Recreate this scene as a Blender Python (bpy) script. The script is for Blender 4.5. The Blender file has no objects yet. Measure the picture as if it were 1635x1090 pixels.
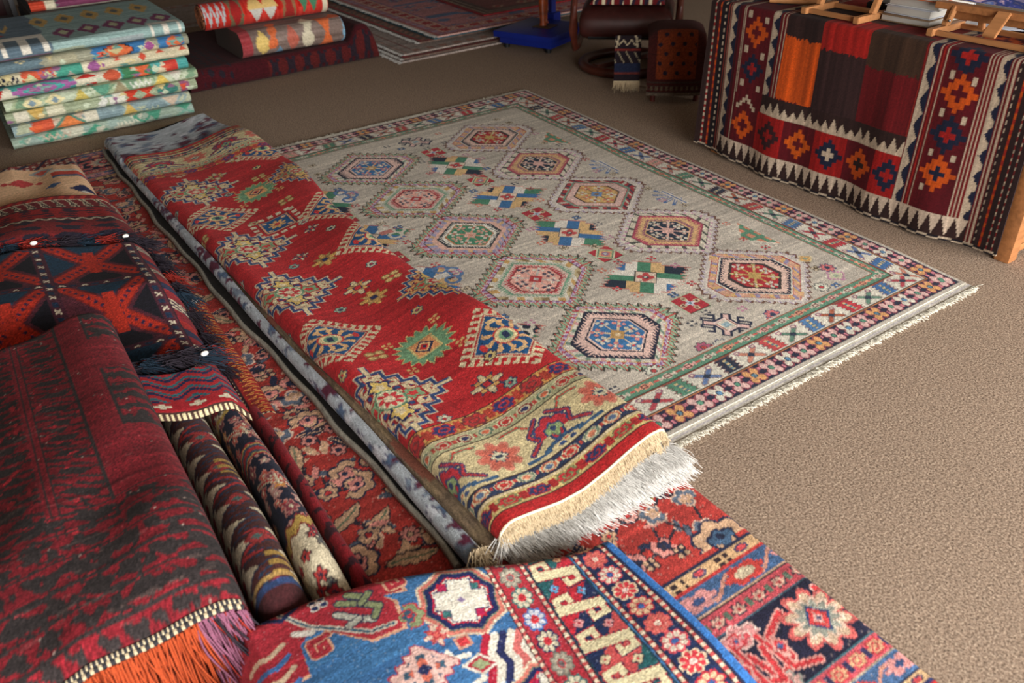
import bpy, bmesh, math, random
import numpy as np
from mathutils import Vector, Matrix
# Floor plan axes used below: x runs across the large grey carpet, t runs along it towards the viewer (world y = -t), z is up. Metres.
RS = np.random.RandomState(11)
random.seed(5)
SC = bpy.context.scene
COL = SC.collection

def lin(c):
    c = np.clip(np.asarray(c, float) / 255.0, 0, 1)
    return np.where(c <= .04045, c / 12.92, ((c + .055) / 1.055) ** 2.4)

# ------------------------------------------------------------------ materials
def new_mat(name):
    m = bpy.data.materials.new(name); m.use_nodes = True
    nt = m.node_tree; b = nt.nodes['Principled BSDF']
    return m, nt, b

def wool(name, rough=.95, scale=(260, 260, 260), amt=.35, bump=.5, dist=.003, sheen=.03):
    """knotted wool: colour from the knots stored on the mesh, broken up by a fine fibre noise"""
    m, nt, b = new_mat(name); N, L = nt.nodes, nt.links
    at = N.new('ShaderNodeAttribute'); at.attribute_name = 'knots'
    tc = N.new('ShaderNodeTexCoord'); mp = N.new('ShaderNodeMapping'); mp.inputs['Scale'].default_value = scale
    L.new(tc.outputs['Object'], mp.inputs['Vector'])
    no = N.new('ShaderNodeTexNoise'); no.inputs['Scale'].default_value = 1.0; no.inputs['Detail'].default_value = 3
    L.new(mp.outputs[0], no.inputs['Vector'])
    mr = N.new('ShaderNodeMapRange'); mr.inputs['From Min'].default_value = .3; mr.inputs['From Max'].default_value = .7
    mr.inputs['To Min'].default_value = 1 - amt; mr.inputs['To Max'].default_value = 1 + amt
    L.new(no.outputs['Fac'], mr.inputs['Value'])
    mx = N.new('ShaderNodeVectorMath'); mx.operation = 'MULTIPLY'
    L.new(at.outputs['Color'], mx.inputs[0]); L.new(mr.outputs[0], mx.inputs[1])
    L.new(mx.outputs[0], b.inputs['Base Color'])
    bp = N.new('ShaderNodeBump'); bp.inputs['Strength'].default_value = bump; bp.inputs['Distance'].default_value = dist
    L.new(no.outputs['Fac'], bp.inputs['Height']); L.new(bp.outputs[0], b.inputs['Normal'])
    b.inputs['Roughness'].default_value = rough
    b.inputs['Sheen Weight'].default_value = sheen; b.inputs['Sheen Roughness'].default_value = .6
    b.inputs['Specular IOR Level'].default_value = .15
    return m

def plain(name, col, rough=.6, var=.15, scale=(30, 30, 30), bump=0., metal=0., spec=.4, coat=0.):
    m, nt, b = new_mat(name); N, L = nt.nodes, nt.links
    tc = N.new('ShaderNodeTexCoord'); mp = N.new('ShaderNodeMapping'); mp.inputs['Scale'].default_value = scale
    L.new(tc.outputs['Object'], mp.inputs['Vector'])
    no = N.new('ShaderNodeTexNoise'); no.inputs['Scale'].default_value = 1; no.inputs['Detail'].default_value = 4
    L.new(mp.outputs[0], no.inputs['Vector'])
    rp = N.new('ShaderNodeValToRGB'); c = lin(col)
    rp.color_ramp.elements[0].position = .3; rp.color_ramp.elements[1].position = .7
    rp.color_ramp.elements[0].color = (*np.clip(c * (1 - var), 0, 1), 1); rp.color_ramp.elements[1].color = (*np.clip(c * (1 + var), 0, 1), 1)
    L.new(no.outputs['Fac'], rp.inputs['Fac']); L.new(rp.outputs[0], b.inputs['Base Color'])
    b.inputs['Roughness'].default_value = rough; b.inputs['Metallic'].default_value = metal
    b.inputs['Specular IOR Level'].default_value = spec; b.inputs['Coat Weight'].default_value = coat
    if bump:
        bp = N.new('ShaderNodeBump'); bp.inputs['Strength'].default_value = bump; bp.inputs['Distance'].default_value = .004
        L.new(no.outputs['Fac'], bp.inputs['Height']); L.new(bp.outputs[0], b.inputs['Normal'])
    return m

PILE = wool('wool_pile', amt=.28)
FLAT = wool('flatwoven_wool', scale=(60, 420, 420), amt=.22, bump=.35, dist=.002, sheen=.02)
OLDP = wool('worn_wool_pile', scale=(220, 420, 220), amt=.4, bump=.6)
SHINY = wool('clipped_wool_pile', scale=(180, 300, 300), amt=.3, rough=.75, sheen=.03)
M_CREAM = plain('cream_cotton_fringe', (190, 170, 138), .9, .18, (200, 200, 200))
M_PALE = plain('bleached_cotton_fringe', (206, 200, 184), .9, .15, (200, 200, 200))
M_WHITE = plain('white_cotton_fringe', (204, 201, 195), .9, .12, (200, 200, 200))
M_ORANGE = plain('orange_wool_yarn', (164, 66, 26), .9, .3, (300, 300, 300))
M_MAUVE = plain('mauve_wool_yarn', (128, 76, 98), .85, .3, (300, 300, 300))
M_DARKWOOL = plain('dark_tassel_wool', (38, 30, 40), .9, .4, (300, 300, 300))
M_TEALWOOL = plain('blue_black_tassel_wool', (22, 42, 58), .9, .4, (300, 300, 300))
M_REDWOOL = plain('brick_red_tassel_wool', (150, 40, 30), .9, .3, (300, 300, 300))
M_SHELL = plain('white_shell', (235, 232, 225), .35, .05)
M_BLUEBEAD = plain('blue_glass_bead', (30, 110, 190), .15, .05)
M_PINE = plain('pine_wood', (158, 104, 62), .5, .22, (4, 60, 60), .08)
M_PINE2 = plain('pale_beech_wood', (172, 118, 74), .45, .15, (60, 6, 60), .05)
M_LEATHER = plain('oxblood_leather', (56, 22, 20), .38, .25, (18, 18, 18), .15, spec=.5)
M_BENTWOOD = plain('red_brown_bentwood', (76, 34, 24), .35, .25, (6, 6, 40), .03, spec=.5)
M_BLUEPAINT = plain('cobalt_blue_enamel', (18, 38, 128), .35, .06, (10, 10, 10))
M_BLACK = plain('black_rubber', (18, 18, 19), .6, .2)
M_STEEL = plain('brushed_steel', (150, 152, 155), .35, .1, (200, 4, 4), 0, 1.)
M_PAPER = plain('white_paper', (222, 222, 220), .8, .04)
M_PAGES = plain('book_pages', (176, 172, 164), .85, .06, (4, 4, 300))
M_DARKFURN = plain('dark_stained_wood', (44, 28, 22), .5, .3, (5, 50, 50), .05)
M_GREYWOOD = plain('grey_painted_wood', (92, 92, 96), .55, .15, (5, 40, 40), .05)

# ------------------------------------------------------------------ mesh building
def W3(P):
    Q = np.array(P, float); Q[..., 1] *= -1
    return Q

def link(name, me, mat, parent=None):
    o = bpy.data.objects.new(name, me); COL.objects.link(o)
    if mat is not None and not me.materials: me.materials.append(mat)
    if parent is not None: o.parent = parent
    return o

def tag(o, label=None, cat=None, group=None, kind=None):
    if label: o['label'] = label
    if cat: o['category'] = cat
    if group: o['group'] = group
    if kind: o['kind'] = kind
    return o

def mesh_np(name, V, Q, C=None, mat=None, parent=None, T=None, smooth=True):
    """V (n,3) in x,t,z; Q (m,4) quads; T (k,3) triangles; C (n,3) sRGB 0..255"""
    V = W3(V)
    Q = np.asarray(Q, np.int64).reshape(-1, 4)[:, ::-1]
    T = np.zeros((0, 3), np.int64) if T is None else np.asarray(T, np.int64).reshape(-1, 3)[:, ::-1]
    me = bpy.data.meshes.new(name)
    nq, nt = len(Q), len(T)
    me.vertices.add(len(V)); me.vertices.foreach_set('co', V.astype(np.float32).ravel())
    me.loops.add(nq * 4 + nt * 3)
    me.loops.foreach_set('vertex_index', np.concatenate([Q.ravel(), T.ravel()]).astype(np.int32))
    me.polygons.add(nq + nt)
    st = np.concatenate([np.arange(nq) * 4, nq * 4 + np.arange(nt) * 3]).astype(np.int32)
    me.polygons.foreach_set('loop_start', st)
    me.polygons.foreach_set('loop_total', np.concatenate([np.full(nq, 4), np.full(nt, 3)]).astype(np.int32))
    me.polygons.foreach_set('use_smooth', np.full(nq + nt, smooth))
    me.update(calc_edges=True)
    if C is not None:
        a = me.color_attributes.new('knots', 'FLOAT_COLOR', 'POINT')
        cc = np.ones((len(V), 4), np.float32); cc[:, :3] = lin(C)
        a.data.foreach_set('color', cc.ravel())
    return link(name, me, mat, parent)

def gridq(n, m, base=0, wrap=False):
    i = np.arange(n - 1)[:, None]; k = m if wrap else m - 1
    j = np.arange(k)[None, :]; j2 = (j + 1) % m
    return np.stack([base + i * m + j, base + i * m + j2, base + (i + 1) * m + j2, base + (i + 1) * m + j], -1).reshape(-1, 4)

def normals(P):
    du = np.gradient(P, axis=1); dv = np.gradient(P, axis=0)
    n = np.cross(dv, du); n /= np.linalg.norm(n, axis=-1, keepdims=True) + 1e-12
    return n

def sheet(name, P, C, th, mat, parent=None, back=(120, 100, 90), edge=None, k=10, flip=False):
    """a cloth of real thickness: fine upper face, rim, coarser underside. P (n,m,3) (rows along t, columns along x)"""
    n, m = P.shape[:2]
    N = -normals(P)
    if flip: N = -N
    B = P - N * th
    V = [P.reshape(-1, 3)]; CC = [C.reshape(-1, 3)]; Q = [gridq(n, m)]
    b = n * m
    ring = np.concatenate([np.arange(m), np.arange(1, n) * m + m - 1, (n - 1) * m + np.arange(m - 2, -1, -1), np.arange(n - 2, 0, -1) * m])
    tr, br = P.reshape(-1, 3)[ring], B.reshape(-1, 3)[ring]
    rc = C.reshape(-1, 3)[ring] if edge is None else np.broadcast_to(np.asarray(edge, float), (len(ring), 3))
    nr = len(ring)
    V += [tr, br]; CC += [rc, rc]
    j = np.arange(nr); j2 = (j + 1) % nr
    Q.append(np.stack([b + j2, b + j, b + nr + j, b + nr + j2], -1)); b += 2 * nr
    ii = np.unique(np.append(np.arange(0, n, k), n - 1)); jj = np.unique(np.append(np.arange(0, m, k), m - 1))
    U = B[ii][:, jj]
    V.append(U.reshape(-1, 3)); CC.append(np.broadcast_to(np.asarray(back, float), (U.shape[0] * U.shape[1], 3)))
    Q.append(gridq(len(ii), len(jj), b)[:, ::-1])
    Q = np.concatenate(Q)
    if flip: Q = Q[:, ::-1]
    return mesh_np(name, np.concatenate(V), Q, np.concatenate(CC), mat, parent)

def lump(name, P, C, mat, parent=None, zb=0., back=(70, 50, 45), edge=None, inset=0., k=10):
    """a stuffed or folded body: fine upper face P and sides going down to height zb"""
    n, m = P.shape[:2]
    V = [P.reshape(-1, 3)]; CC = [C.reshape(-1, 3)]; Q = [gridq(n, m)]
    b = n * m
    ring = np.concatenate([np.arange(m), np.arange(1, n) * m + m - 1, (n - 1) * m + np.arange(m - 2, -1, -1), np.arange(n - 2, 0, -1) * m])
    tr = P.reshape(-1, 3)[ring]; br = tr.copy(); br[:, 2] = np.minimum(zb(tr) if callable(zb) else zb, tr[:, 2] - .001)
    if inset:
        c = tr.mean(0); br[:, :2] += (c[:2] - br[:, :2]) * inset
    rc = C.reshape(-1, 3)[ring] if edge is None else np.broadcast_to(np.asarray(edge, float), (len(ring), 3))
    nr = len(ring); V += [tr, br]; CC += [rc, rc]
    j = np.arange(nr); j2 = (j + 1) % nr
    Q.append(np.stack([b + j2, b + j, b + nr + j, b + nr + j2], -1)); b += 2 * nr
    V.append(br.mean(0)[None]); CC.append(np.asarray(back, float)[None])
    T = np.stack([b - nr + j2, b - nr + j, np.full(nr, b)], -1)
    return mesh_np(name, np.concatenate(V), np.concatenate(Q), np.concatenate(CC), mat, parent, T)

def bundle(name, prof, C, capc, mat, parent=None):
    """a folded body: closed cross-sections prof (n,m,3), colours C (n,m,3), end caps in colour capc"""
    n, m = prof.shape[:2]
    V = [prof.reshape(-1, 3)]; CC = [C.reshape(-1, 3)]; Q = [gridq(n, m, 0, True)]
    b = n * m; T = []
    for e, fl in ((0, 0), (n - 1, 1)):
        ring = prof[e]; V += [ring, ring.mean(0)[None]]
        CC += [np.broadcast_to(np.asarray(capc, float), (m + 1, 3))]
        j = np.arange(m); j2 = (j + 1) % m
        t = np.stack([b + j, b + j2, np.full(m, b + m)], -1)
        T.append(t[:, ::-1] if not fl else t); b += m + 1
    return mesh_np(name, np.concatenate(V), np.concatenate(Q), np.concatenate(CC), mat, parent, np.concatenate(T))

def fringe(name, base, d, L, rad, mat, parent, jit=.25, sag=0., zmin=None, seg=4, Lj=.25, curl=0., C=None):
    """loose yarn ends: base (n,3) roots, d direction(s), L length"""
    n = len(base); d = np.broadcast_to(np.asarray(d, float), (n, 3)).copy()
    d += RS.randn(n, 3) * jit * np.array([1, 1, .5]); d /= np.linalg.norm(d, axis=1, keepdims=True)
    Ls = L * (1 + Lj * RS.randn(n))[:, None, None]
    s = np.linspace(0, 1, seg)[None, :, None]
    path = base[:, None, :] + d[:, None, :] * s * Ls
    path[..., 2] -= (sag * s[..., 0] ** 2)
    if curl:
        ph = RS.rand(n, 1) * 6.28; am = curl * RS.randn(n, 1)
        path[..., 0] += am * np.sin(s[..., 0] * 4 + ph) - am * np.sin(ph); path[..., 1] += am * np.cos(s[..., 0] * 3 + ph) - am * np.cos(ph)
    if zmin is not None:
        path[..., 2] = np.maximum(path[..., 2], zmin + RS.rand(n, 1) * .004)
    sd = np.cross(d, np.array([.3, .2, 1.])); sd /= np.linalg.norm(sd, axis=1, keepdims=True) + 1e-9
    up = np.cross(d, sd)
    r = rad * (1 - .35 * s)
    a = np.array([0, 2.09, 4.19])
    V = path[:, :, None, :] + r[..., None] * (sd[:, None, None, :] * np.cos(a)[None, None, :, None] + up[:, None, None, :] * np.sin(a)[None, None, :, None])
    V = V.reshape(-1, 3); q = []
    i = np.arange(seg - 1)[:, None] * 3; j = np.arange(3)[None]; j2 = (j + 1) % 3
    one = np.stack([i + j, i + j2, i + 3 + j2, i + 3 + j], -1).reshape(-1, 4)
    Q = (np.arange(n)[:, None, None] * seg * 3 + one[None]).reshape(-1, 4)
    o3 = np.arange(n) * seg * 3 + (seg - 1) * 3
    T = np.stack([o3, o3 + 1, o3 + 2], -1)
    if C is not None: C = np.repeat(C, seg * 3, axis=0)
    return mesh_np(name, V, Q, C, mat, parent, T)

# bmesh helpers for furniture (coordinates in x,t,z)
class MB:
    def __init__(s): s.bm = bmesh.new()
    def box(s, x0, x1, t0, t1, z0, z1, rot=0, bev=0.0):
        c = Vector(((x0 + x1) / 2, -(t0 + t1) / 2, (z0 + z1) / 2))
        r = bmesh.ops.create_cube(s.bm, size=1, matrix=Matrix.Translation(c) @ Matrix.Rotation(rot, 4, 'Z') @ Matrix.Diagonal((abs(x1 - x0), abs(t1 - t0), abs(z1 - z0), 1)))
        if bev:
            es = list({e for v in r['verts'] for e in v.link_edges})
            bmesh.ops.bevel(s.bm, geom=es, offset=bev, segments=2, affect='EDGES', profile=.6)
        return s
    def bar(s, p, q, w, h, up=(0, 0, 1), bev=.002):
        p = Vector((p[0], -p[1], p[2])); q = Vector((q[0], -q[1], q[2])); d = (q - p); Ln = d.length; d.normalize()
        u = Vector(up); sd = d.cross(u)
        if sd.length < 1e-4: sd = d.cross(Vector((1, 0, 0)))
        sd.normalize(); u = sd.cross(d)
        M = Matrix((( d.x, sd.x, u.x, 0), (d.y, sd.y, u.y, 0), (d.z, sd.z, u.z, 0), (0, 0, 0, 1)))
        r = bmesh.ops.create_cube(s.bm, size=1, matrix=Matrix.Translation((p + q) / 2) @ M @ Matrix.Diagonal((Ln, w, h, 1)))
        if bev:
            bmesh.ops.bevel(s.bm, geom=list({e for v in r['verts'] for e in v.link_edges}), offset=bev, segments=2, affect='EDGES')
        return s
    def tube(s, pts, rad, n=12, closed=False, flat=1.0):
        pts = [Vector((p[0], -p[1], p[2])) for p in pts]; rings = []; N = len(pts)
        prev = None
        for i, p in enumerate(pts):
            a = pts[(i - 1) % N] if (closed or i) else p; b = pts[(i + 1) % N] if (closed or i < N - 1) else p
            d = (b - a).normalized(); u = Vector((0, 0, 1)) if abs(d.z) < .95 else Vector((1, 0, 0))
            sd = d.cross(u).normalized(); u = sd.cross(d)
            if prev is not None and sd.dot(prev) < 0: sd, u = -sd, -u
            prev = sd
            r = rad[i] if hasattr(rad, '__len__') else rad
            rings.append([s.bm.verts.new(p + sd * r * math.cos(k * 2 * math.pi / n) + u * r * flat * math.sin(k * 2 * math.pi / n)) for k in range(n)])
        for i in range(N if closed else N - 1):
            A, B = rings[i], rings[(i + 1) % N]
            for k in range(n): s.bm.faces.new((A[k], A[(k + 1) % n], B[(k + 1) % n], B[k]))
        if not closed:
            s.bm.faces.new(rings[0][::-1]); s.bm.faces.new(rings[-1])
        return s
    def ball(s, c, r, sx=1, sy=1, sz=1):
        bmesh.ops.create_uvsphere(s.bm, u_segments=16, v_segments=10, radius=r, matrix=Matrix.Translation((c[0], -c[1], c[2])) @ Matrix.Diagonal((sx, sy, sz, 1)))
        return s
    def build(s, name, mat, parent=None, smooth=True):
        bmesh.ops.recalc_face_normals(s.bm, faces=s.bm.faces[:])
        me = bpy.data.meshes.new(name); s.bm.to_mesh(me); s.bm.free()
        if smooth:
            for p in me.polygons: p.use_smooth = True
            try: me.set_sharp_from_angle(angle=math.radians(35))
            except Exception: pass
        return link(name, me, mat, parent)

def empty(name, x, t, z=0):
    o = bpy.data.objects.new(name, None); COL.objects.link(o); o.location = (0, 0, 0)
    o.empty_display_size = .1
    return o

# ------------------------------------------------------------------ drawing knots
def noise1(n, cell, seed=0):
    r = np.random.RandomState(seed); k = max(2, int(n / cell) + 3)
    v = r.randn(k); x = np.arange(n) / max(cell, 1e-6); i = x.astype(int); f = x - i; f = f * f * (3 - 2 * f)
    return v[np.clip(i, 0, k - 1)] * (1 - f) + v[np.clip(i + 1, 0, k - 1)] * f
def noise2(n, m, cn, cm, seed=0):
    r = np.random.RandomState(seed); a, b = int(n / cn) + 3, int(m / cm) + 3
    v = r.randn(a, b); y = np.arange(n) / cn; x = np.arange(m) / cm
    i = y.astype(int); j = x.astype(int); fy = (y - i)[:, None]; fx = (x - j)[None]
    fy = fy * fy * (3 - 2 * fy); fx = fx * fx * (3 - 2 * fx)
    g = lambda p, q: v[np.ix_(p, q)]
    return (g(i, j) * (1 - fy) + g(i + 1, j) * fy) * (1 - fx) + (g(i, j + 1) * (1 - fy) + g(i + 1, j + 1) * fy) * fx

class Cv:
    """a sheet of knots covering x0..x1 by t0..t1 with step res; A holds sRGB colours"""
    def __init__(s, x0, x1, t0, t1, res, ground):
        s.x0, s.t0, s.res = x0, t0, res
        s.m = int(round((x1 - x0) / res)) + 1; s.n = int(round((t1 - t0) / res)) + 1
        s.xs = x0 + np.arange(s.m) * (x1 - x0) / (s.m - 1); s.ts = t0 + np.arange(s.n) * (t1 - t0) / (s.n - 1)
        s.X, s.T = np.meshgrid(s.xs, s.ts)
        s.A = np.empty((s.n, s.m, 3)); s.A[:] = ground
    def win(s, cx, cy, r, r2=None):
        r2 = r if r2 is None else r2
        i0 = max(0, int((cy - r2 - s.t0) / s.res)); i1 = min(s.n, int((cy + r2 - s.t0) / s.res) + 2)
        j0 = max(0, int((cx - r - s.x0) / s.res)); j1 = min(s.m, int((cx + r - s.x0) / s.res) + 2)
        if i0 >= i1 or j0 >= j1: return None
        return slice(i0, i1), slice(j0, j1)
    def M(s, cx, cy, hw, hh, fn, *a, rot=0., **k):
        rr = math.hypot(hw, hh) * 1.25 if rot % 90 else max(hw, hh) * 1.3
        w = s.win(cx, cy, rr)
        if w is None: return
        dx = s.X[w] - cx; dy = s.T[w] - cy
        if rot:
            c, sn = math.cos(math.radians(rot)), math.sin(math.radians(rot))
            dx, dy = dx * c + dy * sn, -dx * sn + dy * c
        fn(s.A[w], dx / hw, dy / hh, *a, **k)
    def put(s, m, c): s.A[m] = c
    def rect(s, x0, x1, t0, t1, c): s.A[(s.X >= x0) & (s.X < x1) & (s.T >= t0) & (s.T < t1)] = c
    def poly(s, pts, c):
        p = np.asarray(pts, float); w = s.win(p[:, 0].mean(), p[:, 1].mean(), np.ptp(p[:, 0]) + .01, np.ptp(p[:, 1]) + .01)
        if w is None: return
        s.A[w][inpoly(s.X[w], s.T[w], p)] = c
    def line(s, pts, wd, c, dash=None):
        for (a, b) in zip(pts[:-1], pts[1:]):
            a = np.asarray(a, float); b = np.asarray(b, float); mid = (a + b) / 2
            w = s.win(mid[0], mid[1], abs(a - b)[0] / 2 + wd, abs(a - b)[1] / 2 + wd)
            if w is None: continue
            dx = s.X[w] - a[0]; dy = s.T[w] - a[1]; d = b - a; L2 = d @ d + 1e-12
            f = np.clip((dx * d[0] + dy * d[1]) / L2, 0, 1)
            m = np.hypot(dx - f * d[0], dy - f * d[1]) < wd / 2
            if dash: m &= ((f * math.sqrt(L2) / dash) % 1) < .6
            s.A[w][m] = c
    def band(s, mask, fn, p, q, pitch, *a, **k):
        """repeat a motif along a border strip: p runs along it, q across it (-1..1)"""
        if not mask.any(): return
        sub = s.A[mask]; pp = p[mask] / pitch; idx = np.floor(pp).astype(int)
        fn(sub, (pp - idx - .5) * 2, q[mask], idx, *a, **k); s.A[mask] = sub
    def age(s, knot=.07, streak=.06, seed=1, along='x', cell=3):
        n, m = s.n, s.m
        s.A *= 1 + knot * RS.randn(n, m, 1)
        st = noise2(n, m, cell, 60, seed) if along == 'x' else noise2(n, m, 60, cell, seed)
        s.A *= 1 + streak * st[..., None]
        s.A[:] = np.clip(s.A, 3, 250)

def inpoly(X, Y, p):
    m = np.zeros(X.shape, bool); n = len(p); j = n - 1
    for i in range(n):
        xi, yi, xj, yj = p[i][0], p[i][1], p[j][0], p[j][1]
        c = ((yi > Y) != (yj > Y)) & (X < (xj - xi) * (Y - yi) / (yj - yi + 1e-12) + xi)
        m ^= c; j = i
    return m

def saw(x): return np.abs((x % 1) - .5) * 2
def pick(idx, cols): return np.asarray(cols, float)[np.mod(idx, len(cols))]
def putm(C, m, c):
    """c: one colour or an array of colours like C"""
    c = np.asarray(c, float)
    if c.ndim == 1: C[m] = c
    else: C[m] = c[m]

# motifs: C colours (...,3), u v local coordinates in -1..1
def f_flower(C, u, v, pet, ctr, out, n=8):
    r = np.hypot(u, v); th = np.arctan2(v, u); rr = .55 + .33 * np.abs(np.cos(th * n / 2))
    C[r < rr + .17] = out; C[r < rr] = pet; C[r < .36] = out; C[r < .25] = ctr
def f_x4(C, u, v, pet, ctr, out=None):
    d = np.minimum(np.hypot(np.abs(u) - .55, np.abs(v) - .55), 9)
    if out is not None: C[d < .55] = out
    C[d < .38] = pet; C[(np.abs(u) < .22) & (np.abs(v) < .22)] = ctr
def f_plus4(C, u, v, pet, ctr, out=None):
    d = np.minimum(np.hypot(np.abs(u) - .6, v), np.hypot(u, np.abs(v) - .6))
    if out is not None: C[d < .55] = out
    C[d < .38] = pet; C[(np.abs(u) + np.abs(v)) < .3] = ctr
def f_sq(C, u, v, c, out=None):
    a = np.maximum(np.abs(u), np.abs(v))
    if out is not None: C[a < 1] = out; C[a < .65] = c
    else: C[a < 1] = c
def f_dia(C, u, v, *cols):
    a = np.abs(u) + np.abs(v)
    for i, c in enumerate(cols): C[a < 1 - i / len(cols)] = c
def f_step(C, u, v, cols, n=5):
    """stepped diamond, bands from the outside in"""
    q = lambda w: (np.floor(np.abs(w) * n) + .5) / n
    a = q(u) + q(v)
    for lim, c in cols: C[a < lim] = c
def f_snow(C, u, v, c1, c2, out, ctr):
    r = np.hypot(u, v); th = np.arctan2(v, u)
    rr = np.maximum(.26 + .66 * np.abs(np.cos(2 * th)) ** 3, .22 + .55 * np.abs(np.sin(2 * th)) ** 4) * (.86 + .2 * saw(r * 3.4))
    C[r < rr + .1] = out; C[(r < rr)] = c1; C[(r < rr) & (np.abs(np.abs(u) - np.abs(v)) < .3)] = c2
    C[np.maximum(np.abs(u), np.abs(v)) < .28] = out; C[np.maximum(np.abs(u), np.abs(v)) < .2] = ctr
def f_palm(C, u, v, pet, inner, out):
    """palmette opening towards -v"""
    th = np.arctan2(u, -(v - .6)); r = np.hypot(u, v - .6) / 1.5
    rr = np.where(np.abs(th) < 1.5, .72 + .2 * np.abs(np.cos(th * 3.5)), .3)
    C[r < rr + .1] = out; C[r < rr] = pet; C[r < rr * .62] = out; C[r < rr * .52] = inner; C[(np.hypot(u, v - .25) < .2)] = out
def f_leaf(C, u, v, c, out, vein=None):
    """pointed leaf along u with toothed upper edge"""
    w = (1 - u * u) * (.55 + .18 * saw(u * 2.5)); cc = .35 * np.sin(u * 2)
    C[np.abs(v - cc) < w + .12] = out; C[np.abs(v - cc) < w] = c
    if vein is not None: C[(np.abs(v - cc) < .09) & (np.abs(u) < .8)] = vein
def f_spiky(C, u, v, c, out, ctr, n=14):
    r = np.hypot(u, v); th = np.arctan2(v, u); rr = .68 + .26 * saw(th * n / (2 * np.pi))
    C[r < rr + .06] = out; C[r < rr] = c
    a = np.maximum(np.abs(u), np.abs(v)); C[a < .42] = out; C[a < .36] = ctr
# ------------------------------------------------------------------ floor covering and room
def carpet_mat():
    m, nt, b = new_mat('brown_fleck_carpet'); N, L = nt.nodes, nt.links
    tc = N.new('ShaderNodeTexCoord')
    n1 = N.new('ShaderNodeTexNoise'); n1.inputs['Scale'].default_value = 165; n1.inputs['Detail'].default_value = 4; n1.inputs['Roughness'].default_value = .75
    n2 = N.new('ShaderNodeTexVoronoi'); n2.inputs['Scale'].default_value = 190
    n3 = N.new('ShaderNodeTexNoise'); n3.inputs['Scale'].default_value = 1.1; n3.inputs['Detail'].default_value = 3
    for n in (n1, n2, n3): L.new(tc.outputs['Object'], n.inputs['Vector'])
    rp = N.new('ShaderNodeValToRGB'); e = rp.color_ramp.elements
    e[0].position = .37; e[0].color = (*lin((96, 80, 68)), 1); e[1].position = .65; e[1].color = (*lin((198, 178, 157)), 1)
    k = e.new(.5); k.color = (*lin((154, 133, 115)), 1)
    L.new(n1.outputs['Fac'], rp.inputs['Fac'])
    mx = N.new('ShaderNodeMix'); mx.data_type = 'RGBA'; mx.blend_type = 'OVERLAY'; mx.inputs['Factor'].default_value = .5
    L.new(rp.outputs[0], mx.inputs['A']); 
    r2 = N.new('ShaderNodeValToRGB'); r2.color_ramp.elements[0].color = (.3, .3, .3, 1); r2.color_ramp.elements[1].color = (.72, .7, .68, 1)
    L.new(n2.outputs['Color'], r2.inputs['Fac']); L.new(r2.outputs[0], mx.inputs['B'])
    m2 = N.new('ShaderNodeMix'); m2.data_type = 'RGBA'; m2.blend_type = 'MULTIPLY'; m2.inputs['Factor'].default_value = .35
    r3 = N.new('ShaderNodeValToRGB'); r3.color_ramp.elements[0].position = .35; r3.color_ramp.elements[0].color = (.82, .82, .82, 1); r3.color_ramp.elements[1].position = .65
    L.new(n3.outputs['Fac'], r3.inputs['Fac']); L.new(mx.outputs['Result'], m2.inputs['A']); L.new(r3.outputs[0], m2.inputs['B'])
    L.new(m2.outputs['Result'], b.inputs['Base Color'])
    bp = N.new('ShaderNodeBump'); bp.inputs['Strength'].default_value = .6; bp.inputs['Distance'].default_value = .004
    L.new(n1.outputs['Fac'], bp.inputs['Height']); L.new(bp.outputs[0], b.inputs['Normal'])
    b.inputs['Roughness'].default_value = .95; b.inputs['Specular IOR Level'].default_value = .1
    return m

WX0, WX1, WT0, WT1, WH = -6.2, 4.2, -6.0, 8.0, 2.9
M_WALL = plain('grey_beige_plaster', (120, 112, 102), .9, .05, (6, 6, 6))
fl = MB().box(WX0, WX1, WT0, WT1, -.06, 0).build('floor', carpet_mat(), None, False); tag(fl, 'brown fleck fitted carpet covering the shop floor', 'floor', kind='structure')
w = MB().box(WX0, WX1, WT0 - .1, WT0, 0, WH).build('wall_back', M_WALL, None, False); tag(w, 'shop wall behind the far rugs', 'wall', kind='structure')
w = MB().box(WX0 - .1, WX0, WT0, WT1, 0, WH).build('wall_left', M_WALL, None, False); tag(w, 'shop side wall beyond the kilim stacks', 'wall', kind='structure')
w = MB().box(WX1, WX1 + .1, WT0, WT1, 0, WH).build('wall_right', M_WALL, None, False); tag(w, 'shop side wall beyond the draped desk', 'wall', kind='structure')
w = MB().box(WX0, WX1, WT0, WT1, WH, WH + .1).build('ceiling', M_WALL, None, False); tag(w, 'plain shop ceiling', 'ceiling', kind='structure')
# shop front: a low wall, a lintel and piers around one wide window
GX0, GX1, GZ0, GZ1 = -4.6, 3.6, .45, 2.6
wf = MB().box(WX0, GX0, WT1, WT1 + .1, 0, WH).box(GX1, WX1, WT1, WT1 + .1, 0, WH).box(GX0, GX1, WT1, WT1 + .1, 0, GZ0).box(GX0, GX1, WT1, WT1 + .1, GZ1, WH).build('wall_front', M_WALL, None, False)
tag(wf, 'shop front wall around the display window', 'wall', kind='structure')
wn = MB()
for x in (GX0, -2.55, -.5, 1.55, GX1): wn.box(x - .03, x + .03, WT1 + .01, WT1 + .08, GZ0, GZ1)
wn.box(GX0, GX1, WT1 + .01, WT1 + .08, GZ0, GZ0 + .05).box(GX0, GX1, WT1 + .01, WT1 + .08, GZ1 - .05, GZ1)
wn = wn.build('window_1', M_GREYWOOD, None, False); tag(wn, 'wide shop display window frame', 'window', kind='structure')

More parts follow.
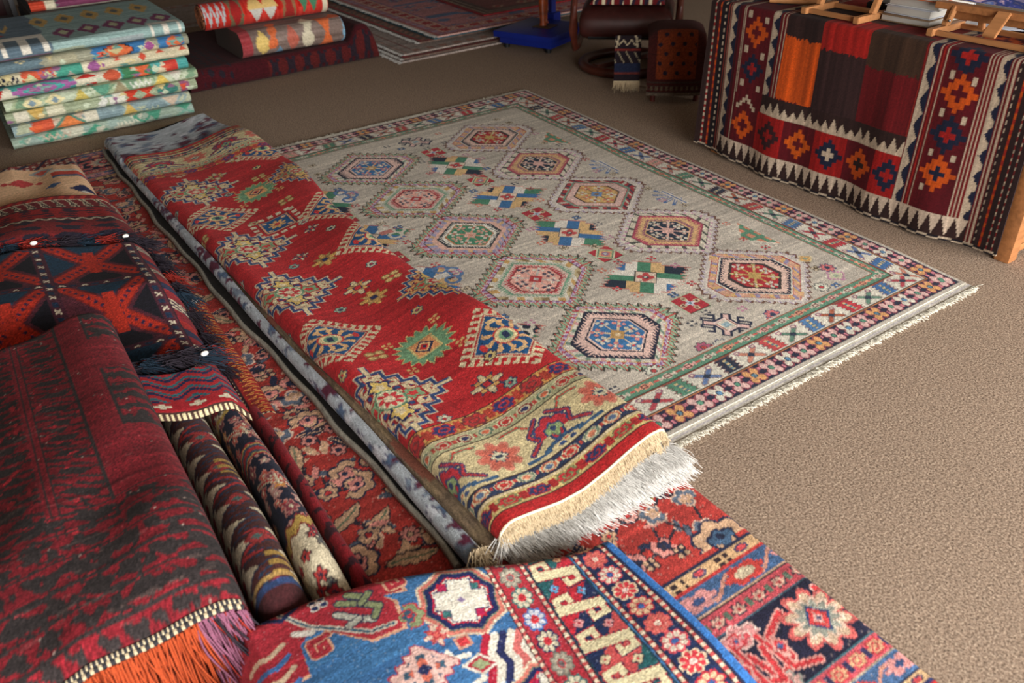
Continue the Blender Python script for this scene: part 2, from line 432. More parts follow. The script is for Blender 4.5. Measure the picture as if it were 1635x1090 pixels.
# ------------------------------------------------------------------ the big grey carpet laid open
GREY = (192, 182, 166)
NAVY, IVORY, REDK, GREENK, BLUEK, PINKK, GOLDK = (40, 44, 66), (216, 208, 190), (186, 46, 52), (74, 142, 108), (54, 116, 172), (224, 164, 146), (218, 178, 112)
LILAC, BRICK, DKLINE = (170, 150, 176), (160, 84, 58), (66, 58, 54)
def f_ns(C, u, v, idx, pets, ctrs, out, sc=1.0):
    e = (np.abs(u) > .86) & (np.abs(np.abs(v) - .42) < .16); C[e] = (206, 116, 130)
    u, v = u * 1.22, v * 1.22
    d = np.minimum(np.hypot(np.abs(u) - .5, np.abs(v) - .5), np.hypot(u, v)); r = np.hypot(u, v)
    m = (d < .38) | (r < .5)
    C[(d < .5) | (r < .6)] = out if np.ndim(out) == 1 else pick(idx, out)[(d < .5) | (r < .6)]
    C[m] = pick(idx, pets)[m]; C[r < .34] = NAVY; m = r < .25; C[m] = pick(idx, ctrs)[m]
def f_crab(C, u, v, idx):
    col = pick(idx, [(222, 160, 150), (206, 196, 176), (226, 150, 118), (210, 190, 170)])
    a = np.abs(u)
    m = (np.abs(v - (.5 - a * 1.1)) < .2) & (a < .72) | (np.abs(v + (.5 - a * 1.1)) < .2) & (a < .72)
    C[m] = col[m]
    s = np.maximum(a, np.abs(v) * .8); C[s < .26] = (120, 60, 60); m = s < .17; C[m] = col[m]
    m = (np.hypot(a - .9, v) < .16); C[m] = (200, 90, 80)
def f_leafs(C, u, v, idx):
    """serrated leaves with double axes and little flowers between them"""
    odd = np.mod(idx, 2)
    ucol = pick(idx // 2, [(196, 52, 62), (60, 110, 170), (216, 150, 138), (84, 140, 112), (46, 52, 72), (200, 70, 70), (74, 120, 170)])
    flip = np.where(np.mod(idx // 2, 2) == 0, 1, -1)
    uu = u * flip
    tooth = .42 + .3 * saw(v * 2.4 + .3 * uu)
    leaf = (odd == 0) & (np.abs(u + .12 * v * flip) < tooth) & (np.abs(v) < .86)
    edge = (odd == 0) & (np.abs(u + .12 * v * flip) < tooth + .1) & (np.abs(v) < .95)
    C[edge] = (120, 76, 74); C[leaf] = ucol[leaf]
    vein = leaf & (np.abs(u + .12 * v * flip) < .13) & (np.abs(v) < .66); C[vein] = (214, 186, 130)
    C[vein & (np.mod(np.floor((v + 5) * 5), 2) == 0)] = (90, 120, 130)
    wing = (odd == 1) & (np.abs(np.abs(u) * .9 - np.abs(v + .1) ) < .22) & (np.abs(u) < .8) & (np.abs(v) < .8)
    wc = pick(idx // 2, [(96, 140, 118), (190, 66, 76), (92, 120, 168), (206, 130, 104), (92, 134, 112), (176, 90, 60)])
    C[(odd == 1) & (np.abs(np.abs(u) * .9 - np.abs(v + .1)) < .3) & (np.abs(u) < .88) & (np.abs(v) < .86)] = (150, 130, 122)
    C[wing] = wc[wing]
    C[(odd == 1) & (np.abs(u) + np.abs(v + .1) < .34)] = (46, 56, 76)
    fl = (odd == 1) & (np.hypot(np.abs(np.abs(u) - .72) , v - .66) < .24); C[fl] = (150, 96, 120)
    fl = (odd == 1) & (np.hypot(np.abs(np.abs(u) - .72), v - .66) < .12); C[fl] = (222, 206, 180)

def hexd(dx, dy, b, a, c):
    k = (a - c) / b
    ds = (b - np.abs(dx)) * .66; dd = (a - np.abs(dy) - np.abs(dx) * k) / math.sqrt(1 + k * k)
    return np.minimum(ds, dd), ds < dd

def medallion(cv, cx, cy, spec):
    w = cv.win(cx, cy, .31, .31); C = cv.A[w]; dx = cv.X[w] - cx; dy = cv.T[w] - cy
    d, side = hexd(dx, dy, .262, .262, .05); p = np.where(side, dy, dx * 1.25)
    for (d0, d1, kind, cols, pitch) in spec['bands']:
        if kind == 'zz':
            lim = d0 + (d1 - d0) * .6 * saw(p / pitch)
            C[d > lim - .005] = cols[1]; C[d > lim + .0035] = cols[0]
            m = (d > lim + .004) & (saw(p / pitch * 2 + .5) < .3) & (d < d1 - .004); C[m] = cols[2]
        elif kind == 'solid': C[d > d0] = cols[0]
        elif kind == 'dash':
            m = d > d0; C[m] = pick(np.floor((p - d * .6) / pitch).astype(int), cols)[m]
        elif kind == 'serr':
            m = d > d0; C[m] = cols[0]; lim = d0 + (d1 - d0) * (.15 + .8 * saw(p / pitch)); C[d > lim] = cols[1]
    # corner stripes at the two long points
    m = (d > .016) & (d < .062) & (np.abs(dy) > .19) & (np.abs(dx) > .02) & (dx * dy > 0)
    if m.any(): C[m] = pick(np.floor((dx - dy) / .012).astype(int), spec['corner'])[m]
    f = d > .112; C[d > .106] = spec['rim']; C[f] = spec['field']
    if spec.get('branch'):
        for sx, sy in ((1, 1), (1, -1)):
            m = f & (np.abs(dx * sx - dy * sy) < .007) & (np.abs(dx) < .07); C[m] = spec['branch']
        for a, b in ((dx, dy), (dy, dx)):
            m = f & (np.abs(a) < .004) & (np.abs(b) < .08); C[m] = spec['branch']
    m = np.abs(dx) + np.abs(dy) < .036; C[m] = spec['core']; C[np.abs(dx) + np.abs(dy) < .014] = spec['branch'] if spec.get('branch') else IVORY
    cv.A[w] = C
    for i, (fx, fy) in enumerate(((-.066, -.0), (.066, 0), (0, -.086), (0, .086), (-.052, -.05), (.052, .05), (.052, -.05), (-.052, .05))):
        cv.M(cx + fx, cy + fy, .022, .022, f_x4, *spec['fl'][i // 4 % 2])

zzg = ((150, 184, 148), (70, 66, 56), (206, 90, 80))
zzw = ((206, 196, 186), (120, 82, 66), (160, 140, 176))
PURP = [(186, 60, 78), (190, 168, 196), (150, 100, 150), (190, 168, 196)]
def spec_blue(): return dict(bands=[(-.014, .024, 'zz', zzg, .040), (.020, .026, 'serr', (REDK, IVORY), .02), (.026, .038, 'dash', PURP, .012), (.038, .042, 'solid', (GOLDK,), 1),
    (.042, .058, 'dash', [IVORY, IVORY, (214, 150, 150), IVORY, (120, 150, 130)], .016), (.058, .06, 'solid', (DKLINE,), 1), (.06, .086, 'serr', (NAVY, (226, 186, 172)), .016), (.1, .106, 'solid', (NAVY,), 1)],
    corner=[(200, 60, 70), IVORY, (150, 170, 140)], rim=(232, 196, 180), field=(50, 112, 170), branch=(224, 196, 150), core=(196, 150, 84), fl=[(IVORY, (200, 60, 60)), ((214, 130, 120), IVORY)])
def spec_pink(): return dict(bands=[(-.014, .024, 'zz', zzg, .040), (.020, .026, 'serr', (REDK, IVORY), .02), (.026, .038, 'dash', PURP, .012), (.038, .04, 'solid', (DKLINE,), 1),
    (.04, .062, 'dash', [(196, 176, 128), (150, 124, 80), IVORY, (206, 160, 90), IVORY], .03), (.062, .082, 'serr', ((200, 196, 176), (110, 160, 128)), .014), (.084, .108, 'serr', ((214, 186, 170), (200, 48, 62)), .014)],
    corner=[(190, 60, 70), (200, 190, 206), (150, 170, 140)], rim=(150, 60, 60), field=(232, 166, 148), branch=(190, 178, 172), core=(190, 52, 56), fl=[((70, 70, 90), IVORY), (IVORY, (90, 80, 120))])
def spec_green(): return dict(bands=[(-.014, .024, 'zz', zzg, .040), (.020, .026, 'serr', (REDK, IVORY), .02), (.026, .038, 'dash', [(190, 60, 80), (176, 150, 180), (190, 160, 190)], .014), (.038, .04, 'solid', (DKLINE,), 1),
    (.04, .062, 'dash', [(150, 150, 186), (210, 170, 120), (150, 150, 186), (196, 160, 170)], .02), (.062, .082, 'solid', ((226, 176, 156),), 1), (.08, .104, 'serr', ((60, 64, 70), (228, 222, 206)), .013)],
    corner=[(200, 60, 70), (170, 160, 190), IVORY], rim=(196, 130, 80), field=(66, 140, 104), branch=(214, 140, 110), core=(220, 170, 150), fl=[((226, 160, 140), IVORY), (IVORY, (200, 90, 80))])
def spec_red(): return dict(bands=[(-.012, .014, 'zz', zzw, .04), (.02, .024, 'solid', ((214, 204, 190),), 1), (.026, .03, 'solid', ((176, 70, 58),), 1), (.03, .054, 'dash', [(218, 160, 130), (222, 178, 110), (150, 140, 176), (222, 170, 140)], .018),
    (.054, .057, 'solid', ((200, 80, 60),), 1), (.057, .064, 'solid', (IVORY,), 1), (.064, .086, 'serr', (NAVY, (228, 190, 172)), .016), (.1, .104, 'solid', (DKLINE,), 1)],
    corner=[(218, 160, 130), (222, 178, 110)], rim=(70, 50, 56), field=(192, 42, 50), branch=(196, 160, 84), core=(200, 162, 88), fl=[(IVORY, (150, 170, 170)), ((206, 186, 120), IVORY)])
def spec_navy(): return dict(bands=[(-.012, .014, 'zz', zzw, .04), (.016, .03, 'dash', [(206, 150, 176), IVORY, IVORY], .012), (.03, .033, 'solid', (DKLINE,), 1), (.033, .056, 'dash', [(214, 204, 180), (214, 204, 180), (80, 84, 76), (214, 204, 180)], .018),
    (.056, .06, 'solid', ((150, 70, 80),), 1), (.06, .084, 'serr', ((190, 70, 96), (222, 176, 118)), .016), (.088, .104, 'serr', ((222, 176, 118), (150, 80, 110)), .014)],
    corner=[(214, 170, 180), IVORY, (180, 160, 170)], rim=(222, 176, 118), field=(38, 52, 72), branch=(222, 170, 158), core=(222, 170, 158), fl=[(IVORY, (214, 180, 140)), ((222, 180, 160), IVORY)])
def spec_gold(): return dict(bands=[(-.012, .014, 'zz', zzw, .04), (.02, .024, 'solid', ((214, 204, 190),), 1), (.03, .034, 'solid', (DKLINE,), 1), (.034, .056, 'dash', [(178, 50, 56), (178, 50, 56), (200, 190, 170), (178, 50, 56), (70, 60, 76)], .018),
    (.056, .064, 'solid', ((120, 150, 130),), 1), (.066, .07, 'solid', ((180, 60, 60),), 1), (.07, .1, 'dash', [(226, 190, 176), (214, 170, 160)], .01), (.1, .104, 'solid', (DKLINE,), 1)],
    corner=[(214, 204, 190), IVORY], rim=(206, 150, 90), field=(216, 174, 100), branch=(140, 110, 80), core=(100, 140, 190), fl=[((214, 110, 90), IVORY), (IVORY, (180, 80, 80))])

def cross(cv, cx, cy, k):
    w = cv.win(cx, cy, .2); C = cv.A[w]; dx = cv.X[w] - cx; dy = cv.T[w] - cy
    U = (dx + dy) * .7071; V = (dy - dx) * .7071
    if k % 2: U, V = -U, V
    B, Wh, G, Go, N = (54, 112, 170), (222, 214, 200), (70, 136, 104), (220, 178, 116), (34, 48, 66)
    row = np.digitize(V, [-.042, 0, .042])
    top = [B, Wh, G, Go, N]; cols = [top, [Wh, Wh, G, G, G], [G, G, Wh, Wh, Wh], [N, Go, G, Wh, B]]
    if k >= 2: cols = [[N, Go, B, Wh, G], [Go, Go, B, B, B], [B, B, Go, Go, Go], [G, Wh, B, Go, N]]
    edge = .15 - .025 * saw(V / .024)
    inside = (np.abs(U + V * .35) < edge * np.where(row % 3 == 0, .95, 1.05)) & (np.abs(V) < .105 + .02 * (np.abs(U) < .06))
    rim = (np.abs(U + V * .35) < edge * np.where(row % 3 == 0, .95, 1.05) + .006) & (np.abs(V) < .11 + .02 * (np.abs(U) < .06))
    C[rim] = (206, 120, 104)
    ce = [np.digitize(U, [-.085, -.035, .02, .075]), np.digitize(U, [-.09, -.02, .02, .09]), np.digitize(U, [-.09, -.02, .02, .09]), np.digitize(U, [-.075, -.02, .035, .085])]
    for r in range(4):
        cc = np.asarray(cols[r], float)[ce[r]]; m = inside & (row == r); C[m] = cc[m]
    q = np.maximum(np.abs(U), np.abs(V)); C[q < .045] = DKLINE; C[q < .041] = (224, 200, 176)
    a = np.hypot(U, V); th = np.arctan2(V, U); C[a < .02 + .016 * np.abs(np.cos(2 * th))] = (206, 70, 70); C[a < .012] = (40, 48, 66); C[a < .006] = IVORY
    cv.A[w] = C

def dia_red(cv, cx, cy, k):
    w = cv.win(cx, cy, .1); C = cv.A[w]; dx = cv.X[w] - cx; dy = cv.T[w] - cy
    a = np.maximum(np.abs(dx), np.abs(dy)); p = np.where(np.abs(dx) > np.abs(dy), dy, dx)
    C[a < .056 + .012 * (saw(p / .022) > .5)] = (176, 182, 152); C[a < .055] = DKLINE; C[a < .052] = (188, 44, 56)
    if k % 2:
        r = np.abs(dx) + np.abs(dy); C[r < .058] = (206, 196, 160); C[r < .05] = (96, 140, 110); C[r < .04] = (220, 180, 120); C[r < .028] = (214, 120, 110); C[a < .012] = (80, 110, 170); C[a < .006] = IVORY
    else:
        for sx, sy in ((1, 0), (-1, 0), (0, 1), (0, -1)):
            q = np.hypot((dx - sx * .035) / .013, (dy - sy * .035) / .013); C[(q < 1)] = (206, 190, 150); C[q < .5] = (120, 60, 60)
        r = np.hypot(dx / .02, dy / .02); th = np.arctan2(dy, dx); C[r < .4 + .7 * np.abs(np.cos(2 * th))] = (200, 196, 206); C[r < .4] = (90, 140, 160)
    cv.A[w] = C

def hookstar(cv, cx, cy, c1, c2, s=1.0):
    w = cv.win(cx, cy, .12 * s); C = cv.A[w]; dx = (cv.X[w] - cx) / s; dy = (cv.T[w] - cy) / s
    U = (dx + dy) * .7071; V = (dy - dx) * .7071
    aU, aV = np.abs(U), np.abs(V)
    def L(m): C[m] = c1
    L((aU < .088) & (aV < .02)); L((aV < .075) & (aU < .02)); L((aU + aV) < .062)
    L((np.abs(aU - .045) < .005) & (aV < .06)); L((np.abs(aV - .055) < .006) & (aU > .04) & (aU < .068)); L((np.abs(aV - .032) < .005) & (aU < .092) & (aU > .04)); L((np.abs(aU - .088) < .005) & (aV > .014) & (aV < .036))
    C[(aU < .08) & (aV < .011)] = (224, 180, 170); C[(aV < .068) & (aU < .011)] = (224, 180, 170); C[(aU + aV) < .052] = (226, 196, 186)
    C[(aU + aV) < .042] = BRICK; C[(aU + aV) < .037] = IVORY; C[(aU + aV) < .022] = c2
    cv.A[w] = C

def half_motif(cv, cx, cy, k):
    w = cv.win(cx, cy, .17); C = cv.A[w]; dx = cv.X[w] - cx; dy = cv.T[w] - cy
    if k % 3 == 0:
        a = -dx / .11; h = .12 * (1 - np.clip(a, 0, 1))
        m = (a > 0) & (np.abs(dy) < h); C[(a > -.05) & (np.abs(dy) < h + .01)] = (206, 196, 176); C[m] = (90, 146, 114)
        m2 = m & (saw(dx / .05) > .45) & (saw(dy / .06) > .4); C[m2] = (222, 140, 106)
        for s in (-1, 1):
            for q in (.35, .75):
                r = np.hypot(dx + .11 * q, dy - s * (.12 * (1 - q) + .03)); C[(r < .026) & (r > .014)] = (214, 204, 186)
    elif k % 3 == 1:
        for ang in (-60, -35, -12, 12, 35, 60):
            c, s = math.cos(math.radians(ang)), math.sin(math.radians(ang)); al = -dx * c + dy * s; ac = dx * s + dy * c
            C[(al > .03) & (al < .125) & (np.abs(ac) < .008)] = (74, 112, 172)
            C[(al > .03) & (al < .1) & (np.abs(ac) < .003)] = (220, 214, 200)
        C[(np.abs(dx + .03) < .012) & (np.abs(dy) < .09)] = (216, 208, 190); C[(np.abs(dx + .03) < .005) & (np.abs(dy) < .085)] = (90, 120, 170)
    else:
        a = np.abs(dx + .04) + np.abs(dy); C[a < .08] = (214, 150, 160); C[a < .066] = (216, 204, 184); C[a < .05] = (210, 80, 88); C[a < .03] = (222, 196, 150)
    cv.A[w] = C

def mirror_half(cv, cx, cy, k):
    w = cv.win(cx, cy, .17); A = cv.A[w]; dx = -(cv.X[w] - cx); dy = cv.T[w] - cy
    col = (214, 206, 186) if k == 0 else (84, 122, 172)
    for s in (-1, 1):
        r = np.hypot(dx + .05, dy - s * .05); A[(r < .035) & (r > .02) & (dx < -.02)] = col
        r = np.hypot(dx + .085, dy - s * .015); A[(r < .03) & (r > .016) & (dy * s > 0)] = col
    A[(np.abs(dx + .03) < .03) & (np.abs(dy) < .02)] = (200, 120, 110) if k == 0 else (210, 206, 196)
    cv.A[w] = A

def build_grey():
    t_end = 3.08
    cv = Cv(-1.915, 0.0, 0.0, t_end, .0046, GREY)
    # narrow streaks of dyed yarn run across the width
    st = noise2(cv.n, cv.m, 2.2, 120, 3) * 9 + noise2(cv.n, cv.m, 12, 200, 4) * 6
    cv.A += st[..., None] * np.array([1, .95, .85])
    colA, colB, colZ = -1.395, -.655, -2.14
    tA = [2.575 - .492 * i for i in range(6)]
    sA = [spec_blue, spec_pink, spec_green, spec_pink, spec_blue]; sB = [spec_red, spec_navy, spec_gold, spec_navy, spec_red]; sZ = [spec_navy, spec_gold, spec_navy, spec_green, spec_red]
    for i in range(5):
        for cx, ss, sh in ((colA, sA, 0), (colB, sB, 0), (colZ, sZ, 0)): medallion(cv, cx, tA[i] + sh, ss[i]())
    for i in range(6):
        tc = 2.575 + .246 - .492 * i
        for cx in (-1.022, -1.768):
            if i in (0, 5): hookstar(cv, cx, tc - .065 if i == 0 else tc + .04, (46, 52, 76) if cx > -1.5 else (200, 90, 80), (140, 170, 180), 1.0)
            else: cross(cv, cx, tc, (0, 3, 2, 1)[(i - 1) % 4] if i != 1 else 0)
            if i < 5: dia_red(cv, cx, tA[i], i)
    for i, tc in enumerate([2.575 - .246 - .492 * k for k in range(4)]):
        half_motif(cv, -.345, tc, i if i in (0,) else (1 if i in (1, 2) else 3))
    for i, tc in enumerate([2.575 - .246 - .492 * k for k in range(4)]):
        mirror_half(cv, -1.705, tc, (0, 1, 0, 1)[i])
    cv.M(-.37, 2.60, .045, .04, f_step, [(1., (206, 190, 150)), (.75, (216, 168, 96)), (.4, (150, 160, 130))]); cv.M(-.385, 2.76, .06, .05, f_step, [(1., (190, 130, 160)), (.7, (196, 190, 160)), (.4, (150, 170, 140))])
    # scattered small flowers on the ground
    sm = [((206, 190, 160), (110, 90, 60), (96, 80, 60)), ((196, 56, 62), (60, 60, 80), None), ((70, 74, 86), IVORY, None), ((84, 120, 170), IVORY, (60, 70, 90)), ((214, 110, 84), IVORY, None), ((190, 120, 150), IVORY, None)]
    r = np.random.RandomState(4)
    for i in range(7):
        tc = 2.575 + .246 - .492 * i
        for cx in (-1.022, -1.768, -.30):
            for (ax, at) in ((-.16, .0), (.16, 0), (-.11, -.14), (.11, .14), (.12, -.1), (-.12, .1), (0, -.17), (.01, .17)):
                x, t = cx + ax + r.randn() * .008, tc + at + r.randn() * .008
                if t < .3 or t > 2.83 or x > -.37: continue
                # stay off the medallions
                if min(float(hexd(np.array(x - c), np.array(t - tt), .275, .275, .05)[0]) * -1 for c in (colA, colB, colZ) for tt in tA[:5]) < .012: continue
                c = sm[r.randint(6)]
                cv.M(x, t, .019, .017, f_x4, *c)
    for (x, t, c) in ((-1.44, 2.81, 0), (-.83, 2.81, 1), (-.51, 2.785, 0), (-1.2, 2.81, 2), (-.36, 2.7, 1), (-1.13, 2.835, 3)):
        cv.M(x, t, .036, .034, f_flower, [(212, 210, 190), (214, 110, 110), (190, 90, 120)][c % 3], [(206, 70, 70), (50, 60, 80)][c % 2], [(80, 84, 84), (60, 70, 110)][c % 2])
    # borders, measured from the edge inwards
    X, T = cv.X, cv.T
    dR = -X; dN = t_end - T; dF = T + .004; d = np.minimum(np.minimum(dR, dN), dF)
    alongX = (d < dR - 1e-9); p = np.where(alongX, X + 10, T + 10.02)
    def strip(a, b): return (d >= a) & (d < b)
    q = lambda a, b: 2 * (d - a) / (b - a) - 1
    cv.put(strip(.0, .26), GREY); cv.put(strip(.014, .018), DKLINE)
    cv.put(strip(.018, .1), NAVY)
    cv.band(strip(.02, .098), f_ns, p, q(.012, .106), .086, [IVORY, (222, 178, 170), (224, 160, 96), (222, 178, 170)], [(90, 140, 180), (90, 150, 120), (90, 130, 150), (90, 150, 120)], (150, 70, 80))
    cv.put(strip(.1, .104), (196, 120, 70)); cv.put(strip(.104, .109), DKLINE)
    cv.put(strip(.109, .192), (214, 208, 190)); cv.band(strip(.109, .192), f_leafs, p, q(.109, .192), .112)
    cv.put(strip(.192, .198), BRICK); cv.put(strip(.196, .2), DKLINE)
    cv.put(strip(.2, .246), (92, 144, 116)); cv.band(strip(.2, .246), f_crab, p, q(.2, .246), .098)
    cv.put(strip(.246, .25), BRICK); cv.put(strip(.254, .257), DKLINE)
    lum = cv.A.mean(-1, keepdims=True); cv.A = lum + .84 * (cv.A - lum)
    cv.age(.07, .03, 5)
    # geometry: almost flat, the right-hand side runs slightly askew
    P = np.stack([cv.X, cv.T, np.zeros_like(cv.X)], -1)
    wgt = np.clip((cv.X + 1.4) / 1.4, 0, 1)
    P[..., 0] -= .135 * wgt * cv.T / 3.05
    P[..., 0] += .006 * np.sin(cv.T * 3.1) * wgt
    P[..., 2] = .009 + .0014 * noise2(cv.n, cv.m, 60, 60, 8)
    rug = sheet('carpet', P, cv.A, .007, PILE, None, back=(150, 140, 125))
    tag(rug, 'large grey carpet with rows of hexagon medallions lying open on the floor', 'rug')
    # flat woven ends and knotted fringes
    xs = P[-1, :, 0]; n = 240
    for nm, row, sg, wd, mat in (('woven_end', P[-1], 1, .034, None), ('woven_end', P[0], -1, .014, None)):
        idx = np.linspace(0, cv.m - 1, 300).astype(int); e = row[idx]
        s = np.linspace(0, 1, 12)
        PP = e[None] + s[:, None, None] * np.array([0, sg * wd, 0]); PP[..., 2] = .006
        if sg < 0: PP = PP[::-1]
        ss = s if sg > 0 else s[::-1]
        CC = np.empty(PP.shape); CC[:] = (204, 199, 186); CC[(ss > .35) & (ss < .5)] = (190, 184, 186); CC[(ss > .75)] = (196, 188, 172)
        CC *= 1 + .08 * RS.randn(*CC.shape[:2], 1)
        sheet(nm, PP, CC, .004, FLAT, rug, edge=(190, 182, 168))
    for row, sg, L, wd in ((P[-1], 1, .022, .034), (P[0], -1, .016, .014)):
        b = np.stack([np.interp(np.linspace(0, cv.m - 1, 1500), np.arange(cv.m), row[:, k]) for k in range(3)], -1)
        b[:, 1] += sg * (wd - .003); b[:, 2] = .007
        fringe('fringe', b, (0.05, sg, .02), L, .0020, M_PALE, rug, .3, .0, .002)
    return rug
build_grey()
# ------------------------------------------------------------------ the folded rugs lying along the grey carpet
def left_x(t): return np.interp(t, [-.6, -.05, .45, .8, 1.4, 1.65, 2.2, 2.65, 3.17, 3.3], [-2.46, -2.45, -2.43, -2.405, -2.378, -2.37, -2.346, -2.312, -2.285, -2.28])
def right_x(t): return np.interp(t, [-.6, -.2, .3, .6, 1.17, 1.69, 2.1, 2.47, 2.75, 3.3], [-1.885, -1.835, -1.80, -1.79, -1.845, -1.86, -1.828, -1.80, -1.785, -1.775])
def top_z(x, t):
    """height of the pile's upper surface across the fold"""
    u = (x - left_x(t)) / (right_x(t) - left_x(t))
    z = np.interp(u, [0, .18, .36, .5, .66, .8, .92, 1.0, 1.06, 1.12], [.142, .128, .112, .114, .136, .163, .178, .176, .15, .09])
    g = np.interp(t, [-.6, .2, 1.2, 2.2, 2.9], [.74, .74, .82, .93, 1.0])
    return z * g + .010 * np.sin(t * 8.2 + 1.2) * np.clip((u - .5) * 2, 0, 1) + .005 * np.sin(t * 5.1 + x * 6) * np.clip(u, 0, 1) + .006 * np.sin(t * 2.3 + 1.0) * np.clip(u * 1.4, 0, 1)

def smooth_cols(a, k):
    ker = np.hanning(k + 2)[1:-1]; ker /= ker.sum(); p = np.pad(a, ((0, 0), (k // 2, k // 2)), mode='edge')
    return np.stack([np.convolve(r, ker, 'valid') for r in p])

def strip_profile(ts, xa, xb_, n, off, fold_r=.02, right_r=.02):
    """rows of points from under the left fold, over the top, to the right foot. Returns x,z arrays and u (rug coordinate = x on top)"""
    X = np.zeros((len(ts), n)); Z = X.copy(); U = X.copy()
    nf = 18; nr = 14
    for i, t in enumerate(ts):
        l = xa(t); xb = xb_ + float(right_x(t)); xs = np.linspace(l + fold_r, xb, n - nf - nr)
        z = top_z(xs, t) - off
        a = np.linspace(-.35, 1.57, nf)   # the rounded left fold
        X[i, :nf] = l + fold_r - fold_r * np.cos(a); Z[i, :nf] = z[0] - fold_r + fold_r * np.sin(a)
        X[i, nf:-nr] = xs; Z[i, nf:-nr] = z
        a = np.linspace(.1, 2.6, nr)      # and the right one, curling under
        X[i, -nr:] = xb + right_r * np.sin(a); Z[i, -nr:] = z[-1] - right_r + right_r * np.cos(a)
        U[i, :nf] = l + fold_r - fold_r * (1.57 - a[0] * 0 - np.linspace(-.35, 1.57, nf)); U[i, nf:-nr] = xs; U[i, -nr:] = xb + right_r * a
    k_ = 9
    Z[:, 3:-3] = smooth_cols(smooth_cols(Z, k_), k_ // 2 | 1)[:, 3:-3]; X[:, 3:-3] = smooth_cols(smooth_cols(X, k_), k_ // 2 | 1)[:, 3:-3]
    return X, np.maximum(Z, .012), U

RED = (178, 42, 46)
CR, NV, BL, PE, SG, GO = (214, 196, 158), (44, 48, 76), (40, 86, 128), (216, 160, 108), (134, 160, 128), (206, 168, 104)
def cream_med(C, u, v, ground=CR, out=(52, 74, 118), dots=(150, 36, 44)):
    p = np.where(u * v > 0, u - v, u + v)
    zz = saw(p * 2.6) * .22
    a = np.abs(u) + np.abs(v) + zz
    tip = np.minimum(np.abs(u), np.abs(v)) < .06
    a = np.where(tip & (np.maximum(np.abs(u), np.abs(v)) < 1.0), np.minimum(a, np.where(np.minimum(np.abs(u), np.abs(v)) < .035, .6, .95)), a)
    C[a < 1.08] = (206, 186, 160); C[a < 1.03] = out; C[a < .90] = (206, 186, 160); C[a < .87] = ground
    C[(a > .84) & (a < .87)] = (170, 60, 60)
    a = np.abs(u) + np.abs(v)
    m = (a < .70) & (a > .40) & (saw(u * 4.2) > .42) & (saw(v * 4.2) > .42); C[m] = dots
    m = (a < .70) & (a > .40) & (saw(u * 4.2) > .68) & (saw(v * 4.2) > .68); C[m] = out
    for (cx, cy, c, o) in ((0, -.34, (222, 190, 110), (44, 48, 90)), (0, .34, (222, 190, 110), (44, 48, 90)), (-.36, 0, (136, 166, 126), (176, 44, 50)), (.36, 0, (136, 166, 126), (176, 44, 50))):
        r = np.hypot((u - cx) / (.17 if cx == 0 else .2), (v - cy) / (.2 if cx == 0 else .15))
        r = r * (1 + .22 * np.cos(5 * np.arctan2(v - cy, u - cx))); C[r < 1.05] = o; C[r < .82] = c; C[(r < .4)] = (200, 60, 60) if cx else ground
    r = np.hypot(u, v); th = np.arctan2(v, u)
    C[r < .25] = (96, 140, 110); C[r < .22] = (208, 206, 170); C[r < .1 + .1 * np.abs(np.cos(4 * th))] = (196, 60, 66); C[r < .08] = (220, 200, 170)
def blue_med(C, u, v):
    a = np.abs(u) + np.abs(v); p = u - v; p2 = u + v
    comb = (a > .74) & (a < .98) & ((saw(np.where(u * v > 0, p, p2) * 4.6) > .55) | ((a > .9) & (saw(np.where(u * v > 0, p, p2) * 4.6 + .12) > .3)))
    C[comb] = (206, 190, 156)
    C[a < .76] = (206, 190, 156); C[a < .71] = (170, 60, 60); C[a < .67] = (206, 176, 150); C[a < .64] = (32, 78, 122)
    r = np.hypot(u, v * 1.05); th = np.arctan2(v, u)
    m = (r < .46) & (saw(th * 10 / 6.283 + .12 * np.sin(r * 22)) > .58) & (a < .6); C[m] = (214, 170, 120)
    C[r < .23] = (190, 52, 52); C[r < .2] = (214, 196, 150); C[r < .13] = (110, 150, 120); C[(np.abs(u) < .05) & (np.abs(v) < .09)] = (40, 50, 80)
    for s in (-1, 1):
        C[(np.abs(u - s * .46) < .05) & (np.abs(v) < .1 - np.abs(u - s * .46))] = (200, 60, 60); C[(np.abs(v - s * .46) < .05) & (np.abs(u) < .1)] = (206, 176, 130)
def small_blue(C, u, v):
    a = np.maximum(np.abs(u), np.abs(v))
    ring = (a > .78) & (a < 1.0) & (saw(np.where(np.abs(u) > np.abs(v), v, u) * 2.6) > .4); C[ring] = (208, 196, 170)
    C[a < .66] = NV; C[a < .63] = (220, 160, 120); C[a < .56] = (34, 84, 130)
    r = np.hypot(u, v); th = np.arctan2(v, u); C[r < .14 + .24 * np.abs(np.cos(4 * th)) ** .7] = (216, 170, 110); C[r < .12] = (190, 60, 60)
    for sx in (-1, 1):
        for sy in (-1, 1): C[np.hypot(u - sx * .42, v - sy * .42) < .09] = (216, 176, 140)
def arrowtips(cv, x, t, s):
    for ang in (45, 135, 225, 315):
        c, sn = math.cos(math.radians(ang)), math.sin(math.radians(ang))
        cv.M(x + c * s, t + sn * s, .018, .018, f_x4, (210, 170, 110), (200, 120, 80))

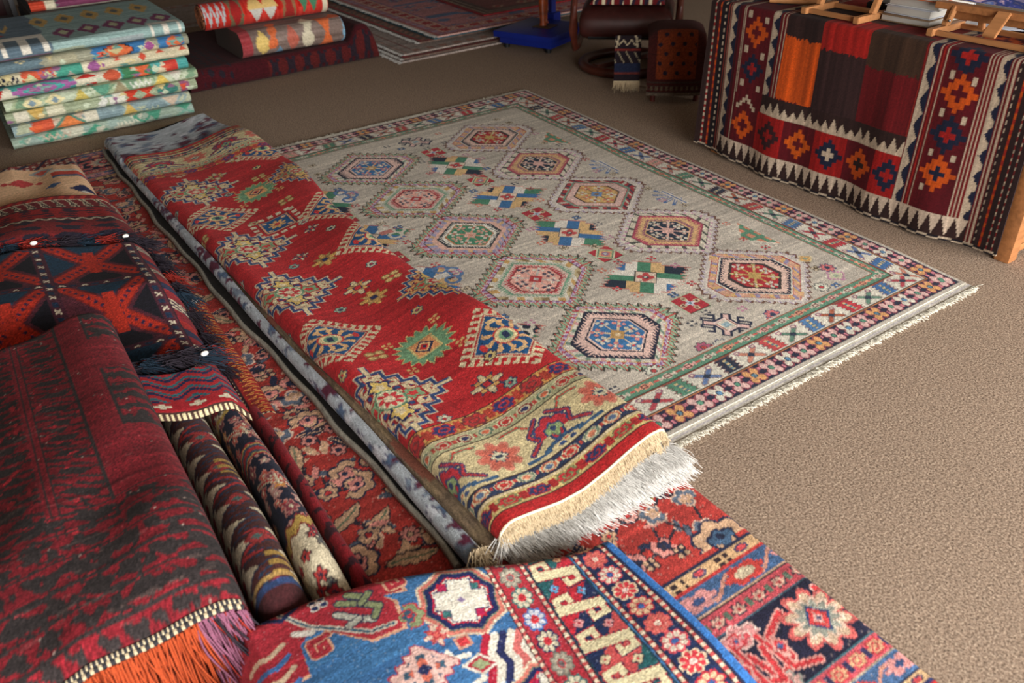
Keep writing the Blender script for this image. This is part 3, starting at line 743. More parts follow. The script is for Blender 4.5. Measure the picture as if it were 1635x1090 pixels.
def b_rosettes(C, u, v, idx, cols, outs, leaf):
    r = np.hypot(u, v); th = np.arctan2(v, u); odd = np.mod(idx, 2)
    rr = .5 + .25 * np.abs(np.cos(3 * th))
    cc = pick(idx, cols); oo = pick(idx, outs)
    m = r < rr + .2; C[m] = oo[m]; m = r < rr; C[m] = cc[m]; m = r < .38; C[m] = oo[m]; m = r < .24; C[m] = cc[m]
    m = (np.abs(u) > .76) & (np.abs(v) < .75 - .5 * np.abs(np.abs(u) - .88) - .5 * saw(v)); C[m] = leaf
def b_octs(C, u, v, idx, cols, outs):
    a = np.maximum(np.maximum(np.abs(u), np.abs(v)), (np.abs(u) + np.abs(v)) * .72)
    cc = pick(idx, cols); oo = pick(idx, outs)
    m = a < .78; C[m] = (208, 196, 160); m = a < .68; C[m] = oo[m]; m = a < .5; C[m] = (210, 198, 166); m = a < .34; C[m] = cc[m]
    m = (np.abs(u) > .86) & (np.abs(v) < .3); C[m] = (190, 80, 70)

def red_pattern(cv):
    st = noise2(cv.n, cv.m, 2.0, 120, 13) * 7 + noise2(cv.n, cv.m, 14, 300, 14) * 6
    cv.A += st[..., None] * np.array([1, .35, .35])
    L, Rr, Mi = -2.265, -1.845, -2.045
    # stars and flowers in the middle column
    for t in (2.384, .76): 
        cv.M(Mi, t, .108, .1, f_spiky, (112, 152, 116), (196, 180, 120), (214, 150, 100), 18)
        cv.M(Mi, t, .035, .035, f_dia, NV, (220, 180, 130), (196, 50, 50), NV); arrowtips(cv, Mi, t, .125)
    cv.M(-2.085, 1.145, .105, .1, small_blue)
    cv.M(-2.07, -.02, .1, .1, small_blue)
    for (x, t, k) in ((-2.0, 2.69, 0), (-2.035, 1.99, 1), (-2.05, 1.885, 0), (-2.06, 1.61, 1), (-2.12, 1.50, 2), (-1.99, .30, 0), (-2.13, .42, 0), (-2.0, 1.33, 2)):
        cv.M(x, t, .058 if k < 2 else .036, .052 if k < 2 else .034, f_snow, [(206, 190, 150), (208, 164, 92), (204, 190, 160)][k], [(196, 150, 90), (196, 160, 100), (150, 90, 80)][k], [(60, 58, 80), (150, 110, 70), (60, 60, 90)][k], [(190, 50, 56), (44, 50, 84), (190, 60, 60)][k])
    # side columns
    for t, kind in ((2.585, 'c'), (2.17, 'b'), (1.77, 'c'), (1.315, 'c'), (.93, 'b'), (.56, 'c'), (.16, 'b')):
        if kind == 'c': cv.M(L, t, .2, .2, cream_med)
        else: cv.M(L - .01, t, .19, .17, blue_med)
    for t, kind in ((2.56, 'b'), (2.08, 'g'), (1.62, 'b'), (1.215, 'b'), (.73, 'g'), (.3, 'b'), (-.1, 'g')):
        if kind == 'g': cv.M(Rr + .015, t, .155, .17, cream_med, (212, 166, 108), (44, 78, 124), (150, 50, 60))
        else: cv.M(Rr, t, .18, .19, blue_med)
    r = np.random.RandomState(9)
    pts = [(-2.18, 2.75), (-1.93, 2.60), (-1.95, 2.74), (-2.19, 2.33), (-1.97, 2.20), (-2.16, 1.98), (-1.95, 1.80), (-1.93, 1.93), (-2.17, 1.56), (-1.95, 1.42), (-2.16, 1.06), (-1.98, .98), (-2.0, 1.24), (-1.95, .5), (-2.15, .68), (-1.98, .62), (-2.33, 2.37), (-2.4, 2.0), (-2.4, 1.55), (-2.4, 1.1), (-2.42, .74)]
    for i, (x, t) in enumerate(pts):
        if i % 4 == 3: cv.M(x, t, .032, .026, f_x4, (208, 180, 120), (190, 60, 60), (150, 110, 70))
        else: cv.M(x, t, .024, .022, f_flower, [(200, 196, 170), (196, 176, 120), (150, 170, 150)][i % 3], [(190, 60, 60), (40, 70, 110)][i % 2], [(50, 60, 90), (70, 50, 60)][i % 2], 6)
    X, T = cv.X, cv.T
    def end(t0, sgn):
        d = (T - t0) * sgn           # grows towards the rug's end
        s = lambda a, b: (d >= a) & (d < b)
        q = lambda a, b: (2 * (d - a) / (b - a) - 1) * sgn
        p = X + 10
        cv.put(d >= 0, CR)
        cv.put(s(0, .066), (206, 152, 88)); cv.band(s(.003, .063), b_rosettes, p, q(0, .066), .098, [(190, 60, 60), (60, 60, 110)], [(120, 60, 60), (190, 60, 60)], (180, 70, 56))
        cv.put(s(.0, .004) | s(.062, .066), (60, 44, 44)); cv.put(s(.066, .07) , CR)
        cv.put(s(.07, .118), (176, 176, 136)); cv.band(s(.072, .116), b_octs, p, q(.07, .118), .066, [(190, 60, 56), (60, 60, 100), (206, 110, 80)], [(186, 56, 60), (150, 60, 60), (90, 120, 100)])
        cv.put(s(.118, .122) | s(.069, .072), (60, 44, 44))
        # wide cream border
        cv.put(s(.122, .285), (208, 192, 148))
        m0 = -2.14
        for k in (-1, 0, 1):
            cx = m0 + k * .34; y = t0 + sgn * .205
            cv.M(cx, y, .062, .062, f_flower, (206, 110, 92), (206, 190, 150), (206, 130, 110), 8); cv.M(cx, y, .03, .028, f_snow, (206, 200, 170), (206, 200, 170), (60, 70, 90), (60, 70, 90))
            for sd in (-1, 1):
                pts = [(cx + sd * .075, y + .05), (cx + sd * .12, y + .02), (cx + sd * .105, y - .015), (cx + sd * .15, y - .055)]
                cv.line(pts, .016, (70, 64, 100)); cv.line(pts, .007, (176, 60, 66))
                pts = [(cx + sd * .04, y - .065), (cx + sd * .1, y - .07), (cx + sd * .12, y - .045)]
                cv.line(pts, .012, (130, 150, 120)); cv.line(pts, .005, (196, 70, 60))
                cv.line([(cx + sd * .05, y + .068), (cx + sd * .12, y + .066)], .01, (60, 90, 120))
            cx += .17
            cv.M(cx, y - .005, .04, .05, f_palm, (190, 56, 66), (150, 170, 120), (60, 74, 110)); cv.line([(cx - .06, y + .06), (cx, y + .045), (cx + .06, y + .06)], .012, (60, 90, 120)); cv.M(cx + .005, y + .06, .03, .016, f_x4, (60, 80, 120), (190, 60, 60))
        cv.put(s(.285, .289), (60, 44, 44))
        cv.put(s(.289, .332), (50, 60, 86)); cv.band(s(.29, .331), b_octs, p, q(.289, .332), .07, [(190, 60, 56), (206, 130, 100), (90, 110, 140)], [(196, 60, 60), (120, 140, 120), (196, 110, 80)])
        cv.put(s(.332, .336), (60, 44, 44)); cv.put(s(.336, .344), CR)
        cv.put(s(.344, .388), (206, 184, 122)); cv.band(s(.345, .387), b_rosettes, p, q(.344, .388), .09, [(186, 54, 58), (50, 60, 100)], [(120, 130, 90), (170, 50, 60)], (170, 50, 50))
        cv.put(s(.388, .392), (60, 44, 44)); cv.put(s(.392, .9), (186, 44, 46))
    end(2.765, 1); end(.285, -1)
    cv.age(.09, .05, 21)

def build_red():
    t0, t1 = -.135, 3.19
    cv = Cv(-2.52, -1.70, t0, t1, .0040, RED)
    red_pattern(cv)
    ts = np.linspace(t0, t1, cv.n); n = cv.m
    X, Z, U = strip_profile(ts, left_x, -.004, n, .0, .042, .024)
    # look the knots up at the rug coordinate
    iu = np.clip((U - cv.x0) / cv.res, 0, n - 1).astype(int)
    C = np.take_along_axis(cv.A, iu[..., None].repeat(3, -1), 1)
    P = np.stack([X, np.broadcast_to(ts[:, None], X.shape).copy(), Z], -1)
    P[:, :, 1] += (.02 * (P[:, :, 0] + 2.05)) * np.clip((P[:, :, 1] - 2.4), 0, 1) * 0
    rug = sheet('folded_rug', P, C, .02, SHINY, None, back=(196, 160, 120), edge=(206, 178, 140), k=12)
    tag(rug, 'bright red rug with cream and blue diamond medallions folded on top of the long pile', 'rug', 'folded rugs in the long pile')
    # second thickness of the same fold, seen at the near end
    tt = np.linspace(2.2, t1 - .004, 40)
    X2, Z2, U2 = strip_profile(tt, lambda t: left_x(t) + .012, -.01, 90, .036, .016, .008)
    P2 = np.stack([X2, np.broadcast_to(tt[:, None], X2.shape).copy(), np.maximum(Z2, .016)], -1)
    C2 = np.empty(P2.shape); C2[:] = (176, 40, 42); C2 *= 1 + .1 * RS.randn(*C2.shape[:2], 1)
    sheet('lower_fold', P2, C2, .01, SHINY, rug, back=(190, 150, 110), edge=(200, 172, 132))
    # short cut fringes and the bound edge
    for (PP, dz, n_) in ((P[-1], -.005, 1500), (P[-1], -.016, 1500), (P2[-1], -.004, 1800), (P2[-1], -.012, 1500)):
        k = np.linspace(4, len(PP) - 2, n_); e = np.stack([np.interp(k, np.arange(len(PP)), PP[:, a]) for a in range(3)], -1)
        e[:, 2] += dz; e[:, 1] -= .004
        fringe('fringe', e, (0.0, 1, -.5), .013 if dz > -.01 else .019, .0015, M_CREAM, rug, .22, .003, .012)
    e = P[-1][2:-4]; b = MB().tube([(p[0], p[1] + .001, p[2] - .003) for p in e[::6]], .0035, 8).build('bound_edge', plain('white_overcast_yarn', (222, 208, 184), .9, .2, (300, 300, 300)), rug)
    # far end
    e = P[0][10:-30]; k = np.linspace(0, len(e) - 1, 500); e = np.stack([np.interp(k, np.arange(len(e)), e[:, a]) for a in range(3)], -1); e[:, 2] -= .008
    fringe('fringe', e, (0, -1, -.1), .014, .002, M_CREAM, rug, .3, .002)
    # frayed corner threads
    c = np.array([[left_x(3.18) + .012, 3.185, .09]]).repeat(50, 0) + RS.randn(50, 3) * .006
    fringe('loose_threads', c, (-.5, .8, -.5), .04, .0011, M_WHITE, rug, .6, .01, .02, 5, .4)
    return rug
build_red()

def folded_under(name, label, xa, xbf, t0, t1, zb, zt, col, mat, capc, res=.012):
    """a rug folded to a flat bundle lying under the others; closed cross-section with a rounded left fold"""
    ts = np.linspace(t0, t1, int((t1 - t0) / res)); prof = []
    m_f = 14
    for t in ts:
        l = xa(t); r = (zt(l, t) - zb) / 2; xb = xbf(t)
        a = np.linspace(-1.57, 1.57, m_f)
        xs = np.linspace(l + r, xb, 22)
        top = np.array([zt(x, t) for x in xs])
        left = np.stack([l + r - r * np.cos(a), zb + r + r * np.sin(a)], -1)
        right = np.array([[xb + .004, (top[-1] + zb) / 2]])
        bot = np.stack([xs[::-1][::4], np.full(len(xs[::-1][::4]), zb)], -1)
        prof.append(np.concatenate([left, np.stack([xs, top], -1)[1:], right, bot]))
    prof = np.array(prof); n, m = prof.shape[:2]
    P = np.concatenate([prof[..., :1], np.broadcast_to(ts[:, None, None], (n, m, 1)), prof[..., 1:]], -1)
    o = bundle(name, P, col(P, ts), capc, mat)
    tag(o, label, 'rug', 'folded rugs in the long pile')
    return o, P

def pal_floral(P, base, cols, seed, cell=.07):
    """loose floral marks seen on a fold"""
    n, m = P.shape[:2]; C = np.empty((n, m, 3)); C[:] = base
    A = np.concatenate([np.zeros((n, 1)), np.cumsum(np.hypot(np.diff(P[:, :, 0]), np.diff(P[:, :, 2])), 1)], 1); arc = A[0]
    T = P[..., 1]
    r = np.random.RandomState(seed)
    for k in range(int((T.max() - T.min()) * arc.max() / cell ** 2 * 1.6)):
        ct, ca = r.uniform(T.min(), T.max()), r.uniform(0, arc.max()); s = r.uniform(.3, .75) * cell; c = cols[r.randint(len(cols))]; an = r.rand() * 6.28; st = r.uniform(.25, 1)
        dx, dy = T - ct, A - ca; u = dx * np.cos(an) + dy * np.sin(an); v = (-dx * np.sin(an) + dy * np.cos(an)) / st
        d = np.hypot(u, v) * (1 + .25 * np.sin(5 * np.arctan2(v, u) + k)); C[d < s * .7] = (98, 96, 116); C[d < s * .6] = c
    return C * (1 + .06 * r.randn(n, m, 1))

# pale blue rug with plum flowers: its fold shows as a long roll, its far end lies open
GB = (172, 180, 186)
def z_blue(x, t):
    far = top_z(np.array([max(x, float(left_x(t)) + .01)]), np.array(t))[0] - (.028 if t > -.16 else .012)
    roll = .074 + .004 * math.sin(t * 6)
    k = min(max((t - .16) / .1, 0), 1)
    return far * (1 - k) + roll * k
def xb_blue(t):
    k = min(max((t - .20) / .05, 0), 1)
    return (float(right_x(t)) - .02) * (1 - k) + (xa_ol(t) - .003) * k
def xa_ol(t): return float(np.interp(t, [0, 1.2, 2.0, 2.6, 3.2], [-2.435, -2.392, -2.374, -2.342, -2.322]))
def xa_blue(t): return float(np.interp(t, [-.6, -.2, 1.1, 1.8, 2.3, 2.6, 3.3], [-2.462, -2.468, -2.432, -2.412, -2.392, -2.377, -2.368]))
o, P = folded_under('folded_rug', 'pale blue rug with plum flowers folded under the bright red one', xa_blue, xb_blue, -.56, 3.185, .028, z_blue,
    lambda P, ts: pal_floral(P, GB, [(92, 38, 58), (84, 104, 132), (196, 200, 206), (120, 134, 150), (100, 44, 64), (92, 38, 58)], 31, .075), PILE, (110, 116, 128))
BLUE_RUG = o
e = P[0][4:33]; k = np.linspace(0, len(e) - 1, 420); e = np.stack([np.interp(k, np.arange(len(e)), e[:, a]) for a in range(3)], -1); e[:, 2] -= .006
fringe('fringe', e, (0, -1, -.2), .014, .002, M_WHITE, o, .3, .002)

# the brownish back of a rug showing between the two
def z_ol(x, t): return top_z(np.array([float(left_x(t)) + .03]), np.array(t))[0] - .062 + .006 * math.sin(t * 11)
def col_ol(P, ts):
    C = np.empty(P.shape); C[:] = (128, 110, 88); n, m = P.shape[:2]
    r = np.random.RandomState(3); C += (noise2(n, m, 3, 5, 4) * 12)[..., None] * np.array([1, .9, .5]); C[:, ::3] *= .86; C *= 1 + .1 * r.randn(n, m, 1)
    C[(noise2(n, m, 16, 4, 9) > .9)] = (140, 86, 70); return C
o, P = folded_under('folded_rug', 'olive brown backed rug squeezed between the red rug and the pale blue fold', xa_ol, lambda t: float(left_x(t)) + .06, .3, 3.175, .028, z_ol, col_ol, OLDP, (120, 100, 80))
c = np.array([[-2.335, 3.178, .075]]).repeat(160, 0) + RS.randn(160, 3) * np.array([.012, .004, .006])
fringe('fringe', c, (-.1, 1, -.55), .035, .0016, M_CREAM, o, .45, .008, .02, 5, .4, .006)

# the lowest rug: a turned-up grey edge along the left side, a folded body filling the pile, white fringe at the near end
ts = np.linspace(-.56, 3.155, 260)
xl = np.interp(ts, [-.56, .3, 1.15, 1.9, 2.4, 2.76, 3.2], [-2.492, -2.49, -2.47, -2.445, -2.41, -2.398, -2.388])
wob = .006 * np.sin(ts * 7) + .004 * np.sin(ts * 17)
e = np.array([0, .004, .009, .014, .02, .034, .05])
w0 = np.linspace(0, 1, 60)
X = np.concatenate([xl[:, None] + wob[:, None] + e[None], (xl + .06)[:, None] * (1 - w0[None]) + (right_x(ts) - .012)[:, None] * w0[None]], 1)
Zs = np.concatenate([np.interp(e, [0, .004, .009, .014, .02, .034], [.034, .040, .041, .036, .026, .022]), np.full(60, .022)])
TT = np.broadcast_to(ts[:, None], X.shape)
body = top_z(X, TT) - np.where(TT > 2.12, .055, .032)
k = np.clip((X - (left_x(ts)[:, None] + .075)) / .03, 0, 1) * np.clip((TT - .32) / .12, 0, 1)
Z = Zs[None] * (1 - k) + np.maximum(body, .022) * k
P = np.stack([X, TT, Z], -1)
C = np.empty(P.shape); C[:] = (142, 138, 126); C[:, 4:] = (44, 40, 38); C *= 1 + .08 * RS.randn(*C.shape[:2], 1)  # near black past the grey edge: the gap's deep shade put into the colour
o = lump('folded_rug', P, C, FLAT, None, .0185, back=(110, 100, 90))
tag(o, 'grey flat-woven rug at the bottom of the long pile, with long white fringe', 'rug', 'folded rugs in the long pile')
# two layers of long white fringe at its near end
for (dz, dt, n, L) in ((.05, -.012, 3000, .06), (.024, .0, 3000, .06)):
    x = np.linspace(-2.27, -1.70, n); e = np.stack([x, np.full(n, 3.17 + dt), np.full(n, dz) + .018 * np.clip((x + 2.0) / .3, 0, 1)], -1)
    e += RS.randn(n, 3) * np.array([.002, .003, .002])
    fringe('fringe', e, (.3, 1, -.1), L, .0013, M_WHITE, o, .16, .02, .014, 5, .25, .005)
# ------------------------------------------------------------------ the old red floral carpet lying under everything
OR = (172, 60, 54)
PK, TN, NB, SBl, SG2, DK = (216, 142, 132), (202, 164, 132), (40, 46, 70), (70, 96, 124), (110, 124, 100), (50, 44, 54)

def vine_field(cv_, x0, x1, t0, t1, seed, cell=.15, sc=1.0):
    """angular floral scrolls: palmettes, leaves and blossoms joined by stems"""
    class SC_:
        def M(s, x, t, a, b, *k, **kw): cv_.M(x, t, a * sc, b * sc, *k, **kw)
        def line(s, *k): cv_.line(*k)
    cv = SC_()
    r = np.random.RandomState(seed); nodes = []
    for j, t in enumerate(np.arange(t0 + cell * .4, t1, cell)):
        for x in np.arange(x0 + cell * (.3 + .5 * (j % 2)), x1, cell):
            nodes.append((x + r.randn() * .02, t + r.randn() * .02))
    nodes = np.array(nodes)
    for i, (x, t) in enumerate(nodes):
        d = np.hypot(nodes[:, 0] - x, nodes[:, 1] - t); k = np.argsort(d)[1:4]
        for q in k[:2]:
            m = ((x + nodes[q, 0]) / 2 + r.randn() * .03, (t + nodes[q, 1]) / 2 + r.randn() * .03)
            cv.line([(x, t), m, tuple(nodes[q])], .008, DK)
            if r.rand() < .9:
                cv.M(m[0], m[1], .034, .02, f_leaf, [TN, TN, PK, (84, 94, 110), NB][r.randint(5)], DK if r.rand() < .6 else (214, 170, 150), rot=r.randint(0, 8) * 45)
    for i, (x, t) in enumerate(nodes):
        k = r.randint(7); rot = r.randint(0, 8) * 45
        if k == 0: cv.M(x, t, .05, .05, f_palm, TN, PK, NB, rot=rot)
        elif k == 1: cv.M(x, t, .042, .05, f_palm, (92, 104, 120), TN, (214, 180, 160), rot=rot)
        elif k == 2: cv.M(x, t, .034, .034, f_flower, PK, TN, DK, 8); cv.M(x - .03, t + .035, .034, .02, f_leaf, TN, NB, rot=rot)
        elif k == 3: cv.M(x, t, .036, .036, f_flower, TN, (190, 60, 60), NB, 6); cv.M(x + .04, t - .02, .03, .018, f_leaf, PK, DK, rot=rot)
        elif k == 4: cv.M(x, t, .075, .036, f_leaf, TN, DK, SG2, rot=rot)
        elif k == 5: cv.M(x, t, .04, .05, f_palm, PK, NB, DK, rot=rot); cv.M(x + .03, t + .03, .026, .026, f_x4, TN, NB, DK)
        else: cv.M(x, t, .05, .026, f_leaf, NB, (220, 180, 160), TN, rot=rot); cv.M(x - .02, t + .03, .03, .03, f_flower, PK, NB, DK, 6)

def b_oldblue(C, u, v, idx):
    odd = np.mod(idx, 2); r = np.hypot(u, v); th = np.arctan2(v, u)
    m = np.abs(v - .55 * np.sin(u * 3.14)) < .16; C[m] = (212, 150, 130)
    m = (odd == 0) & (r < .62 + .22 * np.abs(np.cos(3 * th))); C[m] = (200, 70, 64); m = (odd == 0) & (r < .4); C[m] = (206, 190, 160)
    m = (odd == 1) & (r < .5 + .25 * np.abs(np.cos(3 * th))); C[m] = (220, 150, 146); m = (odd == 1) & (r < .26); C[m] = (60, 80, 120)
def b_oldpink(C, u, v, idx):
    r = np.hypot(u, v); th = np.arctan2(v, u)
    m = r < .42 + .3 * np.abs(np.cos(3 * th)); C[m] = (52, 50, 62); m = r < .3 + .26 * np.abs(np.cos(3 * th)); C[m] = (212, 170, 150)
    C[r < .2] = (180, 60, 66); m = (np.abs(u) > .78) & (np.abs(v) < .45); C[m] = (96, 112, 96)
def b_oldtan(C, u, v, idx):
    odd = np.mod(idx, 2)
    m = (odd == 0) & (saw(u * 1.2 + .25) > .35) & (saw(v * .9 + .25) > .35) & (np.abs(u) < .7) & (np.abs(v) < .8); C[m] = (54, 42, 44)
    m = (odd == 1) & (np.hypot(u, v) < .62); C[m] = (60, 64, 96); m = (odd == 1) & (np.hypot(u, v) < .42); C[m] = (196, 76, 80)

def build_old():
    cv = Cv(-3.05, -1.715, -.66, 3.99, .0046, OR)
    st = noise2(cv.n, cv.m, 3, 90, 17) * 8 + noise2(cv.n, cv.m, 30, 60, 18) * 6; cv.A += st[..., None] * np.array([1, .4, .4])
    vine_field(cv, -2.75, -2.25, -.5, 3.35, 6, .1, .92); vine_field(cv, -2.3, -1.72, 3.05, 3.44, 12, .10, .68)
    cv.M(-1.79, 3.425, .06, .055, f_palm, TN, SBl, NB); cv.M(-1.85, 3.2, .03, .045, f_palm, SBl, NB, (160, 150, 90)); cv.M(-1.93, 3.25, .03, .03, f_flower, (220, 160, 150), (190, 60, 60), DK, 8)
    X, T = cv.X, cv.T; p = X + 10
    def end(t0, sg):
        d = (T - t0) * sg; s = lambda a, b: (d >= a) & (d < b); q = lambda a, b: (2 * (d - a) / (b - a) - 1) * sg
        cv.put(s(-.006, 0), NB); cv.put(s(0, .036), (204, 166, 124)); cv.band(s(0, .036), b_oldtan, p, q(0, .036), .07)
        cv.put(s(.036, .042), (186, 60, 56)); cv.put(s(.042, .112), (70, 98, 136)); cv.band(s(.044, .11), b_oldblue, p, q(.042, .112), .15)
        cv.put(s(.108, .114), TN); cv.put(s(.114, .119), DK)
        cv.put(s(.119, .168), (198, 84, 92)); cv.band(s(.12, .167), b_oldpink, p, q(.119, .168), .066); cv.put(s(.168, .172), (70, 96, 110))
        cv.put(s(.172, .352), (38, 38, 58))
        # navy main border with red arabesques round pale rosettes
        for k in range(-1, 5):
            cx = -1.79 - k * .36; y = t0 + sg * .262
            for sd in (-1, 1):
                pts = [(cx + sd * .06, y - .06), (cx + sd * .13, y - .03), (cx + sd * .12, y + .03), (cx + sd * .18, y + .06), (cx + sd * .2, y - .02)]
                cv.line(pts, .022, (226, 160, 150)); cv.line(pts, .013, (200, 62, 66))
                pts = [(cx + sd * .08, y + .07), (cx + sd * .14, y + .05), (cx + sd * .15, y - .06)]
                cv.line(pts, .02, (226, 160, 150)); cv.line(pts, .011, (200, 62, 66))
                cv.M(cx + sd * .125, y, .022, .032, f_dia, (226, 160, 150), (200, 62, 66), (66, 96, 140)); cv.M(cx + sd * .165, y - .062, .02, .02, f_flower, (220, 140, 140), (66, 90, 130), (200, 62, 66), 6)
            cv.M(cx, y, .088, .08, f_flower, (208, 180, 152), (208, 170, 150), (206, 100, 96), 10); cv.M(cx, y, .06, .056, f_flower, (150, 152, 140), (214, 190, 160), (220, 190, 170), 12)
            cv.M(cx, y, .034, .04, f_dia, (50, 70, 110), (206, 70, 70), (206, 70, 70), (220, 170, 160), (50, 70, 110))
            cv.M(cx - .18, y - .07, .04, .03, f_palm, (220, 150, 146), (200, 80, 86), (226, 190, 180)); cv.M(cx - .18, y + .072, .036, .03, f_flower, (206, 160, 150), (200, 70, 80), (150, 150, 140), 8)
        cv.put(s(.352, .357), (70, 110, 120)); cv.put(s(.357, .402), (206, 90, 100)); cv.band(s(.358, .4), b_rosettes, p, q(.357, .402), .06, [(218, 170, 130), (212, 160, 126)], [(200, 80, 90), (190, 60, 70)], (60, 56, 90))
        cv.put(s(.402, .407), (160, 150, 130)); cv.put(s(.407, .462), (76, 106, 146)); cv.band(s(.408, .46), b_oldblue, p, q(.407, .462), .13)
        cv.put(s(.462, .466), NB); cv.put(s(.466, .492), (206, 170, 128)); cv.band(s(.467, .491), b_oldtan, p, q(.466, .492), .06); cv.put(s(.492, .497), (50, 56, 100)); cv.put(s(.497, .8), (196, 50, 46))
    end(3.475, 1); end(-.16, -1)
    cv.age(.1, .07, 33)
    # moth-eaten pale flecks
    fl = RS.rand(cv.n, cv.m) > .985; cv.A[fl] = cv.A[fl] * .5 + np.array([215, 190, 175]) * .5
    xr = np.where(cv.ts < 3.175, -1.93, -1.718)
    xr = np.convolve(np.pad(xr, 5, mode='edge'), np.ones(11) / 11, 'valid')
    s = (cv.X - cv.x0) / (cv.X.max() - cv.x0)
    P = np.stack([np.minimum(cv.X, xr[:, None] - (1 - s) * .002), cv.T, .0095 + .0006 * noise2(cv.n, cv.m, 50, 50, 2)], -1)
    e = np.clip((P[..., 0] - (xr[:, None] - .012)) / .012, 0, 1); P[..., 2] -= .004 * e ** 2
    P[..., 2] += .012 * np.exp(-((P[..., 1] - 4.0) / .3) ** 2) * 0
    o = sheet('floral_carpet', P, cv.A, .0085, OLDP, None, back=(150, 80, 76), k=14)
    tag(o, 'worn red floral carpet with navy end border lying on the floor under the long pile', 'rug')
    b = np.stack([np.linspace(-2.3, -1.73, 800), np.full(800, 3.985), np.full(800, .007)], -1)
    fringe('fringe', b, (.05, 1, 0), .03, .0015, M_WHITE, o, .25, 0, .003)
build_old()

# ------------------------------------------------------------------ blue rug folded over at the front
BLF, BRD = (66, 116, 166), (174, 50, 62)
FRS = [(206, 198, 172), (56, 128, 120)], [(208, 206, 214), (60, 110, 170)], [(206, 196, 170), (34, 44, 84)], [(190, 182, 160), (150, 150, 140)]
def rosette8(C, u, v, pet, ctr, out):
    r = np.hypot(u, v); th = np.arctan2(v, u)
    rr = .5 + .42 * np.abs(np.cos(4 * th)) ** .5
    C[r < rr + .12] = out; C[r < rr] = pet; C[(np.abs(np.sin(4 * th)) > .93) & (r < .75)] = out; C[r < .3] = out; C[r < .22] = ctr
def spiral(cv, x, t, s, c, w, fx=1, fy=1):
    pts = [(0, 0), (1, 0), (1, .9), (.25, .9), (.25, .4), (.62, .4), (.62, .62)]
    cv.line([(x + fx * a * s, t + fy * b * s) for a, b in pts], w, c)

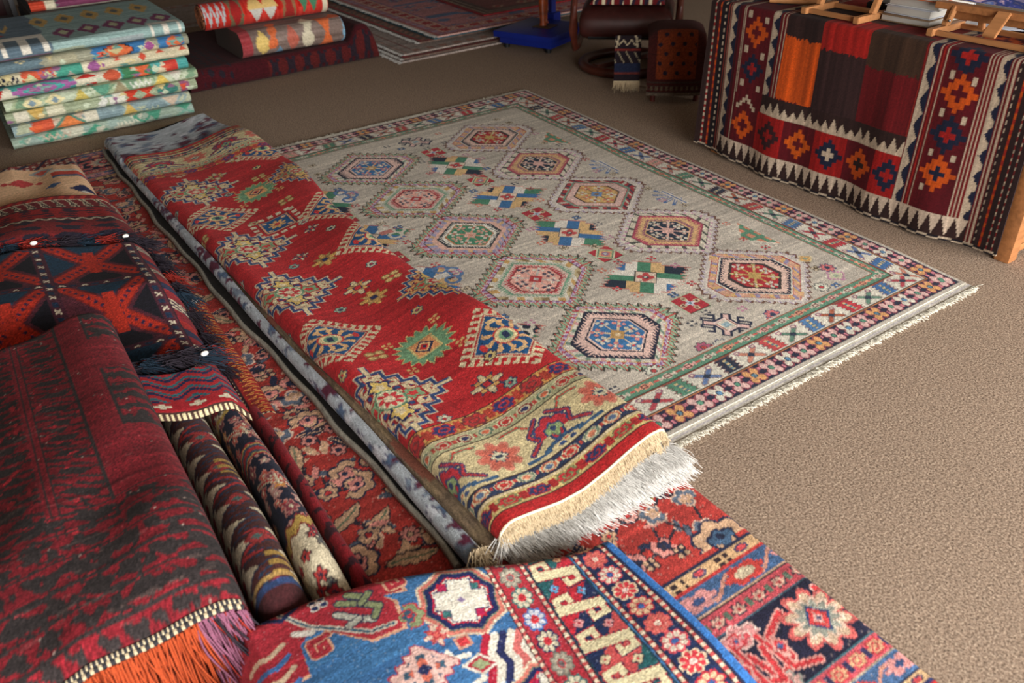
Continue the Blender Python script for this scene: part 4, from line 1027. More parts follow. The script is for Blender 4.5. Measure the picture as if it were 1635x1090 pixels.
def build_blue():
    cv = Cv(-2.98, -2.055, 3.12, 3.98, .0028, BLF)
    st = noise2(cv.n, cv.m, 2, 60, 41) * 9 + noise2(cv.n, cv.m, 10, 120, 42) * 10; cv.A += st[..., None] * np.array([.5, .9, 1])
    X, T = cv.X, cv.T
    # red medallion with hooks at the left
    for g, c in ((.008, (220, 170, 140)), (0, BRD)):
        cv.poly([(-2.62, 3.10), (-2.55 + g, 3.16), (-2.555 + g, 3.225 + g), (-2.60, 3.215), (-2.585 + g, 3.245), (-2.60 + g, 3.315 + g), (-2.665, 3.305 + g), (-2.755, 3.20), (-2.79, 3.225), (-2.80, 3.30 + g), (-2.98, 3.30 + g), (-2.98, 3.10)], c)
    for x, t, fx, fy in ((-2.585, 3.17, 1, 1), (-2.735, 3.235, -1, 1)):
        spiral(cv, x, t, .04, (222, 170, 140), .02, fx, fy); spiral(cv, x, t, .04, BRD, .012, fx, fy)
    cv.line([(-2.80, 3.12), (-2.76, 3.19), (-2.66, 3.285), (-2.61, 3.295)], .012, (220, 208, 190)); cv.line([(-2.80, 3.12), (-2.76, 3.19), (-2.66, 3.285), (-2.61, 3.295)], .005, (50, 90, 110))
    for pts, c in (([(-2.70, 3.20), (-2.665, 3.24), (-2.64, 3.26)], (190, 190, 176)), ([(-2.685, 3.175), (-2.645, 3.205), (-2.615, 3.235), (-2.635, 3.255)], (140, 150, 110)), ([(-2.66, 3.165), (-2.635, 3.19)], (140, 150, 110)), ([(-2.645, 3.205), (-2.62, 3.19)], (140, 150, 110)), ([(-2.665, 3.24), (-2.69, 3.245)], (190, 190, 176))):
        cv.line(pts, .021, (60, 60, 80)); cv.line(pts, .014, c)
    cv.line([(-2.86, 3.10), (-2.80, 3.14), (-2.76, 3.12)], .012, (40, 50, 90)); cv.line([(-2.79, 3.19), (-2.76, 3.21)], .016, (226, 220, 208)); cv.M(-2.72, 3.145, .018, .018, f_x4, (40, 50, 90), (226, 220, 208), (226, 220, 208))
    for k in range(5): cv.line([(-2.93, 3.20 + k * .034), (-2.85, 3.215 + k * .034), (-2.82, 3.20 + k * .034)], .012, (70, 120, 180) if k % 2 else (214, 190, 160))
    # cross rosette
    def oct_(C, u, v):
        a = np.maximum(np.maximum(np.abs(u), np.abs(v)), (np.abs(u) + np.abs(v)) * .7) + .05 * saw((np.arctan2(v, u)) * 8 / 6.283)
        C[a < 1.03] = (222, 206, 180); C[a < .97] = (206, 120, 106); C[a < .87] = (120, 130, 110); C[a < .84] = (32, 40, 84)
        U, V = np.abs(u), np.abs(v)
        cr = lambda w, l: ((U < w) & (V < l)) | ((V < w) & (U < l))
        C[a < .70] = (190, 40, 60); C[a < .66] = (228, 222, 206)
        C[(U < .52) & (V < .52)] = (190, 40, 60); C[(U < .48) & (V < .48)] = (60, 110, 110); C[(U < .48) & (V < .48) & (u * v > 0)] = (176, 36, 80); C[cr(.3, .62)] = (60, 60, 100); C[cr(.27, .6)] = (228, 222, 206); C[(U + V) < .1] = (150, 130, 170)
    cv.M(-2.460, 3.312, .092, .092, oct_, rot=22)
    # small things on the blue ground
    cv.M(-2.567, 3.298, .026, .03, f_palm, (140, 152, 112), (60, 90, 110), (190, 60, 70), rot=100); cv.M(-2.55, 3.366, .03, .03, f_snow, (222, 190, 170), (206, 100, 90), (170, 40, 60), (206, 100, 90))
    for g, c in ((.006, (226, 220, 206)), (0, (170, 38, 62))):
        pass
    for i, (x, t) in enumerate(((-2.457, 3.468), (-2.62, 3.60))):
        for k in range(6):
            o = k * .017
            cv.line([(x - .055 + o, t + .05 + o * .3), (x - .03 + o, t + .015 + o * .3), (x - .035 + o, t - .015 + o * .3), (x - .005 + o, t - .05 + o * .3)], .017, [(176, 36, 60), (228, 220, 204), (40, 46, 90), (228, 220, 204), (206, 110, 106), (228, 220, 204)][k])
        cv.M(x - .05, t - .0, .04, .026, f_dia, (226, 220, 206), (170, 40, 60), (150, 160, 120), (150, 160, 120), rot=20)
        for s in (-1, 1): cv.line([(x - .06, t + s * .03), (x - .09, t + s * .035), (x - .095, t + s * .055)], .012, (226, 220, 206))
    def crab(C, u, v):
        a = np.abs(u) + np.abs(v); z = saw((u - v) * 2.2) * .22
        C[a + z < 1.02] = (170, 40, 60); C[a + z < .94] = (222, 182, 172)
        m = (a < .66) & (saw(u * 2.6) > .4) & (saw(v * 2.6) > .4); C[m] = (60, 90, 110); m = (a < .4) & (saw(u * 2.6) > .4); C[m] = (206, 110, 90); C[a < .2] = (40, 46, 86)
    cv.M(-2.61, 3.425, .085, .07, crab, rot=10); cv.M(-2.42, 3.60, .08, .08, oct_, rot=22); cv.M(-2.75, 3.50, .1, .09, crab)
    cv.M(-2.51, 3.405, .016, .016, f_sq, (196, 60, 66), (200, 150, 130))
    cv.M(-2.46, 3.165, .04, .022, f_leaf, (196, 60, 66), (222, 190, 170), rot=20)
    # borders along the right-hand edge; the rug lies a little askew under its own fold
    drift = .145 * (T - 3.25) * np.clip((-2.07 - X) / .29, 0, 1)
    d = -2.068 - (X + drift); p = T
    s = lambda a, b: (d >= a) & (d < b); q = lambda a, b: 1 - 2 * (d - a) / (b - a)
    def dots(a, b, c1=(226, 206, 180), c2=(190, 80, 80)):
        m = s(a - .003, b + .003); cv.put(m, (60, 40, 50)); m = s(a, b); cv.A[m] = pick(np.floor(p[m] / .009).astype(int), [c1, c2])
    cv.put(s(-.05, .012), (58, 116, 186))
    cv.put(s(.012, .098), (34, 46, 82))
    def flow(C, u, v, idx, pets, ctrs, out):
        r = np.hypot(u * .62, v * .8); th = np.arctan2(v * .8, u * .62); rr = .36 + .17 * np.abs(np.cos(4 * th)) ** .6
        pe, ce = pick(idx, pets), pick(idx, ctrs); m = r < rr + .1
        C[m] = pick(idx, out)[m]; m = r < rr; C[m] = pe[m]; m = (r < rr) & (np.abs(np.sin(4 * th)) > .95); C[m] = pick(idx, out)[m]; m = r < .22; C[m] = (206, 60, 70); m = r < .16; C[m] = ce[m]
    dots(.02, .028)
    cv.band(s(.03, .088), flow, p + .018, q(.024, .096), .055, [(222, 186, 150), (214, 110, 100), (226, 210, 190), (206, 60, 70)], [(60, 100, 160), (230, 200, 180), (60, 100, 160), (230, 200, 190)], [(190, 50, 64), (206, 90, 90), (206, 80, 90), (226, 200, 170)])
    dots(.092, .1)
    # hooked cream border
    cv.put(s(.106, .212), (30, 62, 80))
    def seg(u, v, pts):
        d = np.full(u.shape, 9.)
        for (ax, ay), (bx, by) in zip(pts[:-1], pts[1:]):
            ex, ey = bx - ax, by - ay; f = np.clip(((u - ax) * ex + (v - ay) * ey) / (ex * ex + ey * ey), 0, 1)
            d = np.minimum(d, np.maximum(np.abs(u - ax - f * ex), np.abs(v - ay - f * ey)))
        return d
    def hooks(C, u, v, idx):
        """interlocked cream hooks on red, green and navy grounds"""
        g1 = pick(idx, [(186, 44, 58), (34, 46, 82), (200, 84, 84), (40, 92, 96)]); g2 = pick(idx, [(40, 92, 96), (186, 44, 58), (34, 46, 82), (200, 84, 84)])
        up = (v + .9 * u) > 0; C[up] = g1[up]; C[~up] = g2[~up]
        hook = [(.2, .80), (.78, .80), (.78, .22), (.50, .22)]
        d = np.minimum(seg(u, v, hook), seg(-u, -v, hook)); d = np.minimum(d, seg(u, v, [(-.22, -.80), (.22, .80)]) - .10)
        C[d < .19] = (40, 40, 70); C[d < .165] = (176, 50, 64); C[d < .125] = (224, 212, 172)
        for sx in (-1, 1):
            r = np.hypot((u - sx * .66) , (v + sx * .5)); th = np.arctan2(v + sx * .5, u - sx * .66); rr = .12 + .1 * np.abs(np.cos(2 * th)) ** .7
            fc = pick(idx + (sx > 0), [(216, 170, 130), (104, 160, 204), (216, 150, 150), (214, 196, 160)]); m = r < rr; C[r < rr + .04] = (60, 40, 60); C[m] = fc[m]; C[r < .06] = (180, 50, 64)
    cv.band(s(.11, .208), hooks, p + .03, q(.11, .208), .104)
    dots(.214, .222)
    cv.put(s(.225, .287), BRD)
    cv.band(s(.226, .286), flow, p + .02, q(.224, .288), .06, [(210, 202, 176), (206, 208, 218), (206, 196, 170), (176, 168, 150)], [(190, 50, 60), (190, 50, 60), (190, 50, 60), (120, 110, 110)], [(40, 110, 110), (60, 110, 176), (30, 38, 80), (120, 120, 110)])
    dots(.289, .297)
    cv.age(.085, .05, 44); fl = RS.rand(cv.n, cv.m) > .985; cv.A[fl] = cv.A[fl] * .6 + np.array([220, 215, 215]) * .4
    # folded edge along the top, dropping away on the left over the yarn bundle
    s_ = (cv.X - cv.x0) / (cv.X.max() - cv.x0)
    top = np.interp(cv.xs, [-2.98, -2.86, -2.72, -2.58, -2.45, -2.28, -2.15, -2.05], [3.095, 3.10, 3.112, 3.158, 3.205, 3.272, 3.312, 3.318])
    top = np.convolve(np.pad(top, 12, mode='edge'), np.ones(25) / 25, 'valid')
    Tn = top[None, :] + (cv.T - cv.t0) * (3.98 - top[None, :]) / (3.98 - cv.t0)
    z = .105 + .032 * np.clip((-2.3 - cv.X) / .3, 0, 1) + .008 * np.sin(Tn * 9 + cv.X * 6) - .02 * np.clip((cv.X + 2.3) / .25, 0, 1)
    z -= .05 * np.clip((Tn - 3.6) / .4, 0, 1) ** 2
    dd = np.clip(1 - (Tn - top[None, :]) / .035, 0, 1); z -= .035 * (1 - np.sqrt(1 - dd ** 2))
    l = np.clip((-2.865 - cv.X) / .115, 0, 1); z -= .1 * l ** 1.6
    e = np.clip(1 - (-2.055 - cv.X) / .02, 0, 1); z -= .02 * (1 - np.sqrt(1 - e ** 2 * .98))
    Xn = cv.X + l * .06
    # sample colour at the real place so that the motifs sit where they should
    ti = np.clip((Tn - cv.t0) / cv.res, 0, cv.n - 1).astype(int); C = cv.A[ti, np.arange(cv.m)[None, :]]
    P = np.stack([Xn, Tn, np.maximum(z, .022)], -1)
    o = lump('folded_rug', P, C, SHINY, None, .0145, back=(60, 50, 60), edge=None)
    tag(o, 'blue rug with hooked cream border folded over in front of the long pile', 'rug')
build_blue()
# ------------------------------------------------------------------ the heap of bags and runners on the left
def grid_surface(x0, x1, t0, t1, res):
    m = int((x1 - x0) / res) + 1; n = int((t1 - t0) / res) + 1
    return np.meshgrid(np.linspace(x0, x1, m), np.linspace(t0, t1, n))
def rnd(d, r):
    """drop of a rounded edge of radius r at distance d inside it"""
    e = np.clip(1 - d / r, 0, 1); return r * (1 - np.sqrt(np.clip(1 - e * e, 0, 1)))

# dark red tribal rug in front
DR, DG = (112, 26, 34), (46, 40, 40)
def build_darkred():
    cv = Cv(-3.52, -2.85, 1.80, 3.085, .0042, DR); X, T = cv.X, cv.T
    n, m = cv.n, cv.m
    n1 = noise2(n, m, 4, 5, 61); n2 = noise2(n, m, 3, 30, 62); n3 = noise2(n, m, 9, 9, 63); n4 = noise2(n, m, 4, 4, 67)
    d = -2.85 - X
    A = cv.A
    A += (n2 * 7)[..., None] * np.array([1, .4, .4])
    # plain band with dark panels near the fold
    edge = (d < .085)
    pan = ((T > 1.8) & (T < 2.02)) | ((T > 2.2) & (T < 2.5)) | ((T > 2.78) & (T < 3.2))
    comb = (saw(T / .055 + n3 * .25) + saw(d / .03 + n1 * .3) * .45) > .62
    m1 = edge & pan; A[m1 & comb] = DG; A[m1 & (np.abs(d - .083) < .004)] = DG
    # comb-toothed guard stripes
    def guard(a, b, ph, teeth):
        mm = (d >= a) & (d < b); v = (d - a) / (b - a)
        tri = saw(T / teeth + ph + n3 * .08)
        k = mm & ((np.abs(v - .5) * 2 < tri * 1.1 + n1 * .16) ^ (saw(T / teeth * 2 + v * 1.5 + ph) > .74)); A[k] = DG
        A[mm & (n1 > 1.3)] = (150, 36, 44)
    guard(.165, .265, .2, .075); guard(.295, .40, .5, .09); guard(.43, .54, .1, .1); guard(.56, .67, .4, .08)
    for a in (.16, .268, .285, .402, .425, .545):
        A[(np.abs(d - a) < .0035)] = DG
    # end borders running across
    e = 3.085 - T
    for k, (a, b) in enumerate(((.0, .03), (.045, .09), (.105, .15), (.165, .215), (.23, .28), (.3, .34))):
        mm = (e >= a) & (e < b) & (d < .47); v = (e - a) / (b - a); A[mm] = DR
        tri = saw(X / (.05 + .012 * k) + n4 * .18 + k * .3 + v * .4); A[mm & ((np.abs(v - .5) * 1.5 + n2 * .25 + n4 * .12 < tri * 1.1 + n1 * .2 - .05))] = DG
    for a in (.035, .097, .158, .222, .29, .345): A[(np.abs(e - a) < .0035) & (d < .47)] = DG
    # wear: pale foundation showing on the crests
    w = (noise2(n, m, 1.2, 26, 64) > 1.0) & (n4 > -.1) & (noise2(n, m, 30, 40, 66) > -.3); A[w] = A[w] * .75 + np.array([140, 110, 100]) * .25
    A[(RS.rand(n, m) > .9985)] = (160, 140, 130)
    A[:, ::2] *= .93; cv.age(.14, .07, 65)
    z = .285 + .018 * np.sin(T * 4.2 + X * 5) * np.clip((-2.9 - X) * 5, 0, 1) + .012 * np.sin((T * .8 + X) * 17) * np.clip((T - 2.2), 0, 1)
    z += .02 * np.exp(-((d - .1) / .07) ** 2) - .28 * np.clip(d - .3, 0, 1)
    z -= rnd(d, .05) * 1.1 + rnd(T - 1.80, .06) + rnd(3.085 - T, .05) * .8
    z -= .05 * np.clip((T - 2.8) / .28, 0, 1) ** 2
    P = np.stack([X + .012 * np.sin(T * 6) * (d < .2) * 0, T, z], -1)
    o = lump('tribal_rug', P, A, OLDP, None, lambda r: np.where(r[:, 1] < 2.15, .27, .0145), back=(50, 20, 22), edge=(70, 20, 26))
    tag(o, 'worn dark red tribal rug draped over the heap, with orange and mauve end fringe', 'rug')
    # black and white corded end
    row = P[-1]; k = np.linspace(40, m - 3, 230); e3 = np.stack([np.interp(k, np.arange(m), row[:, a]) for a in range(3)], -1)
    for dt, dz, c in ((.002, .004, 0), (.010, -.003, 1)):
        b = MB(); 
        pts = [(p[0], p[1] + dt, p[2] + dz) for p in e3[::2]]
        me = b.tube(pts, .0065, 8).build('corded_edge', None, o)
        mm, nt, bs = new_mat('black_and_white_cord'); N, L = nt.nodes, nt.links
        tc = N.new('ShaderNodeTexCoord'); wv = N.new('ShaderNodeTexWave'); wv.wave_type = 'BANDS'; wv.bands_direction = 'X'; wv.inputs['Scale'].default_value = 20 if c else 33; wv.inputs['Distortion'].default_value = 1.5
        rp = N.new('ShaderNodeValToRGB'); rp.color_ramp.interpolation = 'CONSTANT'; rp.color_ramp.elements[0].color = (*lin((40, 38, 42)), 1); rp.color_ramp.elements[1].position = .62 if c else .75; rp.color_ramp.elements[1].color = (*lin((190, 172, 140)), 1)
        L.new(tc.outputs['Object'], wv.inputs['Vector']); L.new(wv.outputs['Fac'], rp.inputs['Fac']); L.new(rp.outputs[0], bs.inputs['Base Color']); bs.inputs['Roughness'].default_value = .9
        me.data.materials.clear(); me.data.materials.append(mm)
    def fr(x0, x1, n_, mat, L, nm, dy=0., curl=.007, rad=.0040):
        x = RS.uniform(x0, x1, n_); e = np.stack([x, 3.09 + RS.rand(n_) * .012, np.interp(x, row[:, 0], row[:, 2]) - .006 - RS.rand(n_) * .008], -1)
        f = fringe(nm, e, (.06 + dy, .42, -.88), L, rad, mat, o, .06, .03, .018, 10, .13, curl); return f
    tag(fr(-3.36, -2.950, 300, M_ORANGE, .155, 'fringe', -.05), 'orange yarn fringe')
    tag(fr(-2.952, -2.853, 95, M_MAUVE, .125, 'fringe'), 'mauve yarn fringe')
    fr(-2.93, -2.86, 22, M_REDWOOL, .19, 'fringe', .15, .012, .0028); fr(-2.93, -2.86, 20, M_DARKWOOL, .2, 'fringe', .2, .012, .0028)
build_darkred()

# ---- rolled and folded runners beside it
def runner(name, label, xl, xr, t0, t1, ztop, pat, seed):
    nt_ = int((t1 - t0) / .0048); na = 64
    ts = np.linspace(t0, t1, nt_); a = np.linspace(math.pi * .98, -.15, na)
    cx, hw = (xl + xr) / 2, (xr - xl) / 2
    ce = lambda w, p: np.sign(w) * np.abs(w) ** p
    X = cx + hw * ce(np.cos(a), .75); Zb = .0165 + (ztop - .0165) * np.clip(ce(np.sin(a), .8), 0, 1)
    wob = 1 + .03 * np.sin(ts * 9 + seed)
    tp = 1 - .55 * np.clip((ts - 3.0) / .16, 0, 1) ** 1.5
    wob = wob * tp
    P = np.stack([np.broadcast_to(X[None], (nt_, na)) + .004 * np.sin(ts * 7 + seed)[:, None], np.broadcast_to(ts[:, None], (nt_, na)), Zb[None] * wob[:, None]], -1).copy()
    arc = np.concatenate([[0], np.cumsum(np.hypot(np.diff(X), np.diff(Zb)))])
    A_, T_ = np.meshgrid(arc, ts); C = np.empty((nt_, na, 3)); pat(C, A_ / arc[-1], T_, arc[-1], np.random.RandomState(seed))
    C *= 1 + .1 * RS.randn(nt_, na, 1); C[:, ::2] *= .95
    o = lump(name, P, np.clip(C, 3, 250), PILE, None, .0145, back=(60, 30, 30))
    tag(o, label, 'runner', 'rolled runners in front of the saddlebags')
    return o
def pat_zig(C, a, T, L, r):
    C[:] = (66, 34, 32)
    cr = (188, 176, 148)
    s = saw(T / .16); k = np.floor(T / .08).astype(int)
    tri1 = (a < .26 + .34 * saw(T / .075) * (.8 + .2 * np.sin(T * 31))) ; C[tri1] = cr
    tri2 = (a > .80 - .34 * saw(T / .075 + .5) * (.8 + .2 * np.sin(T * 23))); C[tri2] = cr
    b = np.abs(a - (.5 + .2 * (saw(T / .075 + .25) - .5) * 2)); C[b < .12] = (34, 50, 70); C[b < .075] = (70, 34, 32); C[(b < .05) & (np.mod(k, 3) == 0)] = (150, 44, 44)
    dm = np.abs(a - .5) / .11 + np.abs((T / .15 + .1) % 1 - .5) / .16; C[dm < 1] = (136, 46, 46); C[dm < .45] = (70, 90, 86)
    d2 = np.hypot((a - .14) / .07, ((T / .06) % 1 - .5) / .3); C[(d2 < 1) & tri1] = (150, 44, 44); d2 = np.hypot((a - .86) / .07, ((T / .06) % 1 - .5) / .3); C[(d2 < 1) & tri2] = (150, 44, 44)
    g = (np.mod(k, 5) == 2) & (np.abs(a - .62) < .12); C[g & (saw(T / .03) > .5)] = (150, 120, 60)
    C[T > 3.04] = (60, 28, 30); C[(np.abs(T - 3.05) < .006)] = (40, 56, 90); C[(np.abs(T - 3.03) < .005)] = (150, 120, 70)
def pat_navy(C, a, T, L, r):
    C[:] = (30, 32, 48)
    wh = (196, 184, 156)
    # white ends with red motifs, gold steps, navy field between
    e1 = (T < 2.36 - .02 * saw(a * 4)); e2 = (T > 2.86 + .09 * (1 - a) - .02 * saw(a * 6))
    C[e1 | e2] = wh
    for _ in range(150):
        ca, ct, s = r.rand(), r.uniform(2.1, 3.15), r.uniform(.008, .018)
        d = np.hypot((a - ca) * L, T - ct); th = np.arctan2(T - ct, (a - ca) * L); rr = s * (1 + .3 * np.cos(5 * th)); ew = ct < 2.34 or ct > 2.97 - .1 * ca
        C[d < rr + .004] = (60, 40, 46) if ew else (170, 120, 110); C[d < rr] = [(160, 44, 44), (150, 40, 50), (96, 96, 88), (172, 60, 56)][r.randint(4)] if ew else [(160, 52, 50), (176, 84, 70), (120, 50, 60), (170, 140, 130), (190, 130, 70)][r.randint(5)]; C[d < rr * .4] = wh if not ew else (40, 44, 60)
    g = np.abs(T - (2.86 + .09 * (1 - a) - .02 * saw(a * 6)))
    C[(g < .014)] = (170, 140, 72); C[(g > .014) & (g < .02)] = (120, 40, 40)
    b = np.abs(T - (2.585 + .05 * np.abs(a - .45) - .02)); C[b < .03] = (150, 44, 46); C[(b < .024)] = (176, 150, 90); C[b < .019] = (64, 76, 90); C[b < .008] = (150, 44, 46)
    q = np.abs(T - (2.36 - .02 * saw(a * 4) + .008)); C[q < .007] = (170, 140, 72)
    for ct in (2.47, 2.72):
        u, v = (a - .45) * L, T - ct; m = (np.abs(v - u * .6) < .008) & (np.abs(u) < .06); C[m] = wh; m = (np.abs(v - u * .6) < .004) & (np.abs(u) < .06); C[m] = (160, 44, 46)
        m = (np.abs(np.abs(u - .03) - .016) < .003) & (np.abs(v) < .02); C[m] = wh
def pat_red(C, a, T, L, r):
    C[:] = (120, 26, 34); n = C.shape[0]
    k = noise2(n, C.shape[1], 3, 8, 71) + .8 * np.sin(T * 60 + a * 6); C[(k > .55)] = (52, 24, 32); C[(saw(T / .2) > .8)] = (132, 28, 36)
runner('rolled_runner', 'brown and cream zigzag runner beside the dark red tribal rug', -2.836, -2.718, 2.14, 3.17, .16, pat_zig, 1)
runner('rolled_runner', 'navy runner with white ends and gold steps, second from the dark red tribal rug', -2.711, -2.620, 2.14, 3.19, .135, pat_navy, 2)
runner('rolled_runner', 'plain-looking dark crimson runner next to the floral carpet', -2.615, -2.572, 2.31, 3.2, .085, pat_red, 3)

# ---- flat pouch with an orange zigzag edge, lying on the floral carpet
def build_zigbag():
    X, T = grid_surface(-2.592, -2.515, 1.5, 2.30, .004)
    C = np.empty(X.shape + (3,)); C[:] = (126, 28, 34)
    d = -2.515 - X
    C[(d < .065)] = (150, 40, 36); zz = d - .008 - .045 * saw(T / .024); C[(np.abs(zz) < .0065) & (d < .062)] = (206, 140, 72); C[(np.abs(d - .03) < .026) & (zz > .01) & (d < .06)] = (120, 36, 36)
    C[(d > .066) & (d < .075)] = (50, 30, 36); C[(d > .075) & (d < .084)] = pick(np.floor(T / .01).astype(int), [(200, 180, 140), (50, 30, 36)])[(d > .075) & (d < .084)]
    k = (saw(T / .05 + d * 14) > .6) & (d > .09); C[k] = (40, 36, 60)
    e = 2.30 - T; C[(e < .008)] = pick(np.floor(X / .008).astype(int), [(210, 196, 160), (60, 40, 44)])[e < .008]
    C *= 1 + .1 * RS.randn(*X.shape, 1)
    z = .05 - rnd(d, .035) * 1.0 + .004 * np.sin(T * 14) - .02 * np.clip((T - 2.1) / .2, 0, 1)
    Xs = X - .10 * np.clip((T - 2.28) / .02, 0, 1) * 0 - .015 * (T - 1.9)
    o = lump('flat_pouch', np.stack([Xs, T, z], -1), C, FLAT, None, .0145, edge=(120, 50, 40)); tag(o, 'flat red pouch edged with orange zigzag stitching, lying on the floral carpet', 'bag')
build_zigbag()

# ---- peach kilim folded at the back of the heap
def build_peach():
    X, T = grid_surface(-3.35, -2.65, -.24, .66, .005); C = np.empty(X.shape + (3,)); C[:] = (228, 186, 146)
    R_ = np.random.RandomState(5); n, m = X.shape; C += (noise2(n, m, 2, 60, 6) * 6)[..., None]
    tl = T - .41 * (X + 2.64)
    C[tl < -.03] = (126, 52, 48); k = (tl < -.03) & (saw(X / .03) > .5) & (saw(tl / .04) > .5); C[k] = (190, 170, 150); k = (tl < -.03) & (saw(X / .07 + tl * 9) > .7); C[k] = (50, 44, 60)
    C[(X > -2.80) & (np.abs(tl - .12) < .03)] = (190, 70, 54); C[(X > -2.80) & (np.abs(tl - .07) < .014)] = (205, 200, 186); C[(X > -2.80) & (np.abs(tl - .16) < .014)] = (60, 92, 120)
    def blob(x, t, s, c, nn=4):
        a = np.floor(np.abs(X - x) / s * 4) / 4 + np.floor(np.abs(tl - t) / s * 4) / 4; C[a < 1] = c
    for (x, t, s, c) in ((-2.93, .16, .05, (196, 70, 70)), (-2.86, .17, .02, (196, 70, 70)), (-3.0, .155, .02, (196, 70, 70)), (-2.83, .03, .05, (150, 160, 160)), (-2.83, .03, .03, (200, 90, 76)), (-2.81, .27, .03, (70, 100, 140)), (-2.70, .36, .05, (34, 40, 80)), (-2.70, .4, .015, (220, 216, 206)), (-2.95, .50, .07, (34, 40, 80)), (-3.05, .52, .07, (34, 40, 80)), (-3.0, .57, .05, (190, 196, 180)), (-3.12, .55, .06, (110, 150, 130)), (-3.1, .1, .04, (60, 90, 140))): blob(x, t, s, c)
    C *= 1 + .05 * RS.randn(n, m, 1)
    z = .145 + .012 * np.sin(X * 16 + T * 5) + .02 * np.exp(-((X + 2.78) / .05) ** 2) * np.clip(1 - T / .5, 0, 1) - rnd(-2.65 - X, .05) * 1.6 - rnd(T + .24, .05) - .25 * np.clip(-2.95 - X, 0, 1)
    o = lump('folded_kilim', np.stack([X, np.minimum(T, .475 + .54 * (X + 2.64)) + np.maximum(T - .475 - .54 * (X + 2.64), 0) * .01, z], -1), C, FLAT, None, .0145, edge=(150, 90, 60)); tag(o, 'peach coloured kilim folded at the back of the heap of bags', 'kilim')
build_peach()

